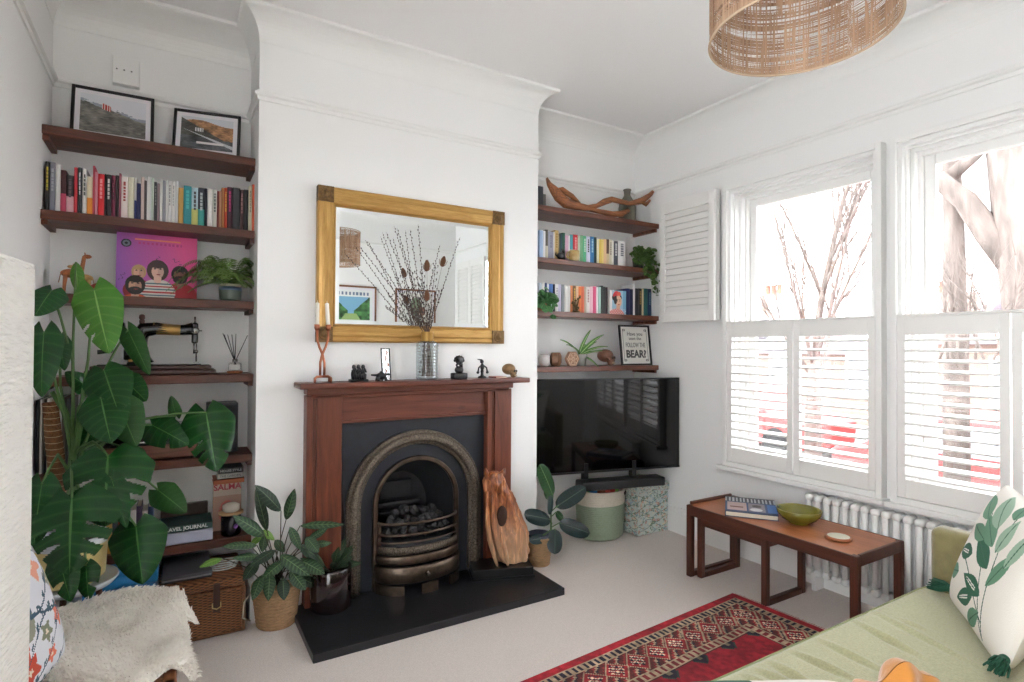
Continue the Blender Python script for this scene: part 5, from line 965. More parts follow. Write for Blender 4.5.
c = Vector((1.407, YM, MZ)); g = G(); g.rbox((c.x-.042, c.y-.03, MZ), (c.x+.042, c.y+.03, MZ+.035), .006).ball(c+Vector((0, 0, .052)), (.027, .022, .022)).tube([c+Vector((.012, 0, .05)), c+Vector((.012, 0, .085)), c+Vector((-.002, 0, .105))], [.013, .011, .01], 8).ball(c+Vector((0, -.002, .105)), (.026, .02, .024), 10, 7, .3).tube([c+Vector((-.01, -.01, .06)), c+Vector((-.022, -.012, .08)), c+Vector((-.008, -.012, .095))], .006, 7)
for k in range(7): a = pi*(k/6); g.ball(c+Vector((.026*cos(a), 0, .106+.02*sin(a))), (.009, .009, .01), 7, 5)
g.build('figurine', BRZ, label='black curled figurine with crested head on block base, right of the vase', cat='figurine')
c = Vector((1.557, YM, MZ)); g = G(); g.lathe([(0, 0), (.026, 0), (.024, .01), (.01, .016), (.008, .03), (.011, .045), (0, .05)], c, 20).ball(c+Vector((0, 0, .066)), (.012, .011, .022)).ball(c+Vector((-.002, 0, .098)), (.011, .011, .012)).tube([c+Vector((-.004, 0, .108)), c+Vector((-.03, 0, .113)), c+Vector((0, 0, .104))], [.006, .003, .004], 6)
for e in (-1, 1): g.tube([c+Vector((e*.008, 0, .075)), c+Vector((e*.026, -.006, .062)), c+Vector((e*.03, -.006, .042))], .0045, 7).ball(c+Vector((e*.031, -.006, .035)), (.009, .007, .008))
g.build('figurine', BRZ, label='slender black figurine with beaked head and spread arms, next to the skull', cat='figurine')
def skull(name, label, c, s, m, dirr=0, socket=None):
    t = thing(name, label, 'skull ornament', c, dirr); c = Vector(c); R = Matrix.Translation(c) @ Matrix.Rotation(dirr, 4, 'Z'); g = G()
    g.ball((0, 0, 0), (.037*s, .044*s, .034*s), 18, 12, M=R @ Matrix.Translation((0, .006*s, .052*s))); g.ball((0, 0, 0), (.026*s, .022*s, .022*s), 14, 9, M=R @ Matrix.Translation((0, -.022*s, .030*s)))
    g.ball((0, 0, 0), (.019*s, .017*s, .014*s), 12, 8, M=R @ Matrix.Translation((0, -.024*s, .013*s)))
    for e in (-1, 1): g.ball((0, 0, 0), (.009*s, .012*s, .008*s), 10, 6, M=R @ Matrix.Translation((e*.026*s, -.018*s, .036*s)))
    g.build('cranium', m, t); dk = mat('socket_dark', (40, 30, 24), .8)
    for e in (-1, 1): G().ball((0, 0, 0), (.0095*s, .006*s, .009*s), 10, 6, M=R @ Matrix.Translation((e*.0125*s, -.040*s, .041*s))).build('eye_socket', dk, t)
    G().prism([(-.004*s, -.006*s), (.004*s, -.006*s), (0, .006*s)], 1, -.046*s, -.036*s, R @ Matrix.Translation((0, 0, .028*s))).build('nose_hole', dk, t)
    g = G()
    for k in range(7): g.rbox((-.0155*s+.0045*s*k, -.0425*s, .010*s), (-.0115*s+.0045*s*k, -.038*s, .018*s), .001*s, 1, R)
    g.build('teeth', mat('skull_teeth', (206, 186, 150), .5), t)
skull('skull_ornament', 'small bronze coloured skull at right end of mantelpiece', (1.745, YM, MZ), .98, mat('old_bronze', (150, 118, 82), .4, metal=.3, noise=.4, nscale=50), radians(35))
t = thing('notebook', 'thin red edged notebook lying flat under the skull on mantelpiece', 'book', (1.67, YM, MZ)); G().box((1.625, YM-.045, MZ), (1.70, YM+.045, MZ+.009)).build('cover', cmat((150, 74, 64)), t); G().box((1.627, YM-.046, MZ+.002), (1.699, YM+.043, MZ+.007)).build('pages', PAGES, t)
# ---------------------------------------------------------------- sewing machine
BL = mat('black_japanned_enamel', (16, 16, 18), .15, coat=.6); GD = mat('gold_decal', (186, 146, 84), .35, metal=.6); STL = mat('nickel_steel', (160, 158, 154), .25, metal=.95)
z0 = LZ[3]; y = 3.25; t = thing('sewing_machine', 'antique black and gold hand crank sewing machine on fourth shelf of left alcove', 'sewing machine', (-.08, y, z0))
g = G(); g.rbox((-.345, y-.085, z0+.001), (.185, y+.09, z0+.026), .008).rbox((-.325, y-.075, z0+.026), (.165, y+.08, z0+.045), .006); g.build('wooden_base', mat('dark_case_wood', (58, 28, 20), .4, noise=.3, nscale=30), t)
g = G(); g.rbox((-.30, y-.06, z0+.045), (.12, y+.06, z0+.052), .003); g.build('bed_plate', BL, t); zb = z0+.052
g = G(); g.tube([(-.135, y, zb), (-.14, y, zb+.03), (-.145, y, zb+.08), (-.14, y, zb+.13), (-.12, y, zb+.165), (-.07, y, zb+.172), (0, y, zb+.166), (.05, y, zb+.168), (.085, y, zb+.175)], [.058, .046, .038, .037, .038, .031, .025, .027, .032], 16)
g.rbox((.078, y-.022, zb+.10), (.108, y+.022, zb+.205), .01); g.build('arm_and_head', BL, t)
G().tube([(-.085, y, zb+.172), (-.03, y, zb+.169), (.03, y, zb+.167)], [.0312, .0280, .0268], 16).build('arm_decal', GD, t); G().lathe([(0, 0), (.02, 0), (.02, .004), (0, .004)], (0, 0, 0), 20, Matrix.Translation((.093, y-.022, zb+.165)) @ Matrix.Rotation(pi/2, 4, 'X')).build('face_plate', STL, t)
G().box((-.18, y-.0425, zb+.012), (-.10, y-.040, zb+.045)).build('pillar_decal', GD, t)
g = G(); g.tube([(.093, y, zb+.20), (.093, y, zb+.235)], .004, 8).tube([(.10, y-.005, zb+.10), (.10, y-.005, zb+.01)], .0035, 8).tube([(.09, y, zb+.10), (.09, y, zb+.05)], .004, 8).ball((.1, y-.005, zb+.06), (.009, .007, .01)).tube([(.108, y, zb+.165), (.125, y, zb+.165)], .003, 6).box((.088, y-.008, zb+.002), (.112, y+.008, zb+.006)); g.build('needle_bar', STL, t)
g = G(); g.lathe([(0, 0), (.01, 0), (.012, .02), (.009, .025), (.013, .03), (.012, .045), (.005, .05), (0, .05)], (-.13, y, zb+.19), 16); g.build('spool', mat('thread_spool', (96, 60, 54), .5), t)
g = G(); M = Matrix.Translation((-.205, y, zb+.145)) @ Matrix.Rotation(pi/2, 4, 'Y'); g.lathe([(.045, -.006), (.052, -.008), (.056, 0), (.052, .008), (.045, .006), (.045, -.006)], (0, 0, 0), 32, M).lathe([(0, -.01), (.014, -.01), (.014, .03), (0, .03)], (0, 0, 0), 16, M)
for k in range(5): a = 2*pi*k/5; g.tube([M @ Vector((.012*cos(a), .012*sin(a), 0)), M @ Vector((.047*cos(a), .047*sin(a), 0))], .004, 6)
g.build('handwheel', BL, t)
g = G(); g.tube([(-.225, y, zb+.145), (-.24, y-.02, zb+.10), (-.245, y-.03, zb+.06)], .005, 8).tube([(-.245, y-.03, zb+.06), (-.30, y-.03, zb+.058)], [.006, .011], 10).rbox((-.20, y-.045, zb+.02), (-.165, y+.02, zb+.075), .008); g.build('hand_crank', BL, t)
c = Vector((.275, 3.23, LZ[3])); t = thing('reed_diffuser', 'small glass reed diffuser with black reeds beside the sewing machine', 'diffuser', c)
G().lathe([(0, .001), (.036, .001), (.037, .012), (0, .012)], c, 28).build('wooden_coaster', TEAKX, t); G().lathe([(0, .0125), (.030, .0125), (.031, .02), (.031, .05), (.027, .055), (.012, .058), (.011, .075), (.008, .075)], c, 28).build('bottle', glassy('clear_glass', (.93, .95, .94), .12), t)
G().lathe([(.0315, .02), (.0315, .046)], c, 14, a0=-pi*.85, a1=-pi*.25).build('label', mat('paper_label', (228, 226, 220), .7), t); G().lathe([(.0125, .06), (.013, .073), (.0, .074)], c, 20).build('collar', STL, t)
for (dx, dy, h_) in ((-.058, -.01, .205), (-.05, .02, .2), (-.016, .0, .2), (.004, .01, .205), (.058, 0, .198), (-.035, .01, .2)): G().tube([c+Vector((-dx*.2, 0, .03)), c+Vector((dx, dy, h_))], .0019, 5).build('reed', BLACK, t)
# ---------------------------------------------------------------- lower shelves of the left alcove
z = LZ[4]
for k, cc in enumerate([(40, 42, 46), (196, 190, 180), (60, 50, 46), (206, 202, 196), (170, 150, 130), (48, 54, 66), (214, 210, 206), (90, 70, 60), (52, 50, 52)]):
    x = -.492+.0125*k; book(x, x+.0085, 3.06+.004*(k % 3), z, .312+.002*(k % 4), cc, '%s vinyl record sleeve standing, %s from the left wall on fifth shelf' % ({0: 'black', 1: 'ivory', 2: 'brown', 3: 'off-white', 4: 'tan', 5: 'blue grey', 6: 'white', 7: 'dark tan', 8: 'charcoal'}[k], ORD[k]), 'vinyl records on the fifth shelf', dep=.29, name='record_sleeve')
SHB = mat('dark_grey_box', (66, 66, 70), .5)
t = thing('speaker', 'dark grey box-shaped speaker at right end of the fifth shelf, left alcove', 'speaker', (.22, 3.25, z)); G().rbox((.15, 3.22, z+.001), (.292, 3.34, z+.255), .006).build('cabinet', SHB, t); G().rbox((.158, 3.215, z+.01), (.284, 3.222, z+.245), .003).build('front_grille', mat('speaker_cloth', (50, 50, 54), .9, bump=.3, bscale=400), t)
t = thing('turntable', 'low black and wood record player on fifth shelf behind the swiss cheese plant', 'record player', (-.12, 3.25, z)); G().rbox((-.35, 3.155, z+.008), (.11, 3.36, z+.075), .006).build('plinth', RWOOD, t); G().box((-.345, 3.16, z+.075), (.105, 3.355, z+.083)).build('deck', BLACK, t); G().lathe([(0, 0), (.098, 0), (.10, .004), (.098, .012), (0, .012)], (-.16, 3.257, z+.083), 40).build('platter', STL, t); G().box((-.345, 3.16, z+.10), (.105, 3.355, z+.16)).build('dust_cover', glassy('smoked_lid', (.5, .5, .52), .15), t)
G().tube([(.06, 3.32, z+.083), (.06, 3.32, z+.10), (.02, 3.25, z+.098), (-.07, 3.22, z+.097)], .004, 6).build('tonearm', STL, t)
for x in (-.33, .09):
    for yy in (3.17, 3.35): G().lathe([(0, 0), (.012, 0), (.012, .008), (0, .008)], (x, yy, z), 12).build('foot', BLACK, t)
z = LZ[5]
def flat(name, label, a, b, zz, h, c, group=None, cat='book', rz=0):
    cx, cy = (a[0]+b[0])/2, (a[1]+b[1])/2; t = thing(name, label, cat, (cx, cy, zz), rz, group); M = Matrix.Translation((cx, cy, zz)) @ Matrix.Rotation(rz, 4, 'Z'); w, d = (b[0]-a[0])/2, (b[1]-a[1])/2
    G().box((-w, -d, 0), (w, -d+.003, h), M).box((-w, -d, 0), (w, d, .003), M).box((-w, -d, h-.003), (w, d, h), M).build('cover', cmat(c), t); G().box((-w+.003, -d+.004, .0032), (w-.003, d-.003, h-.0032), M).build('pages', PAGES, t); return t, M
t, M = flat('book', 'thick pale lilac grey book lying flat on lowest shelf of left alcove', (-.06, 3.15), (.178, 3.34), z+.001, .058, (186, 190, 208)); t, M = flat('book', 'dark green travel book lying flat, topmost of the pair on the lowest shelf', (-.058, 3.152), (.176, 3.33), z+.0595, .03, (46, 78, 72))
text('TRAVEL JOURNAL', 'spine_title', .024, M @ Vector((0, -.0905, .015)), (1, 0, 0), (0, 0, 1), mat('white_print', (226, 230, 226), .6), t, bold=.0006)
t = thing('box', 'dark brown wooden box behind the two flat books on the lowest shelf', 'box', (.02, 3.355, z)); G().rbox((-.045, 3.342, z+.001), (.165, 3.373, z+.145), .004).build('body', mat('dark_brown_box', (60, 42, 38), .5), t)
for k, cc in enumerate([(206, 196, 170), (60, 70, 110), (196, 150, 70), (40, 44, 50), (190, 60, 50), (90, 130, 150), (214, 208, 200), (70, 56, 80), (200, 190, 180), (44, 60, 90)]):
    x = -.30+.023*k; book(x, x+.021, 3.17, z, .17+.008*(k*7 % 5), cc, '%s book, %s from the left behind the swiss cheese plant, lowest shelf' % (['cream', 'dark blue', 'ochre', 'black', 'red', 'dusty blue', 'white', 'plum', 'pale grey', 'navy'][k], ORD[k]), 'books behind the monstera on the lowest shelf')
t = thing('book', 'pink cookery book facing out behind the dark candle jar on lowest shelf', 'book', (.25, 3.28, z)); G().box((.185, 3.282, z+.001), (.317, 3.31, z+.255)).build('block', cmat((196, 170, 150)), t)
paint('cover', (.185, 3.2812, z+.001), (.132, 0, 0), (0, 0, .254), 40, 60, lambda u, v: (lambda c: (put(c, v > .7, (206, 188, 170)), put(c, ell(u, v, .5, .35, .3, .25), (214, 120, 110)))[0])(base(u, (188, 150, 130))), PAINT, t); text('SALMA', 'cover_title', .042, (.251, 3.2808, z+.222), (1, 0, 0), (0, 0, 1), mat('crimson_print', (176, 34, 60), .6), t, bold=.001)
t, M = flat('book', 'orange book lying flat on top of the pink cookery book', (.182, 3.20), (.322, 3.34), z+.257, .022, (176, 96, 58)); t, M = flat('book', 'white book with black lettering, lying between orange book and shelf above', (.20, 3.21), (.318, 3.34), z+.280, .026, (196, 192, 186)); text('THE GARDEN', 'spine_title', .016, M @ Vector((0, -.0655, .013)), (1, 0, 0), (0, 0, 1), BLACK, t); t, M = flat('book', 'black book with white lettering, topmost of the flat pile, lowest shelf', (.204, 3.21), (.318, 3.34), z+.307, .026, (48, 46, 48)); text('HOUSE STYLE', 'spine_title', .016, M @ Vector((0, -.0655, .013)), (1, 0, 0), (0, 0, 1), _mats['white_print'], t)
c = Vector((.262, 3.195, z)); t = thing('candle_jar', 'dark candle jar with round wooden lid and violet dot on the lowest shelf', 'candle', c); G().lathe([(0, .001), (.042, .001), (.046, .006), (.046, .105), (0, .105)], c, 32).build('jar', mat('dark_plum_glass', (36, 26, 36), .15), t); G().lathe([(0, .106), (.058, .106), (.058, .116), (0, .116)], c, 32).build('lid', mat('bamboo_lid', (186, 150, 112), .6), t); G().lathe([(.032, .117), (.040, .125), (.040, .15), (.02, .16), (0, .162)], c, 24).build('glass_knob', mat('pearly_shell', (214, 206, 190), .25), t); G().lathe([(0, 0), (.012, 0), (.012, .001)], (0, 0, 0), 16, Matrix.Translation(c+Vector((.018, -.0435, .05))) @ Matrix.Rotation(radians(23), 4, 'Z') @ Matrix.Rotation(pi/2, 4, 'X')).build('violet_dot', mat('violet', (150, 90, 180), .6), t)
# floor of the left alcove
def wicker(name, c1, c2, f1=520, f2=160):
    m = mat(name, c1, .6); nt = m.node_tree; N = nt.nodes; L = nt.links; p = N['Principled BSDF']; tc = N.new('ShaderNodeTexCoord'); s = N.new('ShaderNodeSeparateXYZ'); L.new(tc.outputs['Object'], s.inputs[0])
    def q(op, a, b=None, c=None):
        n = N.new('ShaderNodeMath'); n.operation = op
        for i, x in enumerate((a, b, c)):
            if x is None: continue
            if isinstance(x, (int, float)): n.inputs[i].default_value = x
            else: L.new(x, n.inputs[i])
        return n.outputs[0]
    h = q('MULTIPLY', q('SINE', q('MULTIPLY', s.outputs[2], f1)), q('SINE', q('MULTIPLY', q('ADD', s.outputs[0], s.outputs[1]), f2))); h = q('MULTIPLY_ADD', h, .5, .5)
    r = N.new('ShaderNodeValToRGB'); r.color_ramp.elements[0].position = .15; r.color_ramp.elements[1].position = .7; r.color_ramp.elements[0].color = lin(c2)+(1,); r.color_ramp.elements[1].color = lin(c1)+(1,); L.new(h, r.inputs[0]); L.new(r.outputs[0], p.inputs['Base Color'])
    b = N.new('ShaderNodeBump'); b.inputs['Strength'].default_value = .8; b.inputs['Distance'].default_value = .006; L.new(h, b.inputs['Height']); L.new(b.outputs[0], p.inputs['Normal']); return m
WK = wicker('brown_wicker', (150, 96, 58), (52, 30, 20)); WKR = mat('cane_binding', (142, 92, 56), .5, noise=.5, nscale=90, bump=.6, bscale=160)
t = thing('wicker_hamper', 'brown wicker hamper with brass hasp on floor below left alcove shelves', 'basket', (.15, 3.12, 0)); x0, x1, y0, y1, h = -.04, .30, 2.945, 3.30, .215
G().rbox((x0, y0, .004), (x1, y1, h), .012).build('woven_body', WK, t); l = G().rbox((x0-.006, y0-.006, h+.004), (x1+.006, y1, h+.05), .014).build('lid', WK, t)
for zz in (.012, h-.004, h+.012): G().tube([(x0, y0, zz), (x1, y0, zz), (x1, y1, zz), (x0, y1, zz)], .007, 8, closed=True).build('bound_edge', WKR, t)
for xx in (x0, x1): G().tube([(xx, y0, .01), (xx, y0, h)], .009, 8).build('corner_post', WKR, t)
cx = .185; G().box((cx-.014, y0-.013, .12), (cx+.014, y0-.004, h+.035)).build('strap', mat('dark_leather', (58, 32, 24), .5), t); G().tube([(cx-.017, y0-.014, .165), (cx-.017, y0-.018, .145), (cx, y0-.018, .137), (cx+.017, y0-.018, .145), (cx+.017, y0-.014, .165)], .003, 8).build('brass_hasp', mat('brass', (206, 184, 130), .3, metal=.7), t)
t = thing('storage_box', 'bright blue lidded box under the lowest shelf behind the sheepskin', 'box', (-.10, 3.1, 0)); G().rbox((-.32, 2.98, .005), (-.055, 3.33, .30), .01).build('body', mat('blue_plastic', (22, 104, 168), .35), t); G().rbox((-.328, 2.972, .295), (-.047, 3.34, .345), .008).build('lid', mat('blue_plastic_lid', (34, 128, 190), .35), t)
t = thing('laptop_case', 'slim dark grey case lying on the wicker hamper', 'case', (.08, 3.1, .27)); G().rbox((-.035, 2.99, .2665), (.17, 3.28, .30), .008).build('case_body', SHB, t); G().rbox((-.03, 2.984, .279), (.165, 2.99, .285), .001).build('zip', mat('zip_grey', (120, 120, 124), .4), t)
g = G(); P = []
for k in range(60): a = k*.42; P.append((.22+(.05+.0004*k)*cos(a), 3.06+(.04)*sin(a), .2715+.0007*k))
g.tube(P, .003, 6).build('cable', mat('white_cable', (206, 204, 204), .5), label='coiled pale cable lying on right end of the wicker hamper', cat='cable')
# ---------------------------------------------------------------- bench seat, sheepskin, cushion
t = thing('bench', 'low wooden bench seat under the sheepskin against the left wall', 'bench', (-.22, 2.2, 0)); bx0, bx1, by0, by1, bz = -.47, .02, 1.86, 2.56, .39
BW = wood('oak_bench', (168, 112, 74), (112, 66, 42), 1, 8, .45, False)
g = G(); g.box((bx0, by0, bz-.06), (bx0+.035, by1, bz)).box((bx1-.035, by0, bz-.06), (bx1, by1, bz)).box((bx0+.035, by0, bz-.06), (bx1-.035, by0+.035, bz)).box((bx0+.035, by1-.035, bz-.06), (bx1-.035, by1, bz)); g.build('seat_rail', BW, t, bevel=.005)
for k in range(7): y = by0+.06+.09*k; G().box((bx0+.035, y, bz-.02), (bx1-.035, y+.07, bz-.002)).build('slat', BW, t, bevel=.003)
for x in (bx0, bx1-.045):
    for y in (by0, by1-.045): G().box((x, y, 0), (x+.045, y+.045, bz)).build('leg', BW, t, bevel=.006)
t = thing('sheepskin', 'shaggy cream sheepskin draped over the wooden bench', 'sheepskin', (-.2, 2.2, bz))
out = [(-.40, 2.56), (-.33, 2.60), (-.20, 2.60), (-.08, 2.60), (.02, 2.62), (.055, 2.60), (.06, 2.54), (.10, 2.46), (.085, 2.40), (.055, 2.36), (.06, 2.25), (.05, 2.1), (.075, 1.98), (.05, 1.92), (.0, 1.93), (-.03, 1.88), (-.1, 1.82), (-.2, 1.75), (-.32, 1.72), (-.40, 1.74), (-.45, 1.8), (-.46, 2.0), (-.46, 2.3), (-.44, 2.5)]
cc = Vector((-.19, 2.2)); nR, nA = 16, 120
def rad(a):
    d = Vector((cos(a), sin(a))); best = .3
    for i in range(len(out)):
        p = Vector(out[i])-cc; q = Vector(out[(i+1) % len(out)])-cc; e = q-p; den = d.x*e.y-d.y*e.x
        if abs(den) < 1e-9: continue
        s_ = (p.x*e.y-p.y*e.x)/den; w_ = (p.x*d.y-p.y*d.x)/den
        if s_ > 0 and -1e-6 <= w_ <= 1.000001: best = s_; break
    return best
def skin(r_, a):
    R_ = rad(a)*r_; x, y = cc.x+cos(a)*R_, cc.y+sin(a)*R_; dx = max(0, x-bx1, y-by1, by0-y); z = bz+.014+.012*sin(x*17+y*9)*sin(y*13)-.9*dx-(.5*dx if dx > .03 else 0); return Vector((x, y, z+ (.012 if r_ < .9 else .0)))
g = G(); g.grid(lambda u, v: skin(u, 2*pi*v), nR, nA); g.build('hide', mat('cream_fleece_hide', (253, 250, 244), .95), t, fixn=False)
vs = []; fs = []; rs = np.random.default_rng(3); cols = []
FL = mat('cream_fleece', (255, 252, 246), .9, col2=(253, 249, 242), nscale=16, sheen=.3); _t = FL.node_tree; _d = _t.nodes.new('ShaderNodeBsdfTranslucent'); _m = _t.nodes.new('ShaderNodeMixShader'); _m.inputs[0].default_value = .5; _t.links.new(_t.nodes['Color Ramp'].outputs[0], _d.inputs[0]); _t.links.new(_t.nodes['Principled BSDF'].outputs[0], _m.inputs[1]); _t.links.new(_d.outputs[0], _m.inputs[2]); _t.links.new(_m.outputs[0], _t.nodes['Material Output'].inputs[0])
for k in range(22000):
    a = rs.random()*2*pi; r_ = sqrt(rs.random())*1.0; p = skin(r_, a); n1 = vnoise(np.array([p.x]), np.array([p.y]), 7, 8)[0]*6.283*1.3; L_ = .018+.014*rs.random(); o = Vector((cos(a), sin(a), 0))*max(0, r_-.85)*4
    d = (Vector((cos(n1), sin(n1), 1.0))+o+Vector(rs.normal(size=3).tolist())*.28).normalized(); w = d.cross(Vector((rs.random()-.5, rs.random()-.5, rs.random()-.5))).normalized()*.0032; m_ = p+d*L_*.55+Vector((0, 0, .002)); e = p+d*L_-Vector((0, 0, .005)); n = len(vs)
    vs += [p-w, p+w, m_+w*.8, m_-w*.8, e]; fs += [(n, n+1, n+2, n+3), (n+3, n+2, n+4)]
g = G(); g.add(vs, fs, False); g.build('fleece', FL, t, fixn=False, kind='stuff')
def cushion_pts(u, v, w, h, th, k=2.6):
    x, y = 2*u-1, 2*v-1; e = max(0, (1-abs(x)**k))*max(0, (1-abs(y)**k)); pin = 1-.06*(1-abs(x))*(abs(y)**2) ; pin2 = 1-.06*(1-abs(y))*(abs(x)**2); return x*w/2*pin2, y*h/2*pin, th/2*e**.45
def cushion(t, M, w, h, th, fn, n=70, back=(226, 222, 212), nm='front', m=None):
    """soft pad: front painted by fn(u, v), back plain; M puts local x-y plane, z = front"""
    def pf(u, v): x, y, z = cushion_pts(u, v, w, h, th); return M @ Vector((x, y, z))
    def pb(u, v): x, y, z = cushion_pts(u, v, w, h, th); return M @ Vector((x, y, -z))
    g = G(); g.grid(pf, n, n); u = (np.arange(n)+.5)/n; uu, vv = np.meshgrid(u, u, indexing='ij'); c = np.clip(fn(uu, vv), 0, 255)/255; c = np.where(c <= .04045, c/12.92, ((c+.055)/1.055)**2.4).reshape(-1, 3)
    cols = np.ones((n*n*4, 4)); cols[:, :3] = np.repeat(c, 4, axis=0); g.build(nm, m or CLOTHP, t, fixn=False, cols=cols); G().grid(pb, 24, 24).build('back', mat('cushion_back_%d' % back[0], back, .9), t, fixn=False)
def basis(o, ex, ey):
    ex, ey = Vector(ex).normalized(), Vector(ey); ey = (ey-ex*ey.dot(ex)).normalized(); ez = ex.cross(ey); return Matrix(((ex.x, ey.x, ez.x, o[0]), (ex.y, ey.y, ez.y, o[1]), (ex.z, ey.z, ez.z, o[2]), (0, 0, 0, 1)))
def floral(u, v):
    c = base(u, (226, 226, 232)); n = vnoise(u, v, 7, 3)
    m = ell(u*.9+v*.3, v*.9-u*.3, .52, .48, .13, .24); c[m] = (146, 146, 130); m2 = m & (np.abs((u-.6)*.9+(v-.62)*.35) < .012); c[m2] = (214, 212, 206)
    for (x, y, r, col) in ((.30, .30, .10, (206, 84, 62)), (.36, .22, .09, (206, 84, 62)), (.24, .22, .07, (214, 96, 74)), (.62, .2, .05, (226, 120, 96)), (.25, .62, .08, (230, 158, 136)), (.72, .86, .10, (232, 164, 140)), (.82, .42, .07, (226, 128, 104)), (.5, .85, .05, (206, 84, 62)), (.85, .7, .05, (150, 150, 134)), (.6, .38, .06, (130, 134, 112))):
        rr = np.hypot(u-x, v-y)*(1+.25*np.sin(5*np.arctan2(v-y, u-x))); c[rr < r] = col; c[(rr < r*.25)] = (236, 220, 200)
    for k in range(7):
        y0 = .1+.13*k; d = np.abs(v-(y0+.10*np.sin(u*7+k*1.7)+.3*(u-.5))); c[(d < .009)] = (60, 86, 104); d2 = np.abs(v-(y0+.03+.10*np.sin(u*7+k*1.7)+.3*(u-.5))); c[(d2 < .014) & (np.sin(u*60+k) > .55)] = (70, 96, 110)
    return c
t = thing('cushion', 'round-edged floral cushion leaning between paper lamp and sheepskin', 'cushion', (-.33, 2.0, .43)); M = basis((-.382, 1.985, .578), (.24, 1, 0), (-.28, .05, 1)); cushion(t, M, .44, .38, .15, floral, 90)
# ---------------------------------------------------------------- right alcove things
DRW = wood('weathered_driftwood', (186, 118, 72), (70, 40, 26), 0, 30, .6, False)
z = RZ[0]; P = lambda x, y, yy: at(x, y, 1, yy)
t = thing('driftwood', 'long twisted branching piece of driftwood on top shelf of right alcove', 'driftwood', (2.7, 3.2, z))
g = G(); g.tube([P(546.5, 178, 3.2), P(549, 184, 3.19), P(554, 190, 3.18), P(559, 197, 3.17), P(566, 203, 3.17), P(575, 206.5, 3.17), P(588, 208, 3.17), P(597, 206, 3.17), P(604, 202, 3.17), P(612, 199, 3.17), P(620, 202, 3.16), P(630, 203, 3.15), P(642, 201, 3.15), P(650, 195, 3.16), P(656, 188, 3.18)], [.006, .016, .027, .038, .038, .030, .022, .018, .021, .023, .020, .017, .027, .021, .008], 12)
g.tube([P(588, 209, 3.17), P(600, 212, 3.15), P(612, 214, 3.15), P(622, 214, 3.15), P(628, 210, 3.16)], [.015, .018, .02, .022, .016], 10).tube([P(553, 190, 3.18), P(562, 190, 3.17), P(572, 196, 3.17), P(580, 204, 3.17)], [.010, .018, .016, .010], 8).tube([P(640, 201, 3.15), P(646, 204, 3.14), P(650, 200, 3.14)], [.012, .018, .008], 8)
for v in range(len(g.v)): q = g.v[v]; g.v[v] = (q[0], q[1]+.004*sin(q[0]*90+q[2]*60), q[2]+.004*sin(q[0]*120))
g.build('branch', DRW, t)
c = Vector((3.0, 3.26, z)); t = thing('stoneware_bottle', 'grey stoneware bottle standing behind the driftwood', 'bottle', c); G().lathe([(0, .001), (.062, .001), (.066, .01), (.066, .13), (.058, .17), (.03, .215), (.024, .23), (.026, .262), (.032, .268), (.028, .274), (.02, .272), (.018, .24), (0, .24)], c, 36).build('body', mat('grey_green_stoneware', (112, 108, 94), .6, noise=.25, nscale=25, bump=.1), t); G().lathe([(.0665, .012), (.0668, .016), (.0665, .02)], c, 36).build('throwing_ring', mat('dark_stoneware', (90, 86, 74), .7), t)
for k, (a, b, h, cc, nm) in enumerate([(538, 543.5, .155, (70, 72, 76), 'tall charcoal'), (543.6, 546.2, .105, (120, 116, 112), 'short grey')]): book(at(a, 190, 1, 3.2).x, at(b, 190, 1, 3.2).x, 3.2, z, h, cc, '%s book at left end of the driftwood shelf' % nm, 'books beside the driftwood')
z = RZ[1]; c = Vector((2.385, 3.125, z)); t = thing('mug', 'cream and ochre stoneware mug in front of the upper book row', 'mug', c); G().lathe([(0, .001), (.03, .001), (.036, .01), (.038, .03), (.0375, .07), (.035, .07), (.034, .012), (0, .01)], c, 28).build('cup', mat('ochre_cream_glaze', (206, 192, 150), .35, col2=(176, 140, 74), nscale=18), t); G().tube([c+Vector((-.036, 0, .058)), c+Vector((-.058, 0, .056)), c+Vector((-.064, 0, .038)), c+Vector((-.056, 0, .02)), c+Vector((-.036, 0, .016))], .005, 8).build('handle', _mats['ochre_cream_glaze'], t)
c = Vector((2.275, 3.13, z)); g = G(); g.ball(c+Vector((0, 0, .026)), (.03, .02, .026)).ball(c+Vector((.018, -.004, .056)), (.014, .013, .014)).tube([c+Vector((.012, 0, .066)), c+Vector((.008, 0, .08))], [.005, .002], 6).tube([c+Vector((.024, 0, .066)), c+Vector((.026, 0, .08))], [.005, .002], 6).tube([c+Vector((-.026, 0, .02)), c+Vector((-.044, 0, .03)), c+Vector((-.04, 0, .05))], [.007, .005, .003], 7); g.build('cat_ornament', BRZ, label='small black cat ornament left of the mug', cat='ornament')
z = RZ[2]; c = Vector((2.41, 3.13, z)); g = G(); g.lathe([(0, 0), (.03, 0), (.026, .008), (.008, .014)], c, 16)
for k in range(9): a = k*.7; g.tube([c+Vector((0, 0, .01)), c+Vector((.02*cos(a), .014*sin(a), .03+.008*k)), c+Vector((.034*cos(a+.5), .02*sin(a+.5), .035+.010*k))], [.003, .003, .001], 6).ball(c+Vector((.03*cos(a+.5), .02*sin(a+.5), .034+.010*k)), .008, 8, 5)
g.build('brass_ornament', mat('aged_brass', (120, 96, 50), .4, metal=.5, noise=.5, nscale=60), label='small branching brass ornament in front of the orange books', cat='ornament')
z = RZ[3]; c = Vector((2.175, 3.18, z)); t = thing('egg_cup', 'pale round stone pot at left end of the shelf above television', 'pot', c); G().lathe([(0, .001), (.025, .001), (.04, .03), (.04, .06), (.028, .08), (.022, .08), (.03, .06), (.0, .03)], c, 24).build('body', mat('pale_stone', (206, 200, 196), .7, noise=.2, nscale=30), t); G().lathe([(.026, .08), (.028, .084), (.022, .084)], c, 24).build('rim', mat('worn_rim', (150, 140, 130), .7), t)
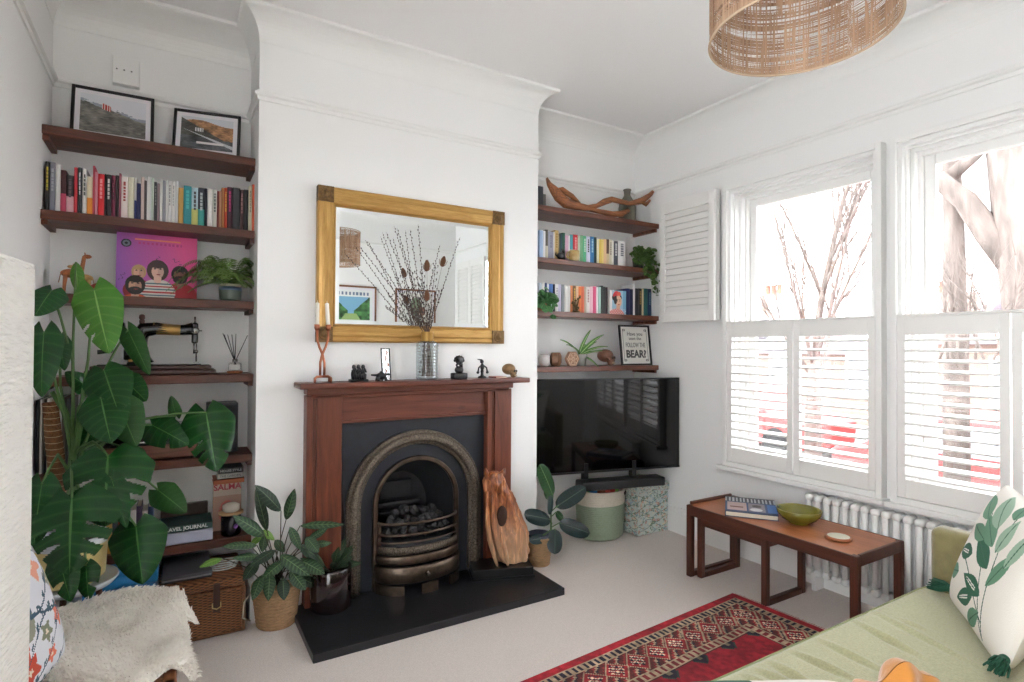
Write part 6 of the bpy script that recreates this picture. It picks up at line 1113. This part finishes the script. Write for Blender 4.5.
def facet(name, label, c, r, h, m, n=6, rot=0, squash=1, marks=None):
    g = G(); c = Vector(c); prof = [(r*.72, 0), (r, h*.3), (r, h*.72), (r*.74, h)]; vs = []
    for rr_, zz in prof:
        for k in range(n): a = rot+2*pi*k/n; vs.append(c+Vector((rr_*cos(a), rr_*sin(a)*squash, zz+.001)))
    fs = [(i*n+k, i*n+(k+1) % n, (i+1)*n+(k+1) % n, (i+1)*n+k) for i in range(3) for k in range(n)]+[tuple(range(n)), tuple(range(3*n, 4*n))]; g.add(vs, fs); return g.build(name, m, label=label, cat='ornament', bevel=.002)
facet('tealight_holder', 'dark faceted wooden tealight holder beside the hexagonal plaque', (2.272, 3.18, z), .042, .095, mat('bronzed_wood', (124, 88, 60), .4, metal=.3, noise=.5, nscale=40), 6, .3)
t = thing('hexagonal_plaque', 'wooden hexagon with carved flower pattern on shelf above television', 'ornament', (2.40, 3.16, z)); hx = [(2.40+.058*cos(pi*k/3), z+.001+.0502+.058*sin(pi*k/3)) for k in range(6)]; M = Matrix.Identity(4); G().prism(hx, 1, 3.15, 3.175).build('plaque', mat('pale_carved', (164, 124, 96), .6, noise=.3, nscale=60), t, bevel=.002)
g = G(); g.tube([(2.40+.048*cos(pi*k/3), 3.1495, z+.0512+.048*sin(pi*k/3)) for k in range(6)], .0018, 5, closed=True)
for k in range(6): a = pi*k/3+pi/6; g.tube([(2.40+.024*cos(a)+.017*cos(b_), 3.1495, z+.0512+.024*sin(a)+.017*sin(b_)) for b_ in [2*pi*q/14 for q in range(14)]], .0016, 4, closed=True)
g.build('carved_flower', mat('pale_incised', (216, 186, 160), .7), t, label='pale carved flower lines')
skull('carved_skull', 'reddish brown carved skull-like head between spider plant and framed poster', (2.745, 3.2, z), 1.4, mat('reddish_carving', (124, 82, 62), .5, noise=.4, nscale=30), radians(30))
# framed poster
def bearp(u, v):
    c = base(u, (214, 212, 204)); e = np.minimum(np.minimum(u, 1-u)*.8, np.minimum(v, 1-v)); c[(np.abs(e-.05) < .006)] = (96, 94, 92)
    for x in (.1, .9):
        for y in (.08, .92): put(c, ell(u, v, x, y, .05, .035), (90, 88, 86)); put(c, ell(u, v, x, y, .022, .016), (200, 198, 190))
    return c
a = at(621, 363.5, 1, 3.17); b = at(650, 363, 1, 3.17); w = b.x-a.x; tx_ = (cos(radians(-2)), sin(radians(-2)), 0); lz = (0, sin(radians(7)), cos(radians(7)))
t, M = frame('framed_poster', 'black framed typographic bear poster leaning on shelf above television', 'poster', (a.x, 3.155, z+.001), tx_, lz, w, .305, .013, bearp, FRB, 0.003, .015, 60, 80); TXT = mat('poster_ink', (52, 50, 50), .7); U_, V_ = Vector(tx_), Vector(lz)
for s_, yy, sz, bo, sx in (('Have you', .238, .040, .0003, 1), ('seen the', .203, .036, .0002, 1), ('FOLLOW THE', .152, .050, .0004, .62), ('BEAR?', .083, .078, .0030, .95)): text(s_, 'lettering', sz, M @ Vector((w/2, .0045, yy)), U_, V_, TXT if yy < .1 else mat('poster_grey_ink', (96, 94, 92), .7), t, bold=bo, sx=sx)
# baskets under the television
BK1 = mat('sage_cotton_rope', (146, 160, 136), .9, noise=.12, nscale=60, bump=.4, bscale=200); BK2 = mat('cream_cotton_rope', (222, 212, 196), .9, noise=.1, nscale=60, bump=.4, bscale=200)
c = Vector((2.655, 3.155, 0)); t = thing('toy_basket', 'oval sage green and cream rope basket of toys under the television', 'basket', c)
def rope(z0_, z1_, n, r0, r1): 
    pr = []
    for k in range(n):
        for q in range(4): s_ = (k+q/4)/n; pr.append((r0+(r1-r0)*s_+.0025*sin(pi*q/4), z0_+(z1_-z0_)*s_))
    return pr+[(r1, z1_)]
RM = Matrix.Translation(c) @ Matrix.Rotation(radians(8), 4, 'Z')
G().lathe([(0, .004), (.165, .004), (.176, .012)]+rope(.015, .245, 18, .18, .193), (0, 0, 0), 56, RM, sx=1.0, sy=.82).build('green_body', BK1, t)
top = rope(.245, .345, 8, .193, .197); G().lathe(top+[(.187, .345), (.183, .25), (0, .24)], (0, 0, 0), 56, RM, sx=1, sy=.82).build('cream_band', BK2, t)
hp = RM @ Vector((.10, -.82*.166, .31)); 
hpts = [RM @ Vector((.199*cos(a), .199*.82*sin(a), .352+.006*sin((a+1.0)*8))) for a in [-1.25+.1*k for k in range(8)]]; G().tube(hpts, .006, 8).build('handle', BK2, t)
g = G(); g.add([RM @ Vector((.2005*cos(a), .2005*.82*sin(a), zz)) for zz in (.305, .328) for a in [-1.15+.1*k for k in range(6)]], [(k, k+1, 7+k, 6+k) for k in range(5)]); g.build('handle_hole', mat('dark_slot', (60, 46, 30), .9), t)
random.seed(8); cs = [(226, 180, 40), (60, 150, 70), (200, 60, 40), (230, 120, 40), (50, 120, 180), (120, 190, 60), (210, 200, 60), (150, 70, 40), (220, 90, 120)]; cn = ['yellow', 'green', 'red', 'orange', 'blue', 'lime', 'pale yellow', 'brown', 'pink']
for k in range(9):
    a = k*2.4; p = RM @ Vector((.11*cos(a)*(.4+.6*(k % 3)/2), .08*sin(a)*(.4+.6*(k % 3)/2), .335)); g = G()
    if k % 3 == 0: g.ball(p, .034, 14, 9)
    elif k % 3 == 1: g.rbox((p.x-.035, p.y-.02, p.z-.022), (p.x+.035, p.y+.02, p.z+.03), .008); [g.lathe([(0, 0), (.006, 0), (.006, .006), (0, .006)], (p.x+dx, p.y, p.z+.03), 10) for dx in (-.02, 0, .02)]
    else: g.lathe([(.012, -.02), (.034, -.02), (.04, 0), (.034, .02), (.012, .02), (.012, -.02)], (0, 0, 0), 18, Matrix.Translation(p) @ Matrix.Rotation(1.1, 4, 'X'))
    g.build('toy', mat('toy_%s' % cn[k].replace(' ', '_'), cs[k], .35), label='%s plastic %s among the toys in the rope basket' % (cn[k], ['ball', 'brick', 'ring'][k % 3]), cat='toy', group='toys in the rope basket')
def flo(u, v):
    c = base(u, (196, 204, 196)); n = vnoise(u, v, 3, 2)
    for k in range(230):
        r = np.random.default_rng(k); x, y = r.random(2); s = .012+.022*r.random(); col = [(110, 140, 126), (140, 168, 176), (176, 126, 118), (214, 206, 180), (96, 122, 104), (156, 178, 190), (206, 160, 140)][k % 7]; a = np.arctan2(v-y, u-x); d = np.hypot(u-x, v-y)*(1+.35*np.sin(a*(3+k % 4)+k)); c[d < s] = col; c[(d < s*.3)] = (224, 214, 190)
    for k in range(8): d = np.abs(v-(.06+.125*k+.05*np.sin(u*11+k*2.1))); c[d < .006] = (92, 116, 100)
    return c
x0, x1, y0, y1, h = 2.862, 3.16, 2.985, 3.28, .30; t = thing('storage_box', 'square storage box covered in pale blue green floral fabric beside the rope basket', 'box', ((x0+x1)/2, (y0+y1)/2, 0)); G().box((x0+.001, y0+.001, .003), (x1-.001, y1, h)).build('body', mat('floral_ground', (190, 200, 192), .9), t, bevel=.01)
paint('printed_front', (x0, y0, .005), (x1-x0, 0, 0), (0, 0, h-.005), 80, 80, flo, CLOTHP, t); paint('printed_side', (x0, y1, .005), (0, y0-y1, 0), (0, 0, h-.005), 80, 80, flo, CLOTHP, t)
l = G().rbox((x0-.012, y0-.012, h+.002), (x1+.008, y1+.01, h+.065), .014).build('lid', _mats['floral_ground'], t); paint('printed_lid_front', (x0-.004, y0-.013, h+.006), (x1-x0+.004, 0, 0), (0, 0, .055), 80, 20, flo, CLOTHP, l); paint('printed_lid_side', (x0-.013, y1, h+.006), (0, y0-y1, 0), (0, 0, .055), 80, 20, flo, CLOTHP, l); paint('printed_lid_top', (x0-.002, y0-.002, h+.0655), (x1-x0, 0, 0), (0, y1-y0, 0), 80, 80, flo, CLOTHP, l)
t = thing('game_box', 'narrow red and pale green game box standing behind the rubber plant', 'box', (2.09, 3.06, 0)); G().rbox((2.045, 3.20, .002), (2.105, 3.30, .50), .004).build('green_sleeve', mat('pale_green_card', (176, 196, 170), .6), t)
for a, b in ((.0015, .10), (.44, .505)): G().rbox((2.041, 3.196, a), (2.109, 3.304, b), .004).build('red_end', mat('red_card', (176, 40, 44), .6), t, label='red end cap')
# ---------------------------------------------------------------- plinth and driftwood sculpture by the fire
A = Vector((1.443, 2.81, .04)); pr = radians(-19.6); M = Matrix.Translation(A) @ Matrix.Rotation(pr, 4, 'Z')
t = thing('plinth', 'low black wooden plinth on the hearth carrying the driftwood sculpture', 'plinth', A, pr); G().box((0, 0, .001), (.36, .19, .012), M).build('base_edge', BLACK, t); G().box((.006, .006, .012), (.354, .184, .058), M).build('block', mat('black_lacquer', (22, 22, 24), .3), t, bevel=.003)
SCW = wood('carved_root_wood', (206, 136, 84), (48, 22, 12), 2, 20, .4, False); e_ = SCW.node_tree.nodes['Color Ramp'].color_ramp.elements; q_ = SCW.node_tree.nodes['Color Ramp'].color_ramp.elements.new(.52); q_.color = lin((150, 84, 46))+(1,); e_[len(e_)-1].position = .62; q_ = SCW.node_tree.nodes['Color Ramp'].color_ramp.elements.new(.74); q_.color = lin((232, 206, 170))+(1,)
t = thing('driftwood_sculpture', 'upright carved root wood sculpture with pointed ears like a fox on black plinth', 'sculpture', (1.62, 2.85, .098)); Yp = 2.85
prof = [(571, 501, 527), (560, 497, 528), (548, 492, 528), (535, 488, 529), (522, 486, 523), (510, 485, 518), (500, 486, 514), (492, 485, 510), (486, 483, 506), (480, 483, 504), (475, 485, 503), (472, 488, 500)]
_nt = SCW.node_tree; _N = _nt.nodes; _L = _nt.links; _tc = _N.new('ShaderNodeTexCoord'); _sp = _N.new('ShaderNodeSeparateXYZ'); _L.new(_tc.outputs['Object'], _sp.inputs[0]); _mr = _N.new('ShaderNodeMapRange'); _mr.inputs['From Min'].default_value = .0; _mr.inputs['From Max'].default_value = .34; _mr.inputs['To Min'].default_value = .55; _mr.inputs['To Max'].default_value = 0; _L.new(_sp.outputs[2], _mr.inputs[0])
_mx = _N.new('ShaderNodeMix'); _mx.data_type = 'RGBA'; _src = _N['Principled BSDF'].inputs['Base Color'].links[0].from_socket; _L.new(_mr.outputs[0], _mx.inputs[0]); _L.new(_src, _mx.inputs[6]); _mx.inputs[7].default_value = lin((226, 196, 160))+(1,); _L.new(_mx.outputs[2], _N['Principled BSDF'].inputs['Base Color'])
vs = []; NN = 30
for i, (y, xa, xb) in enumerate(prof):
    a, b = at(xa, y, 1, Yp), at(xb, y, 1, Yp); cxx = (a+b)/2; rx = (b.x-a.x)/2*.95; ry = rx*.62+.012
    for k in range(NN):
        th = 2*pi*k/NN; rid = 1+.07*sin(th*5+i*.5)+.05*sin(th*9-i*.35)
        if 3 < i < 8 and abs(th-4.55) < .45: rid *= .62
        vs.append(Vector((cxx.x+rx*cos(th)*rid, Yp+ry*sin(th)*rid, cxx.z if i else .098)))
vs.append(at(494, 471.5, 1, Yp)); n = len(prof); fs = [(i*NN+k, i*NN+(k+1) % NN, (i+1)*NN+(k+1) % NN, (i+1)*NN+k) for i in range(n-1) for k in range(NN)]+[((n-1)*NN+k, (n-1)*NN+(k+1) % NN, n*NN) for k in range(NN)]+[tuple(range(NN))]
g = G(); g.add(vs, fs, True); g.tube([at(487, 476, 1, Yp), at(485.5, 470, 1, Yp), at(486, 467, 1, Yp)], [.02, .012, .003], 10).tube([at(499, 478, 1, Yp), at(503, 472, 1, Yp), at(505.5, 467, 1, Yp)], [.03, .018, .003], 10).ball(at(525, 549, 1, Yp-.02), (.03, .03, .04), 12, 8)
g.tube([at(488, 490, 1, Yp-.03), at(486, 510, 1, Yp-.04), at(489, 540, 1, Yp-.05), at(498, 568, 1, Yp-.05)], [.01, .014, .016, .01], 8).tube([at(505, 492, 1, Yp-.04), at(513, 515, 1, Yp-.05), at(519, 540, 1, Yp-.05), at(524, 566, 1, Yp-.04)], [.012, .016, .018, .012], 8).tube([at(500, 530, 1, Yp-.07), at(505, 548, 1, Yp-.08), at(508, 568, 1, Yp-.07)], [.008, .016, .014], 8)
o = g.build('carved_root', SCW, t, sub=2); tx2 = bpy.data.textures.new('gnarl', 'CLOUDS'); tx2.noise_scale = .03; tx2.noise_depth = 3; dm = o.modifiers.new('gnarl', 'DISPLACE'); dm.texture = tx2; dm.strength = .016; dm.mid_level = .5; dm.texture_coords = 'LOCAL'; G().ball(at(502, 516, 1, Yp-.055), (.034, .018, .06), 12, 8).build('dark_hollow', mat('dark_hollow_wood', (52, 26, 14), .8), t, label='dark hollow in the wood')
# ---------------------------------------------------------------- things on the teak table
q = [at(725, 516, 2, .4225), at(777, 521.5, 2, .4225), at(780, 502, 2, .4225), at(733, 495, 2, .4225)]; ex = (q[1]-q[0]).normalized(); w = .27; d = .33; ey = Vector((-ex.y, ex.x, 0)); M = basis(q[0]+Vector((0, 0, .001)), ex, ey)
def bookc(u, v):
    c = base(u, (44, 74, 120)); c[(v < .07)] = (40, 60, 92); m = (u > .04) & (u < .42) & (v > .1) & (v < .62); c[m] = (196, 170, 166); m = (u > .46) & (u < .78) & (v > .1) & (v < .62); c[m] = (140, 132, 140); c[(v > .28) & (v < .36) & (u > .1) & (u < .36)] = (120, 70, 60); put(c, ell(u, v, .6, .22, .12, .1), (222, 222, 224)); put(c, ell(u, v, .62, .45, .09, .08), (70, 60, 60)); m = (v > .66); c[m] = (60, 66, 76); m = (v > .68) & (v < .94) & (np.sin(u*85) > .1); c[m] = (196, 200, 204); c[(u > .82) & (v < .62) & (v > .1)] = (60, 110, 176); return c
t = thing('coffee_table_book', 'large blue photographic book lying on far end of the teak table', 'book', q[0]+(ex*w+ey*d)/2); G().box((0, 0, 0), (w, d, .004), M).box((0, 0, .026), (w, d, .03), M).box((0, 0, 0), (.004, d, .03), M).build('cover', cmat((40, 56, 90)), t); G().box((.005, .003, .004), (w-.004, d-.003, .026), M).build('pages', PAGES, t); paint('printed_cover', M @ Vector((0, 0, .0304)), ex*w, ey*d, 90, 90, bookc, PAINT, t)
c = Vector((2.872, 1.785, TZ)); t = thing('bowl', 'olive green glazed bowl in the middle of the teak table', 'bowl', c); G().lathe([(0, .001), (.05, .001), (.052, .008), (.085, .025), (.108, .055), (.110, .072), (.106, .075), (.102, .07), (.095, .045), (.06, .02), (0, .012)], c, 48).build('body', mat('olive_glaze', (128, 122, 40), .25, noise=.3, nscale=10, coat=.3), t); G().tube([(c.x+.108*cos(a), c.y+.108*sin(a), c.z+.0745) for a in [2*pi*k/60 for k in range(60)]], .002, 6, closed=True).build('rim', mat('olive_rim', (150, 142, 70), .3), t)
c = Vector((2.805, 1.54, TZ)); t = thing('coaster', 'round white-topped wooden coaster on near end of the teak table', 'coaster', c); G().lathe([(0, .001), (.056, .001), (.058, .004), (.058, .010), (.054, .013), (0, .0125)], c, 40).build('wooden_rim', TEAKX, t); G().lathe([(0, .0145), (.048, .0142), (.049, .0128)], c, 40).build('white_inlay', mat('white_tile', (226, 226, 206), .4), t)
# ---------------------------------------------------------------- cushions on the sofa
TAS = mat('dark_green_yarn', (34, 84, 62), .9)
def tassel(t, p, d, L=.085, n=46):
    d = Vector(d).normalized(); g = G(); s1 = d.orthogonal().normalized(); s2 = d.cross(s1); p = Vector(p); g.ball(p+d*.012, .014, 12, 8)
    for k in range(n):
        a = random.uniform(0, 2*pi); r = random.uniform(.3, 1); o = (s1*cos(a)+s2*sin(a)); g.tube([p+d*.012+o*.008*r, p+d*L*.55+o*.024*r+Vector((0, 0, -.004)), p+d*L*random.uniform(.85, 1.05)+o*.030*r-Vector((0, 0, .01))], [.0028, .0028, .002], 4)
    for v in range(len(g.v)): q = g.v[v]; g.v[v] = (q[0], q[1], max(q[2], .474))
    g.build('tassel', TAS, t, fixn=False)
def leafy(u, v):
    c = base(u, (232, 226, 216)); dk, md, pl = (42, 96, 70), (98, 140, 112), (150, 176, 152)
    def lf(x, y, a, L, w, col, inner=None):
        L, w = L*1.25, w*1.25; d = (u-x)*np.cos(a)+(v-y)*np.sin(a); e = -(u-x)*np.sin(a)+(v-y)*np.cos(a); s = np.clip(d/L, 0, 1); W = w*np.sin(np.pi*s**.8); m = (d > 0) & (d < L) & (np.abs(e) < W); c[m] = col; 
        if inner: c[(d > L*.25) & (d < L*.8) & (np.abs(e-.0) < W*.22)] = inner
        c[(d > 0) & (d < L*.9) & (np.abs(e) < .004)] = (60, 100, 80)
    def st(x0, y0, x1, y1, bend=.0, w=.007):
        for k in range(110):
            s = k/109; x = x0+(x1-x0)*s; y = y0+(y1-y0)*s+bend*np.sin(np.pi*s); c[np.hypot(u-x, v-y) < w*.75] = (46, 92, 70)
    # u runs left corner -> right, v up ; stems fan from the lower-left corner
    st(.80, .06, .62, .95, .0); st(.80, .06, .35, .8, .05); st(.78, .15, .2, .45, .05)
    lf(.70, .30, 3.05, .24, .05, dk, (224, 224, 214)); lf(.62, .25, 3.6, .22, .05, dk, (224, 224, 214)); lf(.74, .20, 3.9, .2, .045, md); lf(.66, .48, 2.7, .26, .06, dk); lf(.60, .62, 2.6, .26, .06, md); lf(.66, .60, 1.5, .22, .05, pl); lf(.72, .38, 1.2, .26, .04, md); lf(.54, .74, 2.3, .26, .07, pl); lf(.46, .62, 3.0, .22, .05, md); lf(.62, .85, 1.9, .14, .05, md); lf(.40, .48, 3.3, .22, .05, dk, (224, 224, 214)); lf(.35, .75, 2.6, .25, .06, md); lf(.80, .55, 1.4, .26, .035, pl); lf(.3, .3, 3.4, .2, .05, md)
    return c
P1, P2 = Vector((2.03, .66, .476)), Vector((2.46, .95, .476)); e1 = (P1-P2).normalized(); e2 = Vector((-.06, -.40, .80)); o = (P1+P2)/2+e2.normalized()*.218-Vector((.04, -.06, 0)).cross(Vector((0, 0, 0)))
M = basis(o, -e1, e2); 
if (M.to_3x3() @ Vector((0, 0, 1))).y < 0: M = basis(o, e1, e2)
t = thing('cushion', 'white square cushion embroidered with green leaves and tassels against sofa arm', 'cushion', (o.x, o.y, .465)); cushion(t, M, .52, .455, .15, leafy, 200)
for sx in (-1, 1): q = M @ Vector((sx*.245, -.215, 0)); q.z = .497; tassel(t, q, (M.to_3x3() @ Vector((sx*.8, -.1, .3)))*1.0+Vector((-.35, .2, -.05)), .075, 60)
must = mat('mustard_velvet', (196, 128, 52), .85, sheen=.5, bump=.2, bscale=60)
t = thing('cushion', 'plain mustard cushion tucked behind the leaf-embroidered cushion', 'cushion', (2.2, .42, .465)); M3 = basis((2.20, .42, .66), (.9, .25, .0), (.0, -.3, .9)); g = G(); g.grid(lambda u, v: M3 @ Vector(cushion_pts(u, v, .42, .40, .15)), 24, 24).grid(lambda u, v: M3 @ Vector([a*b for a, b in zip(cushion_pts(u, v, .42, .40, .15), (1, 1, -1))]), 24, 24); g.build('pad', must, t, fixn=False)
# shell cushion: ribbed fan rising to a rounded peak
t = thing('shell_cushion', 'mustard velvet shell-shaped cushion with ribbed peak at bottom edge of view', 'cushion', (1.45, .52, .465)); M4 = basis((1.46, .668, .458), (.86, -.5, 0), (-.05, -.25, 1)); g = G()
def shell(u, v, sg):
    a = pi*(1-v); rib = cos(11*a*1.0); R_ = .155*(1+.045*rib)*(1+.22*math.exp(-((a-pi/2)/.22)**2)); r = R_*u; return M4 @ Vector((r*cos(a)*1.0, r*sin(a)*1.0, sg*(.05*sqrt(max(0, 1-u**2.5))*(1+.40*rib)+.001)))
g.grid(lambda u, v: shell(u, v, 1), 16, 88).grid(lambda u, v: shell(u, v, -1), 16, 88); g.build('ribbed_pad', must, t, fixn=False)
t = thing('cushion', 'white cushion with dark green trim beside the shell cushion, at bottom edge', 'cushion', (1.15, .60, .465)); M5 = basis((1.14, .72, .512), (.87, -.49, 0), (.4, .8, .15)); cushion(t, M5, .40, .34, .10, lambda u, v: (lambda c: put(c, (u < .42) & (v > .5), (60, 104, 84)))(base(u, (226, 222, 214))), 50)
# ---------------------------------------------------------------- pictures behind the camera (seen in the mirror)
WAL = mat('walnut_frame', (128, 84, 58), .45)
def poster(u, v):
    c = base(u, (226, 228, 226)); n = vnoise(u, v, 14, 3); m = (v < .78) & (u > .06) & (u < .94) & (v > .05); c[m] = (126, 176, 206); hl = .78-.55*np.minimum(1, np.abs(u-.5)*1.0+.0); k = m & (np.abs(u-.5) > .07+.0*v) & (v < .25+1.25*np.abs(u-.5)); c[k] = ((np.array([64, 112, 62.]))*(.6+.8*n[..., None]))[k]; m2 = m & (v < .25); c[m2 & (np.abs(u-.5) < .25-.5*v)] = (150, 176, 110); m = (v > .84) & (v < .93) & (np.sin(u*75) > -.2) & (u > .08) & (u < .92); c[m] = (110, 124, 146); return c
def hframe(label, x0_, x1_, fn): frame('picture_frame', label, 'picture', (x1_, YF+.022, 1.60), (-1, 0, 0), (0, 0, 1), x1_-x0_, .48, .022, fn, WAL, .03, .02, 70, 60)
hframe('walnut framed landscape poster on the wall opposite, larger one in mirror', 1.50, 2.12, poster); hframe('walnut framed botanical print on the wall opposite, right one in mirror', 2.36, 2.90, lambda u, v: (lambda c: (put(c, ell(u, v, .5, .55, .18, .3), (120, 136, 110)), put(c, ell(u, v, .3, .4, .1, .15), (150, 110, 90)))[0])(base(u, (222, 220, 212))))
